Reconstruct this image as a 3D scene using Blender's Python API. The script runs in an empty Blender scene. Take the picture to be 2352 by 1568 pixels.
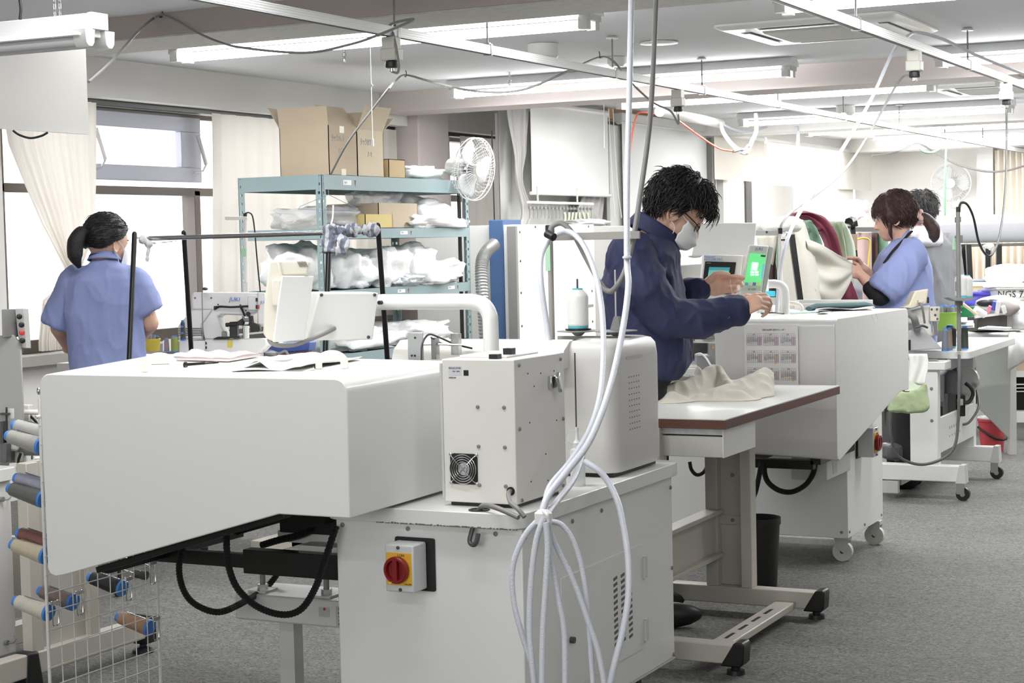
import bpy, bmesh, math, random
from mathutils import Vector, Matrix, noise
V=Vector; PI=math.pi; R=random.Random(7)
SC=bpy.context.scene; COL=SC.collection
# ------------------------------------------------------------------ camera (level of the photographer's eye 1.34 m)
PW,PH=2352,1568; FP=4057.0; YAW,PIT,ROL=0.46298,0.05682,-0.02282; CAM=V((0,0,1.34))
cy_,sy_=math.cos(YAW),math.sin(YAW)
_r=V((cy_,sy_,0)); _f=V((-sy_,cy_,0)); _u=V((0,0,1))
FWD=_f*math.cos(PIT)-_u*math.sin(PIT); _u2=_u*math.cos(PIT)+_f*math.sin(PIT)
RGT=_r*math.cos(ROL)+_u2*math.sin(ROL); UPV=-_r*math.sin(ROL)+_u2*math.cos(ROL)
cam=bpy.data.cameras.new('camera'); cam.sensor_width=36; cam.lens=36*FP/PW; cam.clip_start=.05; cam.clip_end=200
camo=bpy.data.objects.new('camera',cam); COL.objects.link(camo)
camo.matrix_world=Matrix(((RGT.x,UPV.x,-FWD.x,CAM.x),(RGT.y,UPV.y,-FWD.y,CAM.y),(RGT.z,UPV.z,-FWD.z,CAM.z),(0,0,0,1)))
SC.camera=camo
def _ray(u,v): return FWD+RGT*((u-PW/2)/FP)-UPV*((v-PH/2)/FP)
def D(u,v,d): return CAM+_ray(u,v)*d
def _on(u,v,a,val):
    r=_ray(u,v); return CAM+r*((val-CAM[a])/r[a])
def onx(u,v,x): return _on(u,v,0,x)
def ony(u,v,y): return _on(u,v,1,y)
def onz(u,v,z): return _on(u,v,2,z)
# ------------------------------------------------------------------ materials
def lin(c): return tuple((x/12.92 if x<=.04045 else ((x+.055)/1.055)**2.4) for x in (k/255 for k in c))
MATS={}
def M(name,rgb,rough=.5,metal=0.,spec=.5,noise_amt=0.,noise_scale=8.,bump=0.,bump_scale=60.,emit=0.,trans=0.,alpha=1.,coat=0.,stretch=None,sub=0.,sheen=0.):
    if name in MATS: return MATS[name]
    m=bpy.data.materials.new(name); m.use_nodes=True; nt=m.node_tree; b=nt.nodes['Principled BSDF']
    c=lin(rgb)+(1,)
    b.inputs['Base Color'].default_value=c; b.inputs['Roughness'].default_value=rough; b.inputs['Metallic'].default_value=metal
    b.inputs['Specular IOR Level'].default_value=spec
    if emit: b.inputs['Emission Color'].default_value=c; b.inputs['Emission Strength'].default_value=emit
    if trans: b.inputs['Transmission Weight'].default_value=trans
    if alpha<1: b.inputs['Alpha'].default_value=alpha
    if coat: b.inputs['Coat Weight'].default_value=coat; b.inputs['Coat Roughness'].default_value=.08
    if sheen: b.inputs['Sheen Weight'].default_value=sheen
    if sub: b.inputs['Subsurface Weight'].default_value=sub; b.inputs['Subsurface Radius'].default_value=(.02,.01,.006)
    if noise_amt or bump:
        tc=nt.nodes.new('ShaderNodeTexCoord'); mp=nt.nodes.new('ShaderNodeMapping'); nt.links.new(tc.outputs['Object'],mp.inputs[0])
        if stretch: mp.inputs['Scale'].default_value=stretch
        if noise_amt:
            n=nt.nodes.new('ShaderNodeTexNoise'); n.inputs['Scale'].default_value=noise_scale; n.inputs['Detail'].default_value=6
            nt.links.new(mp.outputs[0],n.inputs['Vector'])
            mx=nt.nodes.new('ShaderNodeMix'); mx.data_type='RGBA'
            mx.inputs[6].default_value=tuple(x*(1-noise_amt) for x in c[:3])+(1,); mx.inputs[7].default_value=tuple(min(1,x*(1+noise_amt)) for x in c[:3])+(1,)
            nt.links.new(n.outputs['Fac'],mx.inputs[0]); nt.links.new(mx.outputs[2],b.inputs['Base Color'])
        if bump:
            n2=nt.nodes.new('ShaderNodeTexNoise'); n2.inputs['Scale'].default_value=bump_scale; n2.inputs['Detail'].default_value=4
            nt.links.new(mp.outputs[0],n2.inputs['Vector'])
            bp=nt.nodes.new('ShaderNodeBump'); bp.inputs['Strength'].default_value=bump; bp.inputs['Distance'].default_value=.01
            nt.links.new(n2.outputs['Fac'],bp.inputs['Height']); nt.links.new(bp.outputs[0],b.inputs['Normal'])
    MATS[name]=m; return m
def translucent(name,rgb,fac=.5,rough=.8):
    """thin cloth or film that lets daylight through"""
    m=bpy.data.materials.new(name); m.use_nodes=True; nt=m.node_tree; nt.nodes.clear()
    o=nt.nodes.new('ShaderNodeOutputMaterial'); mx=nt.nodes.new('ShaderNodeMixShader'); d=nt.nodes.new('ShaderNodeBsdfDiffuse'); t=nt.nodes.new('ShaderNodeBsdfTranslucent')
    c=lin(rgb)+(1,); d.inputs[0].default_value=c; t.inputs[0].default_value=c; mx.inputs[0].default_value=fac
    nt.links.new(d.outputs[0],mx.inputs[1]); nt.links.new(t.outputs[0],mx.inputs[2]); nt.links.new(mx.outputs[0],o.inputs[0]); MATS[name]=m; return m
# ------------------------------------------------------------------ mesh builder
OFF={}
def cat_rom(pts,k=6,closed=False):
    if k<=1 or len(pts)<3: return [V(p) for p in pts]
    P=[V(p) for p in pts]; out=[]; n=len(P)
    for i in range(n if closed else n-1):
        if closed: a,b,c,d=P[i-1],P[i],P[(i+1)%n],P[(i+2)%n]
        else: a=P[i-1] if i else P[0]*2-P[1]; b=P[i]; c=P[i+1]; d=P[i+2] if i+2<n else P[-1]*2-P[-2]
        for j in range(k):
            t=j/k; out.append(.5*((2*b)+(c-a)*t+(2*a-5*b+4*c-d)*t*t+(3*b-a-3*c+d)*t**3))
    if not closed: out.append(P[-1])
    return out
def frame(d):
    d=d.normalized(); a=V((0,0,1)) if abs(d.z)<.9 else V((1,0,0)); x=a.cross(d).normalized(); return x,d.cross(x)
class MB:
    def __init__(s): s.v=[]; s.f=[]; s.m=[]; s.mi=0
    def add(s,vs,fs):
        k=len(s.v); s.v+= [V(p) for p in vs]; s.f+=[tuple(k+i for i in f) for f in fs]; s.m+=[s.mi]*len(fs); return s
    def box(s,x0,x1,y0,y1,z0,z1):
        vs=[(x,y,z) for x in(x0,x1) for y in(y0,y1) for z in(z0,z1)]
        return s.add(vs,[(0,1,3,2),(4,6,7,5),(0,4,5,1),(2,3,7,6),(0,2,6,4),(1,5,7,3)])
    def obox(s,c,ax,ay,az):   # centre and three half-axis vectors
        c,ax,ay,az=V(c),V(ax),V(ay),V(az); vs=[c+ax*i+ay*j+az*k for i in(-1,1) for j in(-1,1) for k in(-1,1)]
        return s.add(vs,[(0,1,3,2),(4,6,7,5),(0,4,5,1),(2,3,7,6),(0,2,6,4),(1,5,7,3)])
    def beam(s,p0,p1,w,h,up=(0,0,1)):  # bar of width w, height h from p0 to p1
        p0,p1=V(p0),V(p1); d=p1-p0; x=d.normalized(); u=V(up); y=u.cross(x).normalized(); z=x.cross(y)
        return s.obox((p0+p1)/2,d/2,y*w/2,z*h/2)
    def prism(s,poly,vec):    # polygon of 3d points swept along vec
        n=len(poly); vec=V(vec); vs=[V(p) for p in poly]+[V(p)+vec for p in poly]
        return s.add(vs,[tuple(range(n))[::-1],tuple(range(n,2*n))]+[(i,(i+1)%n,n+(i+1)%n,n+i) for i in range(n)])
    def quad(s,*p): return s.add(p,[tuple(range(len(p)))])
    def loft(s,rings,cap=True,closed=True):
        n=len(rings[0]); k=len(s.v); s.v+=[V(p) for r in rings for p in r]; fs=[]
        for i in range(len(rings)-1):
            for j in range(n if closed else n-1):
                a=k+i*n+j; b=k+i*n+(j+1)%n; fs.append((a,b,b+n,a+n))
        if cap and closed: fs+=[tuple(k+j for j in range(n))[::-1],tuple(k+(len(rings)-1)*n+j for j in range(n))]
        s.f+=fs; s.m+=[s.mi]*len(fs); return s
    def tube(s,pts,r,n=10,k=6,closed=False,flat=1.):
        P=cat_rom(pts,k,closed); N=len(P); rr=r if isinstance(r,(list,tuple)) else None; rings=[]; x=None
        for i,p in enumerate(P):
            d=(P[(i+1)%N]-P[i-1]) if (closed or 0<i<N-1) else (P[1]-P[0] if i==0 else P[-1]-P[-2])
            d.normalize()
            if x is None: x,y=frame(d)
            else: x=(x-d*x.dot(d)).normalized(); y=d.cross(x)
            if rr:
                t=i/(N-1)*(len(rr)-1); a=min(int(t),len(rr)-2); q=rr[a]+(rr[a+1]-rr[a])*(t-a)
            else: q=r
            rings.append([p+x*math.cos(2*PI*j/n)*q+y*math.sin(2*PI*j/n)*q*flat for j in range(n)])
        if closed: rings.append(rings[0]); return s.loft(rings,False)
        return s.loft(rings)
    def cyl(s,p0,p1,r0,r1=None,n=20): return s.lathe([(r0,0),(r0 if r1 is None else r1,1)],p0,V(p1)-V(p0),n)
    def lathe(s,prof,o,axis=(0,0,1),n=24,sx=1.):   # profile of (radius, fraction along axis)
        o=V(o); axis=V(axis); x,y=frame(axis)
        return s.loft([[o+axis*h+x*math.cos(2*PI*j/n)*max(r,1e-4)*sx+y*math.sin(2*PI*j/n)*max(r,1e-4) for j in range(n)] for r,h in prof])
    def ball(s,c,r,n=14,ax=None):
        c=V(c); r=(r,r,r) if not isinstance(r,(tuple,list)) else r; A=ax or (V((1,0,0)),V((0,1,0)),V((0,0,1)))
        return s.loft([[c+A[0]*(r[0]*math.sin(t)*math.cos(2*PI*j/n))+A[1]*(r[1]*math.sin(t)*math.sin(2*PI*j/n))+A[2]*(-r[2]*math.cos(t)) for j in range(n)] for t in [PI*(i+.02)/(n/2+.04) for i in range(n//2+1)]])
    def capsule(s,p0,p1,r0,r1=None,n=14):
        p0,p1=V(p0),V(p1); r1=r0 if r1 is None else r1; d=p1-p0; L=d.length; d.normalize(); x,y=frame(d); rings=[]
        for i in range(5): t=PI/2*i/4; rings.append((p0-d*r0*math.cos(t),max(r0*math.sin(t),1e-4)))
        for i in range(5): t=PI/2*i/4; rings.append((p1+d*r1*math.sin(t),max(r1*math.cos(t),1e-4)))
        return s.loft([[c+x*math.cos(2*PI*j/n)*q+y*math.sin(2*PI*j/n)*q for j in range(n)] for c,q in rings])
    def sheet(s,fn,nu,nv):    # fn(a,b) for a,b in 0..1
        return s.loft([[fn(i/nu,j/nv) for j in range(nv+1)] for i in range(nu+1)],False,False)
    def build(s,name,mat,parent=None,label=None,cat=None,group=None,kind=None,smooth=38,bevel=0,seg=2,solid=0,subsurf=0,remesh=0,relax=0,wob=0,wobs=8.,loc=None):
        if parent is not None: L=OFF[parent.name]
        elif loc is not None: L=V(loc)
        elif kind=='structure': L=V((0,0,0))
        else:
            lo=[min(p[i] for p in s.v) for i in range(3)]; hi=[max(p[i] for p in s.v) for i in range(3)]; L=V(((lo[0]+hi[0])/2,(lo[1]+hi[1])/2,lo[2]))
        me=bpy.data.meshes.new(name); me.from_pydata([p-L for p in s.v],[],s.f)
        for m in (mat if isinstance(mat,list) else [mat]): me.materials.append(m)
        me.polygons.foreach_set('material_index',s.m); me.update()
        bm=bmesh.new(); bm.from_mesh(me); bmesh.ops.recalc_face_normals(bm,faces=bm.faces); bm.to_mesh(me); bm.free()
        if remesh:
            t=bpy.data.objects.new('t',me); COL.objects.link(t)
            q=t.modifiers.new('r','REMESH'); q.mode='VOXEL'; q.voxel_size=remesh
            if relax: q=t.modifiers.new('s','SMOOTH'); q.factor=.5; q.iterations=relax
            me2=bpy.data.meshes.new_from_object(t.evaluated_get(bpy.context.evaluated_depsgraph_get())); bpy.data.objects.remove(t); bpy.data.meshes.remove(me); me=me2; me.name=name
            me.materials.clear(); me.materials.append(mat[0] if isinstance(mat,list) else mat)
        if wob:
            N=[v.normal.copy() for v in me.vertices]
            for v,n_ in zip(me.vertices,N): v.co+=n_*(noise.fractal((v.co+L)*wobs,1.,2.,3)*wob)
            me.update()
        if smooth:
            me.polygons.foreach_set('use_smooth',[True]*len(me.polygons))
            if smooth<180 and not remesh: me.set_sharp_from_angle(angle=math.radians(smooth))
        o=bpy.data.objects.new(name,me); COL.objects.link(o); o.location=(0,0,0) if parent is not None else L; OFF[o.name]=L
        if parent is not None: o.parent=parent
        if bevel: q=o.modifiers.new('bevel','BEVEL'); q.width=bevel; q.segments=seg; q.limit_method='ANGLE'; q.angle_limit=math.radians(40)
        if solid: q=o.modifiers.new('solid','SOLIDIFY'); q.thickness=solid; q.offset=0
        if subsurf: q=o.modifiers.new('sub','SUBSURF'); q.levels=q.render_levels=subsurf
        tag(o,label,cat,group,kind); return o
def tag(o,label=None,cat=None,group=None,kind=None):
    for k,x in (('label',label),('category',cat),('group',group),('kind',kind)):
        if x: o[k]=x
    return o
def thing(name,label,cat,loc,group=None):
    o=bpy.data.objects.new(name,None); o.empty_display_size=.1; COL.objects.link(o); o.location=V(loc); OFF[o.name]=V(loc); return tag(o,label,cat,group)
def clone(root,loc,rz=0.,label=None,group=None,scale=None):
    def rec(o,par):
        c=o.copy(); COL.objects.link(c); OFF[c.name]=V(loc)
        if par is not None: c.parent=par
        for ch in o.children: rec(ch,c)
        return c
    c=rec(root,None); c.location=V(loc); c.rotation_euler=(0,0,rz)
    if scale: c.scale=scale if isinstance(scale,(tuple,list)) else (scale,)*3
    if label: c['label']=label
    if group: c['group']=group
    return c
def recolor(o,old,new):   # give a copy its own mesh with another material
    for q in [o]+list(o.children_recursive):
        if q.type=='MESH' and any(m==old for m in q.data.materials):
            q.data=q.data.copy()
            for i,m in enumerate(q.data.materials):
                if m==old: q.data.materials[i]=new
def lettering(txt,size,o,xd,yd,mat,parent,name='lettering',ext=.0004,align='LEFT',shear=0,label=None,sx=1.):
    c=bpy.data.curves.new('t','FONT'); c.body=txt; c.size=size; c.extrude=ext; c.align_x=align; c.shear=shear; c.resolution_u=2
    t=bpy.data.objects.new('t',c); COL.objects.link(t)
    me=bpy.data.meshes.new_from_object(t.evaluated_get(bpy.context.evaluated_depsgraph_get())); bpy.data.objects.remove(t); bpy.data.curves.remove(c)
    xd=V(xd).normalized(); yd=V(yd).normalized(); zd=xd.cross(yd); L=OFF[parent.name] if parent else V((0,0,0))
    for v in me.vertices: v.co=V(o)+xd*v.co.x*sx+yd*v.co.y+zd*v.co.z-L
    me.materials.clear(); me.materials.append(mat); me.name=name
    q=bpy.data.objects.new(name,me); COL.objects.link(q); OFF[q.name]=L
    if parent: q.parent=parent
    if label: q['label']=label
    return q
X,Y,Z=V((1,0,0)),V((0,1,0)),V((0,0,1))

def screws(lst,parent,mat,name='screw',r=.005):
    for p,d in lst: MB().lathe([(r,-.001),(r,.0025),(r*.7,.004),(r*.15,.0042),(r*.15,.002)],p,V(d).normalized(),10).build(name,mat,parent)
# ================================================================== palette
white_paint=M('white machine paint',(226,226,224),.28,spec=.45,coat=.15)
warm_paint=M('warm white paint',(222,220,214),.35)
grey_paint=M('pale grey paint',(196,196,193),.4)
table_top=M('laminate top',(222,222,219),.3,noise_amt=.03,noise_scale=5)
dark_grey=M('dark grey metal',(70,70,70),.45)
mid_grey=M('mid grey plastic',(128,128,126),.5)
black=M('black plastic',(22,22,22),.45)
black_metal=M('black painted steel',(18,18,18),.35)
chrome=M('polished steel',(200,200,200),.22,metal=1.)
alum=M('brushed aluminium',(205,206,208),.35,metal=.7)
beige_plastic=M('beige plastic',(214,209,196),.5)
cream_plastic=M('cream plastic',(232,229,216),.35)
spool_blue=M('blue spool plastic',(70,135,215),.45)
white_thread=M('white thread',(235,235,232),.7,bump=.3,bump_scale=200,stretch=(1,1,12))
brown_edge=M('brown wood edge',(96,60,50),.5,noise_amt=.25,noise_scale=14,stretch=(.3,.3,14))
carton=M('brown cardboard',(186,170,148),.85,noise_amt=.05)
carton_pale=M('pale cardboard',(206,193,168),.85,noise_amt=.05)
clear_hose=M('milky hose',(208,211,219),.3,bump=.25,bump_scale=260,sub=.1)
grey_cable=M('grey cable',(128,127,125),.5)
skin=M('skin',(214,172,150),.5,sub=.12)
hair_black=M('black hair',(24,22,21),.45,bump=.5,bump_scale=160)
mask_white=M('white mask cloth',(232,232,232),.8)
blue_shirt=M('light blue work shirt',(144,156,204),.8,bump=.12,bump_scale=40)
navy=M('navy work jacket',(42,46,80),.75,bump=.12,bump_scale=40)
beige_cloth=M('pale beige cloth',(212,207,193),.85,bump=.1,bump_scale=90)
paper=M('white paper',(238,238,236),.7)
# ================================================================== room shell
CEIL=2.42; XW=-6.66; XR=3.2; YF=-3.; YB=21.4; XP=-5.72
def floor_mat():
    m=bpy.data.materials.new('worn grey floor'); m.use_nodes=True; nt=m.node_tree; b=nt.nodes['Principled BSDF']; b.inputs['Roughness'].default_value=.72; b.inputs['Specular IOR Level'].default_value=.2
    tc=nt.nodes.new('ShaderNodeTexCoord'); n=nt.nodes.new('ShaderNodeTexNoise'); n.inputs['Scale'].default_value=42; n.inputs['Detail'].default_value=10; n.inputs['Distortion'].default_value=2.5
    n2=nt.nodes.new('ShaderNodeTexNoise'); n2.inputs['Scale'].default_value=1.3; n2.inputs['Detail'].default_value=4
    n3=nt.nodes.new('ShaderNodeTexVoronoi'); n3.inputs['Scale'].default_value=75; n3.feature='DISTANCE_TO_EDGE'
    mp=nt.nodes.new('ShaderNodeMapping'); mp.inputs['Scale'].default_value=(1,1.6,1); nt.links.new(tc.outputs['Object'],mp.inputs[0])
    r=nt.nodes.new('ShaderNodeValToRGB'); r.color_ramp.elements[0].position=.36; r.color_ramp.elements[1].position=.68
    r.color_ramp.elements[0].color=lin((76,76,74))+(1,); r.color_ramp.elements[1].color=lin((138,138,134))+(1,)
    for q in (n,n2): nt.links.new(mp.outputs[0],q.inputs['Vector'])
    mx=nt.nodes.new('ShaderNodeMix'); mx.data_type='RGBA'; mx.blend_type='MULTIPLY'; mx.inputs[0].default_value=.45
    nt.links.new(n.outputs['Fac'],r.inputs[0]); nt.links.new(r.outputs[0],mx.inputs[6])
    r2=nt.nodes.new('ShaderNodeValToRGB'); r2.color_ramp.elements[0].position=.3; r2.color_ramp.elements[0].color=(.6,.6,.58,1); r2.color_ramp.elements[1].position=.7; r2.color_ramp.elements[1].color=(1,1,1,1)
    nt.links.new(n2.outputs['Fac'],r2.inputs[0]); nt.links.new(r2.outputs[0],mx.inputs[7]); nt.links.new(mx.outputs[2],b.inputs['Base Color']); return m
wall_paint=M('warm white wall',(219,217,213),.8,noise_amt=.03,noise_scale=3)
ceil_paint=M('white ceiling board',(224,225,227),.85,noise_amt=.02,noise_scale=3)
pink_paint=M('pinkish concrete paint',(206,197,194),.85,noise_amt=.04,noise_scale=4)
beam_paint=M('taupe beam paint',(178,168,163),.85,noise_amt=.04,noise_scale=4)
rough_board=M('rough board',(200,197,191),.9,noise_amt=.22,noise_scale=22,bump=.6,bump_scale=30,stretch=(1,2.2,1))
bronze=M('bronze window frame',(96,88,82),.45)
sill_paint=M('grey sill',(150,146,142),.6)
MB().box(XW-.3,XR,YF,YB+.2,-.12,0).build('floor',floor_mat(),kind='structure')
MB().box(XW-.3,XR,YF,YB+.2,CEIL,CEIL+.15).build('ceiling',ceil_paint,kind='structure')
# left wall with three window openings, as panels round the openings
WIN=[(6.6,7.95),(7.95,10.6),(12.35,13.9)]; SILL,HEAD=.78,2.17
wl=MB(); t0,t1=XW-.22,XW
wl.box(t0,t1,YF,YB,0,SILL); wl.box(t0,t1,YF,YB,HEAD,CEIL)
edges=[YF,7.3,11.3,12.32,16.1,YB]
for a,b in ((YF,7.28),(10.75,12.32),(14.2,YB)): wl.box(t0,t1,a,b,SILL,HEAD)
wl.build('wall_left',wall_paint,kind='structure')
MB().box(XW,XW+.16,YF,11.38,2.2,CEIL).box(XW,XW+.16,11.85,16.1,2.2,CEIL).build('trim_1',wall_paint,kind='structure')     # band over the windows
MB().box(XW,XW+.1,YF,11.38,SILL-.06,SILL).box(XW,XW+.1,11.85,14.2,SILL-.06,SILL).build('trim_2',sill_paint,kind='structure',bevel=.004)
MB().box(XW,XW+.25,11.38,11.85,0,CEIL).build('trim_3',pink_paint,kind='structure',bevel=.01)  # pillar
MB().box(XW+.02,XW+.06,6.9,11.37,2.17,2.2).box(XW+.02,XW+.06,11.86,14.3,2.17,2.2).build('trim_4',black_metal,kind='structure')  # curtain rails
MB().box(XW,XR,6.6,7.04,2.317,CEIL).build('trim_5',[beam_paint],kind='structure')
MB().box(XW,XR,6.605,7.035,2.309,2.3165).build('trim_6',rough_board,kind='structure')
for i,(a,b) in enumerate(((10.98,11.36),(15.6,16.0),(20.2,20.6),(-.5,-.1))):
    MB().box(XW,XR,a,b,2.275,CEIL).build('trim_%d'%(7+i),pink_paint if i==0 else wall_paint,kind='structure')
# inner left wall far down the room, opening for its window, then back and right walls
wf=MB(); 
wf.box(XP-.15,XP,16.05,YB,0,1.0); wf.box(XP-.15,XP,16.05,YB,2.3,CEIL); wf.box(XP-.15,XP,19.9,20.6,1.0,2.3); wf.box(XP-.15,XP,16.05,16.2,1.0,2.3)
wf.box(XP-.05,XP,16.62,16.78,1.0,2.3)
wf.box(XW,XP-.15,16.05,16.2,0,CEIL)
wf.build('wall_inner_left',wall_paint,kind='structure')
MB().box(XP-.06,XP+.02,16.66,16.83,1.0,1.95).build('window_3',dark_grey,kind='structure')
MB().box(XP,XR,YB,YB+.2,0,CEIL).box(XP-.2,XP,YB,YB+.2,0,CEIL).build('wall_back',M('cream wall',(228,226,222),.8,noise_amt=.03,noise_scale=2),kind='structure')
MB().box(XR,XR+.2,YF,YB,0,CEIL).build('wall_right',wall_paint,kind='structure')
MB().box(XW-.2,XR+.2,YF-.2,YF,0,CEIL).build('wall_front',wall_paint,kind='structure')
# windows: transom sash above a sliding window, bronze frames
def window(name,y0,y1,mull):
    w=MB(); x0,x1=XW-.14,XW-.04
    for a,b in ((SILL,SILL+.075),(1.665,1.715),(HEAD-.03,HEAD)): w.box(x0,x1,y0,y1,a,b)
    for a in (y0,y1-.06): w.box(x0,x1,a,a+.06,SILL,HEAD)
    for a in mull: w.box(x0-.0,x1,a-.03,a+.03,SILL,1.7)
    o=w.build(name,bronze,kind='structure',bevel=.004)
    g=MB().box(XW-.1,XW-.096,y0,y1,SILL,HEAD).build('glass',glass_mat,o)
    t=MB(); 
    return o
glass_mat=bpy.data.materials.new('window glass'); glass_mat.use_nodes=True
_n=glass_mat.node_tree; _n.nodes.clear(); _o=_n.nodes.new('ShaderNodeOutputMaterial'); _x=_n.nodes.new('ShaderNodeMixShader'); _t=_n.nodes.new('ShaderNodeBsdfTransparent'); _g=_n.nodes.new('ShaderNodeBsdfGlossy'); _g.inputs['Roughness'].default_value=.02; _x.inputs[0].default_value=.06
_n.links.new(_t.outputs[0],_x.inputs[1]); _n.links.new(_g.outputs[0],_x.inputs[2]); _n.links.new(_x.outputs[0],_o.inputs[0])
window('window_1',7.28,10.75,(9.06,))
window('window_2',12.32,14.2,(13.2,))
# upper sash of the first window, hinged at the head, with two stays
pale_alu=M('pale aluminium sash',(176,178,190),.4)
sash=MB(); xs=XW-.03
ya,yb=8.0,9.1
for a,b,c,d in ((ya,yb,2.06,2.15),(ya,yb,1.75,1.84),(ya,ya+.07,1.84,2.06),(yb-.2,yb,1.84,2.06)): sash.box(xs-.05,xs,a,b,c,d)
so=sash.build('trim_20',pale_alu,kind='structure',bevel=.004)
for yy in (8.09,9.06): MB().tube([(XW,yy-.03,2.04),(XW+.02,yy+.02,1.86)],.012,8,1).tube([(XW+.02,yy+.02,1.86),(XW+.01,yy,1.82),(XW-.02,yy-.05,1.81)],.006,6,1).build('stay_arm',alum,so)
# ================================================================== light
world=bpy.data.worlds.new('daylight'); SC.world=world; world.use_nodes=True
world.node_tree.nodes['Background'].inputs[0].default_value=(1,1,1.02,1); world.node_tree.nodes['Background'].inputs[1].default_value=2.2
def area(name,loc,rot,sx,sy,power,col=(1,1,1)):
    l=bpy.data.lights.new(name,'AREA'); l.shape='RECTANGLE'; l.size=sx; l.size_y=sy; l.energy=power; l.color=col
    o=bpy.data.objects.new(name,l); COL.objects.link(o); o.location=loc; o.rotation_euler=rot; return o
area('daylight_through_window',(XW-.3,9.0,1.5),(0,PI/2*-1,0),1.4,3.3,25,(.97,.98,1))
area('daylight_through_far_window',(XP-.3,18.2,1.6),(0,-PI/2,0),1.3,3.6,170,(1,1,1))
SC.view_settings.view_transform='Standard'; SC.view_settings.look='None'; SC.view_settings.exposure=.12; SC.view_settings.gamma=1
try: SC.cycles.use_denoising=True; SC.cycles.max_bounces=8; SC.cycles.sample_clamp_indirect=6
except Exception: pass
# fluorescent fittings: 2.4 m twin tubes under the ceiling
tube_on=M('lit fluorescent tube',(255,255,255),.5,emit=18.)
reflector=M('white enamel reflector',(236,236,236),.35)
def fitting(x0,x1,y,label,lit=True):
    t=thing('fluorescent_light',label,'ceiling light',((x0+x1)/2,y,CEIL),'twin tube fluorescent lights under the ceiling')
    MB().prism([(x0,y-.05,CEIL-.002),(x0,y+.05,CEIL-.002),(x0,y+.09,CEIL-.055),(x0,y-.09,CEIL-.055)],(x1-x0,0,0)).build('reflector',reflector,t)
    for s in (-1,1):
        MB().cyl((x0+.06,y+s*.05,2.325),(x1-.06,y+s*.05,2.325),.0165,n=14).build('tube',tube_on,t)
        for xx,q in ((x0+.02,1),(x1-.02,-1)): MB().prism([(xx,y+s*.05-.022,2.30),(xx,y+s*.05+.022,2.30),(xx,y+s*.05+.022,2.345),(xx,y+s*.05+.012,2.366),(xx,y+s*.05-.012,2.366),(xx,y+s*.05-.022,2.345)],(.045*q,0,0)).build('socket',grey_paint,t)
        MB().box(x0+.01 if s<0 else x1-.03,x0+.03 if s<0 else x1-.01,y-.07,y+.07,2.34,CEIL-.05).build('end_plate',grey_paint,t)
    a=area('tube_and_fill_lamp',((x0+x1)/2,y,2.295),(0,0,0),x1-x0-.1,.13,LAMP)
    return t
LAMP=46
names={0:'left',1:'middle',2:'right'}
rows=[(7.5,'nearest lit row'),(10.5,'second lit row'),(12.25,'third lit row'),(15.0,'fourth lit row'),(16.95,'fifth lit row'),(19.6,'sixth and farthest row')]
for y,rn in rows:
    for x0,x1,cn in (((-5.66,-3.27,'window side')) if y<11 else (-5.19,-2.8,'window side'),(-2.42,-.03,'aisle side')):
        fitting(x0,x1,y,'lit twin tube ceiling light, %s, %s end'%(rn,cn))
area('tube_and_fill_lamp',(-2.6,3.2,2.36),(0,0,0),2.3,.2,LAMP*.5)  # unseen lamp without a fitting, added above the foreground machine
area('tube_and_fill_lamp',(-3.6,5.3,2.36),(0,0,0),2.0,.2,LAMP*.35)  # fill light added out of view to brighten the second machine's front
area('tube_and_fill_lamp',(-2.75,4.0,2.36),(0,0,0),1.2,.2,LAMP*.5)  # another added fill for that front, kept narrow, no tubes here
area('tube_and_fill_lamp',(.6,3.0,2.36),(0,0,0),2.3,.2,LAMP*.4)  # added fill from the right, out of view, no fitting modelled
area('tube_and_fill_lamp',(-1.2,.9,2.36),(0,0,0),2.3,.2,LAMP*.5)  # fill lamp added overhead near the camera, without tubes
area('front_fill_light',(-1.8,-2.8,1.55),(PI/2,0,0),5.,1.3,100,(1,1,1))  # added fill behind the camera; the front wall has no openings
# ================================================================== big programmable sewing machine in the foreground
def cover_outline(A,B,zt,zb,zs,flat):   # tall end A, short end B; rounded top corners
    A,B=V(A),V(B); L=(B-A).length; d=(B-A)/L; pts=[]
    r=.034
    for i in range(6): a=PI+PI/2*(-i/5); pts.append((r+r*math.cos(a),zt-r+r*math.sin(a)))
    for i in range(6): a=PI/2-PI/2*(i/5); pts.append((L-r+r*math.cos(a),zt-r+r*math.sin(a)))
    pts+= [(L,zs),(L-flat,zs),(.06,zb+.006),(.03,zb),(.012,zb+.006),(.004,zb+.02)]
    return [A+d*s+Z*(z-A.z) for s,z in pts]
def cover(parent,A,B,C,Dd,zt=1.018,zb=.478,zs=.68,flat=.208):
    m=MB(); o1=cover_outline(A,B,zt,zb,zs,flat); o2=cover_outline(C,Dd,zt,zb+.02,zs,flat)
    m.loft([o1,o2]); return m.build('hood',white_paint,parent,smooth=30,bevel=.003)
def hoop_handle(p,dirv,w=.052,h=.04,r=.0052,name='carry_handle',mat=None):
    p=V(p); d=V(dirv).normalized(); pts=[p-d*w/2]+[p-d*w/2*1.05*math.cos(a)+Z*(h*math.sin(a)**.7) for a in [PI*i/8 for i in range(1,8)]]+[p+d*w/2]
    return MB().tube(pts,r,8,3,flat=1.5).build(name,mat or cream_plastic,None,loc=p)
m1=thing('programmable_sewing_machine','large white programmable sewing machine with a sloped hood in the left foreground','sewing machine',(-2.2,4.3,0))
XC0,XC1,YC0,YC1=-2.45,-1.913,3.862,4.873
cab=MB().box(XC0,XC1,YC0,YC1,.09,.632); cabo=cab.build('cabinet',white_paint,m1,bevel=.003)
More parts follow.
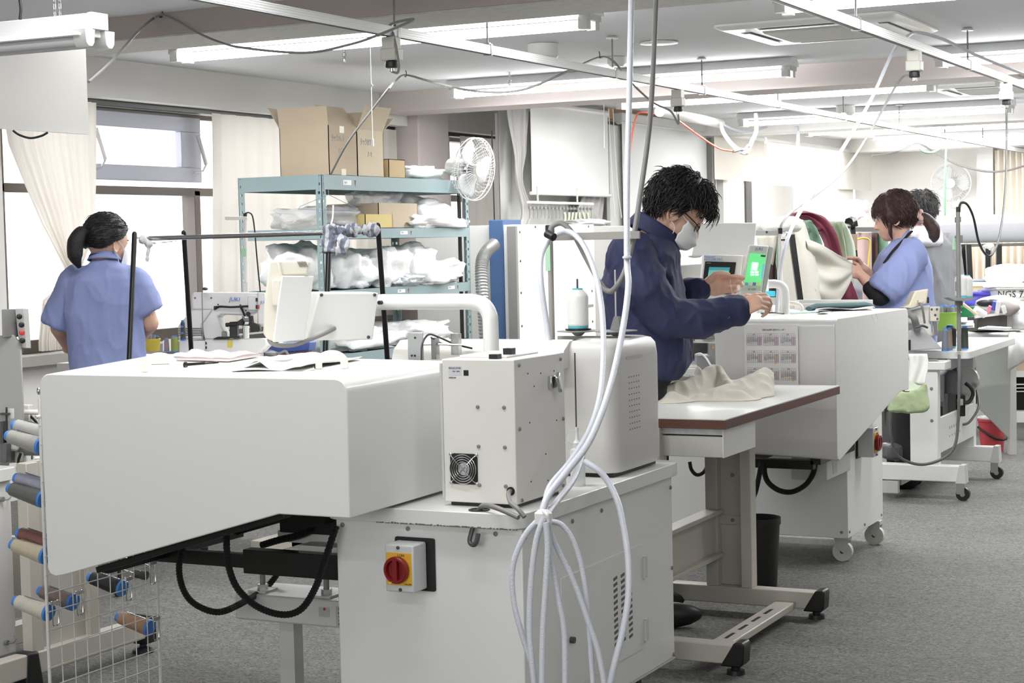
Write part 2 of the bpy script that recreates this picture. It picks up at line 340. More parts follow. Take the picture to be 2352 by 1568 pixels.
screws([((XC1,y,z),X) for y,z in ((3.88,.61),(4.16,.607),(4.35,.607),(4.86,.6),(4.86,.36),(4.86,.1))]+[((x,YC0,z),-Y) for x,z in ((-2.43,.617),(-2.235,.617),(-1.985,.617))],cabo,mid_grey,r=.006)
# access door in the side with louvres and hinges
dy0,dy1,dz0,dz1=4.08,4.63,.17,.47
door=MB().box(XC1,XC1+.0025,dy0,dy1,dz0,dz1).build('access_door',white_paint,m1)
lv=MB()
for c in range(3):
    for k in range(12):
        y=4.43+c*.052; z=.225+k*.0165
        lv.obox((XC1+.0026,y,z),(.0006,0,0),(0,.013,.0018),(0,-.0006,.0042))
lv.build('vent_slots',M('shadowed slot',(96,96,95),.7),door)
for z in (.22,.40): MB().box(XC1,XC1+.007,dy1+.0,dy1+.026,z-.03,z+.03).cyl((XC1+.006,dy1+.003,z-.03),(XC1+.006,dy1+.003,z+.03),.005,n=8).build('hinge',M('white hinge',(205,205,203),.4),door)
MB().cyl((XC1+.002,4.13,.3),(XC1+.014,4.13,.3),.009,n=12).build('door_knob',dark_grey,door)
MB().box(XC1-.02,XC1+.001,YC0+.004,YC1,.085,.0895).build('base_edge',grey_paint,m1)
for x,y in ((-2.38,3.95),(-1.98,3.95),(-2.38,4.78),(-1.99,4.74)):
    q=MB().cyl((x-.012,y,.028),(x+.012,y,.028),.028,n=18).box(x-.018,x+.018,y-.012,y+.012,.035,.087); q.build('caster',dark_grey,m1)
# slab top with rounded near corners
def rrect(x0,x1,y0,y1,z,r,n=6):
    o=[]
    for cx,cy,a0 in ((x1-r,y0+r,-PI/2),(x1-r,y1-r,0),(x0+r,y1-r,PI/2),(x0+r,y0+r,PI)):
        for i in range(n+1): a=a0+PI/2*i/n; o.append(V((cx+r*math.cos(a),cy+r*math.sin(a),z)))
    return o
slab=MB().prism(rrect(-2.475,-1.9,3.832,4.93,.634,.055),(0,0,.038)).build('slab_top',table_top,m1,bevel=.002)
chip=MB()   # chipped lower edge of the slab
rr=random.Random(3)
for i in range(46):
    x=-2.31+i*.0088; h=rr.uniform(.001,.0045); chip.box(x,x+rr.uniform(.003,.009),3.8302,3.8335,.6335,.6335+h)
chip.build('chipped_edge',M('bare chipboard',(112,102,90),.9),slab)
MB().lathe([(.021,0),(.027,0),(.027,.0025),(.021,.0025),(.021,0)],(-2.035,3.872,.672),(0,0,1),22).build('cable_grommet',black,slab)
MB().cyl((-2.035,3.872,.6725),(-2.035,3.872,.6732),.0212,n=22).build('grommet_hole',black,slab)
MB().tube([(-2.04,3.846,.634),(-2.045,3.836,.60),(-2.03,3.83,.592),(-2.022,3.83,.602),(-2.02,3.836,.62)],.006,8).build('hook',dark_grey,slab)
# rotary isolator switch on the front
sx0,sx1=-2.255,-2.13
isw=thing('rotary_isolator_switch','red and yellow rotary isolator switch on the front of the foreground cabinet','switch',(-2.2,YC0,.53))
MB().prism(rrect(-2.272,-2.157,0,.135,0,.006,2) and [V((p.x,YC0-.001,.461+p.y)) for p in rrect(-2.272,-2.157,0,.135,0,.005,2)],(0,-.004,0)).build('back_plate',black,isw)
y0=YC0-.005
MB().box(-2.262,-2.180,y0-.068,y0,.468,.588).build('housing',M('light grey switch box',(202,204,204),.4),isw,bevel=.004)
yf=y0-.068
pl=MB().box(-2.258,-2.185,yf-.0015,yf,.486,.568).build('face_plate',M('yellow plate',(222,170,50),.4),isw,bevel=.001)
lettering('I ON',.009,(-2.224,yf-.0018,.559),X,Z,black,pl,'legend'); lettering('SALZER',.006,(-2.206,yf-.0018,.488),X,Z,black,pl,'legend')
kn=MB().lathe([(.031,0),(.034,.004),(.034,.014),(.031,.017),(.026,.017),(.024,.006),(.001,.006)],(-2.224,yf-.0015,.526),(0,-1,0),30)
kn.box(-2.230,-2.218,yf-.019,yf-.005,.498,.556)
kn.build('knob',M('dark red knob',(128,24,26),.35),isw)
MB().prism([(-2.243,yf-.0195,.497),(-2.232,yf-.0195,.497),(-2.237,yf-.0195,.491)],(0,-.001,0)).build('pointer',M('yellow pointer',(230,190,80),.5),isw)
screws([((-2.223,yf,.581),-Y),((-2.219,yf,.475),-Y)],isw,dark_grey,r=.0045)
# hood
cover(m1,(-3.205,3.614,0),(-2.25,3.612,0),(-3.43,4.38,0),(-2.262,4.215,0))
# control box standing on the slab
cb=thing('control_box','upright white control box with a round fan grille, standing on the foreground cabinet','control box',(-2.05,4.06,.672))
bx0,bx1,by0,by1,bz0,bz1=-2.157,-1.952,3.918,4.215,.682,1.045
MB().box(bx0,bx1,by0,by1,bz0,bz1).build('housing',warm_paint,cb,bevel=.0025)
MB().box(bx0+.012,bx1-.01,by0+.012,by1-.03,.6725,.6825).build('feet',black,cb)
MB().box(bx0-.005,bx0+.001,by0-.002,by1,bz0+.01,bz1-.01).build('side_flange',grey_paint,cb)
MB().box(bx0+.02,bx1-.05,by0+.06,by1-.05,bz1,bz1+.006).build('lid_plate',white_paint,cb,bevel=.002)
for x,y,h in ((-2.02,3.95,.012),(-2.02,4.03,.022)): MB().box(x-.012,x+.012,y-.012,y+.012,bz1,bz1+h).build('rubber_block',black,cb)
screws([((x,by0,z),-Y) for x in (-2.056,-1.982) for z in (.728,.826,.926)]+[((bx1,y,z),X) for y,z in ((3.945,1.03),(4.19,1.028),(3.94,.87),(4.2,.87),(3.945,.69),(4.19,.695))],cb,mid_grey)
s3=MB()
for y,z in ((3.995,1.005),(4.07,1.0),(4.15,1.0),(4.03,.97),(4.0,.88),(4.16,.87),(4.09,.79),(4.0,.73),(4.1,.72)): s3.cyl((bx1,y,z),(bx1+.001,y,z),.0022,n=8)
s3.build('pin_hole',black,cb)
fx,fz=-2.099,.7675
fn=MB().prism([V((fx+a,by0-.001,fz+b)) for a,b in ((-.039,-.03),(-.03,-.039),(.03,-.039),(.039,-.03),(.039,.03),(.03,.039),(-.03,.039),(-.039,.03))],(0,-.0006,0)).build('fan_opening',black,cb)
MB().cyl((fx,by0-.001,fz),(fx,by0-.004,fz),.016,n=20).build('fan_hub',M('hub sticker',(200,200,200),.5),fn)
bl=MB()
for k in range(7):
    a=2*PI*k/7; c=V((fx+.026*math.cos(a),by0-.003,fz+.026*math.sin(a))); t=V((-math.sin(a),0,math.cos(a))); r_=V((math.cos(a),0,math.sin(a))); bl.obox(c,r_*.0105,t*.007+Y*.001,V((0,.0006,0)))
bl.build('fan_blade',M('fan blade',(45,45,46),.5),fn)
g=MB()
for r in (.037,.031,.025,.019,.012):
    g.tube([V((fx+r*math.cos(a),by0-.008,fz+r*math.sin(a))) for a in [2*PI*i/28 for i in range(28)]],.0011,6,1,closed=True)
for sx in (1,-1):
    g.tube([(fx-.037*sx,by0-.003,fz+.0365),(fx-.03*sx,by0-.009,fz+.03),(fx+.03*sx,by0-.009,fz-.03),(fx+.037*sx,by0-.003,fz-.0365)],.0013,6,1)
    for sz in (1,-1): g.ball((fx+.037*sx,by0-.002,fz+.0365*sz),(.005,.004,.005),10)
g.build('fan_guard',chrome,cb)
lb=MB().box(-2.137,-2.10,by0-.0006,by0,1.005,1.028).build('rating_label',M('pale label',(205,206,212),.5),cb)
lettering('REGULATOR',.006,(-2.136,by0-.0009,1.021),X,Z,dark_grey,lb,'label_text'); lettering('10A  250V',.005,(-2.126,by0-.0009,1.013),X,Z,dark_grey,lb,'label_text'); lettering('MADE IN',.005,(-2.136,by0-.0009,.997),X,Z,dark_grey,lb,'label_text')
MB().box(-2.094,-2.080,by0-.0006,by0,1.004,1.018).build('black_label',black,cb)
lk=MB().box(bx1,bx1+.012,4.112,4.145,.955,.99).build('latch',chrome,cb,bevel=.003)
MB().obox((bx1+.022,4.135,.972),(.0045,.002,0),(-.004,.014,.006),(0,-.01,.021)).build('latch_tab',chrome,lk,bevel=.003)
MB().lathe([(.006,0),(.011,0),(.011,.003),(.006,.003)],(-1.968,by0-.0005,.7165),(0,-1,0),18).build('cable_gland',black,cb)
# cables from the control box into the bundle
tag(MB().tube([(-1.968,by0+.01,.7165),(-1.965,by0-.02,.715),(-1.935,by0-.07,.700),(-1.905,by0-.09,.688),(-1.885,by0-.095,.67)],.006,10).build('power_cable',grey_cable),'grey cable leaving the lower front corner of the control box','cable')
tag(MB().tube([(-2.032,3.872,.655),(-2.03,3.868,.678),(-2.0,3.845,.69),(-1.95,3.815,.688),(-1.89,3.80,.672)],.0065,10).build('power_cable',grey_cable),'grey cable rising out of the round grommet in the slab','cable')
# tall rounded motor cover at the far end of the slab, with the sewing arm behind
mc=MB()
def mring(z,g=0.,cut=0.):
    x0,x1,y0,y1=-2.12+g,-1.93+cut-g,4.50+g,4.86-g; return [V((p.x,p.y,z)) for p in rrect(x0,x1,y0,y1,0,.05)]
mc.loft([mring(.685,.006),mring(.70),mring(.78),mring(1.0),mring(1.035,.004),mring(1.05,.014),mring(1.055,.03)])
mco=mc.build('motor_cover',M('smooth pale plastic',(206,205,202),.35),m1,smooth=60)
# hollowed lower front corner of the cover, as a recessed scoop panel
sc_=MB(); 
pts=[ony(u,v,4.497) for u,v in ((1400,1095),(1400,1055),(1404,1035),(1412,1018),(1428,1004),(1448,992),(1464,985),(1464,1003),(1452,1030),(1450,1060),(1449,1088))]
vt=MB()
for i in range(5):
    for j in range(10): vt.cyl((-1.9295,4.60+i*.018,.80+j*.0165),(-1.9285,4.60+i*.018,.80+j*.0165),.0018,n=6)
vt.build('vent_holes',dark_grey,mco)
MB().box(-1.9296,-1.9288,4.585,4.7,1.0,1.008).build('raised_line',grey_paint,mco)
MB().box(-2.1,-1.95,4.52,4.84,.672,.687).build('rubber_foot',black,m1)
MB().box(-2.175,-2.125,4.52,4.86,.675,1.04).build('motor_side_panel',grey_paint,m1,bevel=.004)
arm=MB().prism([V((-2.20,4.50,z))+Y*0 if 0 else V((-2.62,4.45+a,z)) for a,z in ((0,.98),(.02,1.03),(.06,1.055),(.14,1.055),(.18,1.03),(.2,.98))],(.55,0,0))
arm.build('sewing_arm',warm_paint,m1,smooth=60)
br=D(955,800,4.95); q=MB().obox(br,X*.025,Y*.002,Z*.045); q.build('bracket_plate',M('galvanised plate',(170,172,172),.4,metal=.6),m1,bevel=.002)
q=MB()
for dx,dz in ((-.012,-.02),(-.002,-.02),(.0,.03)): q.cyl(br+V((dx,-.002,dz)),br+V((dx,-.004,dz)),.003,n=8)
q.build('bracket_hole',black,m1)
q=MB().tube([D(968,828,4.9),D(970,790,4.92),D(985,768,4.95),D(1010,775,5.),D(1045,790,5.05),D(1085,800,5.05)],.0028,8)
q.tube([D(990,775,4.96),D(1020,790,5.),D(1060,795,5.04)],.002,8); q.build('thin_black_wires',black,m1)
hd=MB().tube([D(940,792,4.98),D(1000,790,4.98),D(1060,792,4.98)],.003,8,1).obox(D(1048,790,5.0),X*.012,Y*.01,Z*.03).obox(D(1000,800,4.98),X*.008,Y*.01,Z*.03); hd.build('thread_guide',chrome,m1)
# swing arm pipe carrying the panels
pc=V((-2.262,4.40,0)); zt=1.172
pp=MB().tube([(pc.x,pc.y,1.0),(pc.x,pc.y,1.10),(pc.x-.003,pc.y,1.135),(pc.x-.022,pc.y,1.162),(pc.x-.055,pc.y,1.171),(pc.x-.1,pc.y,1.172),(pc.x-.36,pc.y,1.172)],.0225,20,6)
pp.build('swing_arm',white_paint,m1,smooth=60)
MB().cyl((pc.x,pc.y,.672),(pc.x,pc.y,1.01),.03,n=18).build('swing_arm_post',white_paint,m1)
q=MB().cyl((pc.x-.34,pc.y-.0225,1.172),(pc.x-.34,pc.y-.036,1.172),.006,n=12); q.build('clamp_bolt',black,m1)
jx=pc.x-.41
jb=MB().obox((jx+.02,pc.y-.02,1.168),(.026,0,.004),(0,.003,0),(.003,0,-.026)).build('joint_bracket',white_paint,m1,bevel=.002)
MB().obox((jx+.02,pc.y+.02,1.172),(.04,0,.003),(0,.003,0),(.003,0,-.02)).build('joint_bracket',white_paint,m1)
MB().cyl((jx+.032,pc.y-.023,1.163),(jx+.032,pc.y-.036,1.163),.0065,n=12).build('joint_bolt',black,jb)
# operating panel seen from behind: white rear box, white plate, beige panel
hp=thing('operating_panel','white operating panel seen from behind on a swing arm above the foreground machine','control panel',(-2.7,4.42,1.1))
fl=[D(770,662,5.05),D(866,672,5.12),D(857,780,5.12),D(757,783,5.05)]
dd=V((.0,.11,0))
b1=[D(870,672,4.98),D(733,672,4.86),D(706,782,4.86),D(857,780,4.98)]
n_=(b1[1]-b1[0]).cross(b1[3]-b1[0]).normalized()
if n_.dot(FWD)<0: n_=-n_
MB().prism([p+n_*.06-Z*0 for p in b1],-n_*.06).build('rear_box',white_paint,hp,bevel=.004)
def onpl(u,v,p,n):
    r=_ray(u,v); return CAM+r*((V(p)-CAM).dot(n)/r.dot(n))
screws([(onpl(u,v,b1[0],n_),-n_) for u,v in ((860,677),(738,677),(722,775),(846,774))],hp,dark_grey,r=.0048)
b2=[D(722,634,4.80),D(648,633,4.72),D(628,786,4.72),D(700,781,4.80)]
n2=(b2[1]-b2[0]).cross(b2[3]-b2[0]).normalized(); n2=n2 if n2.dot(FWD)>0 else -n2
MB().prism([p+n2*.006 for p in b2],-n2*.006).build('mounting_plate',white_paint,hp,bevel=.004)
b3=[D(648,633,4.74),D(634,601,4.75),D(622,603,4.75),D(604,755,4.75),D(606,775,4.75),D(628,786,4.74)]
n3=-n2
b3b=[p+V((.14,.03,.02)) if 0 else p for p in b3]
bp=MB().prism([D(u,v,4.76) for u,v in ((618,600),(640,597),(650,640),(640,760),(630,785),(612,778),(604,765),(606,700))],FWD*.09)
bp.build('panel_case',beige_plastic,hp,bevel=.005)
MB().prism([D(u,v,4.775) for u,v in ((628,598),(709,598),(707,631),(648,634),(632,620))],FWD*.05).build('panel_head',beige_plastic,hp,bevel=.005)
q=MB()
for k in range(7): q.obox(D(686+k*3,606,4.773),RGT*.0011,UPV*.008+RGT*-.004,FWD*.0006)
q.build('vent_slots',M('slot shadow',(120,116,108),.8),hp)
q=MB().obox(D(634,672,4.752),RGT*.011,UPV*.034,FWD*.01); q.build('cable_lid',beige_plastic,hp,bevel=.003)
tag(MB().tube([D(617,775,4.77),D(622,786,4.77),D(640,793,4.77),D(675,792,4.79),D(705,782,4.82),D(740,768,4.85),D(768,754,4.9)],.0062,10).build('panel_cable',grey_cable),'grey cable looping under the rear of the operating panel','cable')
# thread stand on the foreground machine
ts=thing('thread_stand','grey tubular thread stand behind the foreground control box','thread stand',(-2.216,4.705,.672))
px_=onx(1264,560,-2.216); tx,ty=-2.216,4.705
stand_paint=M('taupe grey stand',(150,147,142),.45)
MB().cyl((tx,ty,.672),(tx,ty,1.365),.0085,n=14).build('pole',stand_paint,ts)
MB().box(tx-.011,tx+.011,ty-.011,ty+.011,1.36,1.385).build('pole_cap',black,ts,bevel=.003)
MB().box(tx+.005,tx+.285,ty-.004,ty+.004,1.338,1.36).build('guide_bar',stand_paint,ts,bevel=.001)
MB().box(tx-.012,tx+.004,ty-.01,ty+.012,1.25,1.335).build('green_tape',M('pale green tape',(168,206,176),.7),ts)
MB().box(tx+.02,tx+.25,ty-.006,ty+.006,1.035,1.058).build('tray_bar',stand_paint,ts)
for cx in (tx+.085,tx+.205):
    MB().lathe([(.004,-.015),(.012,-.012),(.02,-.004),(.062,.0),(.062,.0025),(.001,.004)],(cx,ty,1.072),(0,0,1),28).build('spool_tray',mid_grey,ts)
    MB().cyl((cx,ty,1.07),(cx,ty,1.225 if cx<tx+.1 else 1.25),.003,n=8).build('spool_pin',dark_grey if cx<tx+.1 else chrome,ts)
MB().prism([(tx+.19,ty-.01,1.076),(tx+.222,ty-.01,1.076),(tx+.216,ty-.01,1.115),(tx+.203,ty-.01,1.115)],(0,.02,0)).build('pin_holder',mid_grey,ts)
MB().cyl((tx+.085,ty,1.0765),(tx+.085,ty,1.08),.038,n=24).build('foam_pad',black,ts)
def spool(name,label,o,axis,L,rb,rt,thread,group=None,cap=spool_blue,core=True,cat='thread spool',shoulder=0.):
    o=V(o); ax=V(axis).normalized(); t=thing(name,label,cat,o,group)
    nn=16; prof=[(rb*.86,.02*L)]
    for i in range(nn+1):
        f=i/nn; rr_=rb+(rt-rb)*f; h=.06+.84*f
        if shoulder and f>1-shoulder: rr_=rt*.5+rt*.5*(1-((f-1+shoulder)/shoulder)**1.2)
        prof.append((rr_*(1+.012*math.sin(i*2.4)),h*L))
    prof.append((rt*.4 if shoulder else rt*.8,.915*L))
    MB().lathe(prof,o,ax,22).build('thread',thread,t,smooth=60)
    MB().lathe([(rb*.5,0),(rb*.98,0),(rb*1.0,.008),(rb*.98,.06*L),(rb*.8,.07*L),(rb*.5,.06*L)],o,ax,20).build('cone_base',cap,t)
    top=(rt*.5 if shoulder else rt*.78); te=.935*L if shoulder else L
    MB().lathe([(top,.9*L),(top*.96,te),(top*.5,te),(top*.5,.9*L)],o,ax,18).build('cone_tip',cap,t)
    return t
teal=M('teal cone plastic',(95,190,200),.4)
spool('thread_cone','large white thread cone on the thread stand of the foreground machine','',Z,.13,.03,.03,white_thread) if 0 else spool('thread_cone','large white thread cone on the thread stand of the foreground machine',(tx+.085,ty,1.081),Z,.125,.0305,.0315,white_thread,None,teal,shoulder=.18,cat='thread cone')
# ================================================================== under the foreground hood: black frame, hoses, pedestal
steel_blk=black_metal
fr=MB()
yb=3.90
p=[ony(u,v,yb) for u,v in ((222,1312),(300,1280),(436,1268),(436,1254),(452,1250),(780,1268),(780,1321),(458,1302),(452,1304),(225,1292))]
fz0,fz1=.468,.505
fr.box(-3.07,-2.76,yb,yb+.03,.475,.512).box(-2.77,-2.452,yb-.005,yb+.035,.462,.527)
for yy in (3.655,4.25): fr.beam((-3.06,yy,.497),(-2.46,yy,.674),.03,.017)
fr.box(-3.06,-3.03,3.66,4.27,.487,.505).box(-2.55,-2.45,4.06,4.1,.52,.66)
fr.box(-2.72,-2.46,4.0,4.2,.56,.63)
fro=fr.build('under_frame',steel_blk,m1,bevel=.002)
MB().box(-2.74,-2.47,4.02,4.25,.53,.56).box(-2.62,-2.46,3.94,4.0,.525,.54).build('under_plate',grey_paint,m1)
corr=M('black corrugated hose',(15,15,15),.5,bump=.9,bump_scale=420)
def hose(pts,d,r,label,cat='hose',mat=None,name='hose',k=6):
    P=[D(u,v,dd) for (u,v),dd in zip(pts,d if isinstance(d,(list,tuple)) else [d]*len(pts))]
    return tag(MB().tube(P,r,10,k).build(name,mat or corr),label,cat)
def ribbed(pts,d,r,label):
    P=cat_rom([D(u,v,dd) for (u,v),dd in zip(pts,d)],40); Q=[P[0]]; acc=0
    for a,b in zip(P,P[1:]):
        acc+=(b-a).length
        if acc>.0032: Q.append(b); acc=0
    rr=[r if i%2 else r*.84 for i in range(len(Q))]
    return tag(MB().tube(Q,rr,10,1).build('corrugated_hose',corr,smooth=0),label,'hose')
ribbed([(520,1225),(521,1262),(525,1300),(545,1350),(590,1392),(648,1411),(692,1398),(724,1350),(745,1290),(773,1205)],[4.55]*10,.0098,'black corrugated hose hanging in a deep loop, next to the cabinet')
ribbed([(425,1240),(412,1290),(415,1335),(432,1372),(462,1395),(502,1405),(545,1390),(610,1350),(650,1300)],[4.72]*6+[4.8,5.0,5.05],.0095,'black corrugated hose looping below the sloped part of the hood, farthest left')
ribbed([(600,1252),(640,1240),(690,1228),(740,1205),(765,1190)],[4.85,4.83,4.8,4.78,4.75],.0105,'short black corrugated hose running up under the hood')
# pedestal box on one leg with threaded studs and a rating label
pd=thing('pedestal_box','grey steel pedestal box on a square leg beneath the foreground hood','machine support',(-2.72,4.1,0))
pz0,pz1=ony(540,1421,4.03).z,ony(540,1361,4.03).z
px0=ony(540,1400,4.03).x; lx0,lx1=ony(643,1500,4.09).x,ony(676,1500,4.09).x
MB().box(px0,-2.462,4.03,4.2,pz0,pz1).build('box',grey_paint,pd,bevel=.006)
MB().box(lx0,lx1,4.09,4.135,0,pz0).build('leg',grey_paint,pd)
for u in (604,750):
    x=ony(u,1355,4.08).x
    MB().cyl((x,4.08,pz1),(x,4.08,.462),.008,n=12).build('threaded_stud',mid_grey,pd)
    for z in (pz1+.006,.43): MB().cyl((x,4.08,z),(x,4.08,z+.014),.015,n=6).build('nut',chrome,pd)
    MB().box(x-.03,x+.03,4.05,4.11,pz1,pz1+.006).build('foot_plate',grey_paint,pd)
rl=MB().box(-2.565,-2.488,4.0292,4.03,pz0+.004,pz0+.06).build('rating_plate',M('silver label',(172,172,172),.4),pd)
for i,(tx_,sz) in enumerate((('電圧 100v/200v',.009),('機械番号',.007),('中日本ジューキ株式会社',.0065),('名古屋市',.006),('電話 052',.0065))):
    lettering(tx_,sz,(-2.558,4.0288,pz0+.05-i*.0102),X,Z,dark_grey,rl,'label_text')
w=MB().box(-2.62,-2.585,4.0292,4.03,pz0+.028,pz0+.055).build('small_plate',M('silver label',(172,172,172),.4),pd)
MB().lathe([(.003,0),(.004,0),(.004,.0006),(.003,.0006)],(-2.601,4.0288,pz0+.05),(0,-1,0),14).build('red_ring',M('red print',(170,50,40),.5),w)
# ================================================================== second programmable machine, turned a quarter
m2=thing('programmable_sewing_machine','large white programmable sewing machine with a wall calendar sheet, behind the brown edged table','sewing machine',(-2.0,7.,0))
A2,B2,C2,D2=(-1.866,6.45,0),(-1.815,7.36,0),(-2.335,6.43,0),(-2.5,7.33,0)
cover(m2,A2,B2,C2,D2,1.022,.485,.68,.12)
MB().box(-2.55,-1.968,6.95,7.5,.105,.64).build('cabinet',white_paint,m2,bevel=.003)
MB().box(-3.0,-2.55,6.97,7.5,.105,.6).build('cabinet_wing',white_paint,m2,bevel=.003)
screws([((-1.968,y,z),X) for y,z in ((6.97,.13),(7.2,.125),(7.47,.125))]+[((x,6.95,z),-Y) for x,z in ((-1.995,.13),(-2.0,.42),(-2.52,.13))],m2,mid_grey,r=.006)
for x,y in ((-2.01,7.02),(-1.99,7.44),(-2.9,7.05),(-2.9,7.42)):
    w_=M('pale caster wheel',(205,204,196),.45)
    c_=MB().cyl((x,y-.013,.041),(x,y+.013,.041),.041,n=24).build('caster',w_,m2)
    MB().cyl((x,y-.016,.041),(x,y+.016,.041),.009,n=10).build('axle',dark_grey,c_)
    MB().prism([(x-.012,y-.02,.05),(x+.015,y-.02,.03),(x+.03,y-.02,.09),(x-.03,y-.02,.09)],(0,.003,0)).prism([(x-.012,y+.017,.05),(x+.015,y+.017,.03),(x+.03,y+.017,.09),(x-.03,y+.017,.09)],(0,.003,0)).box(x-.03,x+.03,y-.025,y+.025,.088,.105).build('fork',grey_paint,c_)
MB().box(-2.3,-1.98,6.52,6.56,.44,.474).box(-2.3,-2.26,6.52,7.0,.44,.474).box(-1.99,-1.95,6.52,7.0,.46,.49).build('under_frame',steel_blk,m2)
MB().box(-2.10,-1.955,6.62,6.95,.385,.47).build('support_box',grey_paint,m2,bevel=.004)
q=MB().box(-1.9549,-1.954,6.7,6.76,.40,.45).build('rating_plate',M('silver label',(172,172,172),.4),m2)
hose([(1757,1062),(1756,1085),(1765,1108),(1790,1126),(1820,1129),(1850,1113),(1867,1088),(1873,1060)],6.85,.0105,'black hose sagging in a wide curve beneath the second machine',name='corrugated_hose')
hose([(1708,1062),(1709,1100),(1713,1130),(1722,1149),(1733,1135),(1742,1100),(1749,1062)],6.75,.010,'black hose hanging in a narrow fold beside the table column',name='corrugated_hose')
hose([(1584,1060),(1588,1078),(1600,1090),(1615,1085),(1626,1068)],6.6,.007,'short black cable loop behind the drawer of the brown edged table','cable',name='cable_loop')
i2=clone(isw,(-1.968,7.2,.53),PI/2,'red and yellow isolator switch peeping from behind the sloped hood of the second machine')
i2.location=onx(1996,975,-1.93)+V((-.038,0,-.066))
MB().box(i2.location.x-.06,i2.location.x-.0,7.05,7.42,.62,.8).build('switch_mount',white_paint,m2)
# calendar sheet on its front
def calendar():
    e=V(ony(1735,800,6.436)); n=V((-.02/.47*0,-1,0))
    a=V(C2); b=V(A2); d=(b-a).normalized(); nn=V((d.y,-d.x,0))
    def P(x,z,o=.0): return a+d*x+Z*z+nn*(.004+o)
    t=thing('calendar_sheet','paper year calendar taped to the front of the second machine','calendar',P(.2,.7))
    x0=.118; x1=.328; z1=1.0; z0=.70
    MB().prism([P(x0,z0),P(x1,z0),P(x1,z1),P(x0,z1)],nn*.0006).build('sheet',paper,t)
    lettering('令和 2020年 会社カレンダー',.0075,P(x0+.07,z1-.022,.0012),d,Z,dark_grey,t,'heading')
    ink=M('calendar ink',(120,116,124),.7); hol=M('holiday tint',(214,192,206),.7); yel=M('highlighter yellow',(232,226,60),.7)
    for r in range(4):
        for c in range(3):
            gx=x0+.010+c*.066; gz=z1-.034-r*.0655; g=MB(); w=.058; h=.045
            for k in range(8): g.prism([P(gx+k*w/7-.0003,gz-h,.001),P(gx+k*w/7+.0003,gz-h,.001),P(gx+k*w/7+.0003,gz-.006,.001),P(gx+k*w/7-.0003,gz-.006,.001)],nn*.0002)
            for k in range(7): 
                zz=gz-.006-k*(h-.006)/6; g.prism([P(gx,zz-.0003,.001),P(gx+w,zz-.0003,.001),P(gx+w,zz+.0003,.001),P(gx,zz+.0003,.001)],nn*.0002)
            g.prism([P(gx,gz-.0003,.001),P(gx+w,gz-.0003,.001),P(gx+w,gz+.0003,.001),P(gx,gz+.0003,.001)],nn*.0002)
            o=g.build('month_grid',ink,t)
            hh=MB(); hh.prism([P(gx+w*5/7,gz-h+.001,.0005),P(gx+w,gz-h+.001,.0005),P(gx+w,gz-.012,.0005),P(gx+w*5/7,gz-.012,.0005)],nn*.0002); hh.build('weekend_tint',hol,o)
            lettering('%d月'%((r*3+c+3)%12+1),.0052,P(gx+.024,gz-.0052,.001),d,Z,ink,o,'month_name')
            num=''
            for wk in range(5): num+=' '.join('%2d'%(wk*7+k+1) if wk*7+k<30 else '  ' for k in range(7))+'\n'
            lettering(num,.0046,P(gx+.001,gz-.0165,.001),d,Z,ink,o,'day_numbers',sx=1.02)
            for k,(rr,cc,fx,fz) in enumerate(((1,1,.78,.5),(1,1,.78,1.05),(2,2,.5,.86),(2,2,.8,1.05))):
                if (r,c)==(rr,cc): MB().prism([P(gx+w*fx-.004,gz-h*fz-.002,.0014),P(gx+w*fx+.004,gz-h*fz-.002,.0014),P(gx+w*fx+.004,gz-h*fz+.002,.0014),P(gx+w*fx-.004,gz-h*fz+.002,.0014)],nn*.0002).build('highlight',yel,o)
calendar()
# head of the second machine beyond its hood
hd=MB()
def bx(u0,v0,u1,v1,d,t=.06): return hd.obox((D(u0,v0,d)+D(u1,v1,d))/2+FWD*t/2,RGT*((u1-u0)/2*d/FP),UPV*((v1-v0)/2*d/FP),FWD*t/2)
def block(l,name,mat,par,bev=.002,one=False):
    global hd
    hd=MB()
    for a in l: bx(*a)
    return hd.build(name,mat,par,bevel=bev)
block([(1575,700,1602,788,7.5,.1),(1596,735,1650,786,7.3,.08)],'needle_head',warm_paint,m2)
block([(1575,787,1650,812,7.4,.1)],'arm_underside',dark_grey,m2)
block([(1611,762,1640,772,7.28,.02),(1612,772,1642,779,7.28,.02),(1626,750,1645,760,7.28,.02)],'needle_bar_clamps',mid_grey,m2)
block([(1628,788,1650,850,7.25,.05)],'cylinder_block',M('grey aluminium',(150,150,150),.35,metal=.5),m2)
block([(1600,816,1630,850,7.2,.05)],'air_cylinder',M('grey aluminium',(150,150,150),.35,metal=.5),m2)
block([(1560,805,1602,850,7.5,.03),(1560,838,1604,845,7.2,.12),(1562,846,1600,862,7.1,.1)],'work_clamp',table_top,m2)
MB().prism([D(1634,800,7.24),D(1641,800,7.24),D(1637.5,792,7.24)],FWD*.002).build('warning_triangle',M('warning orange',(206,142,50),.5),m2)
for u in (1589,1602): MB().cyl(D(u,808,7.42),D(u,796,7.42),.0022,n=8).build('thread_pin',chrome,m2)
MB().tube([D(1598,814,7.2),D(1610,812,7.18),D(1622,822,7.15),D(1634,840,7.1),D(1645,845,7.1)],.004,8).build('air_line',clear_hose,m2)
MB().cyl(D(1588,776,7.3),D(1602,776,7.33),.013,n=16).build('adjusting_knob',mid_grey,m2)
spool('thread_spool','small dark blue spool under the arm of the second machine',D(1580,829,7.3),Z,.04,.014,.012,navy)
spool('thread_spool','small dark red spool under the arm of the second machine',D(1588,828,7.35),Z,.04,.014,.012,M('dark red thread',(110,40,40),.7))
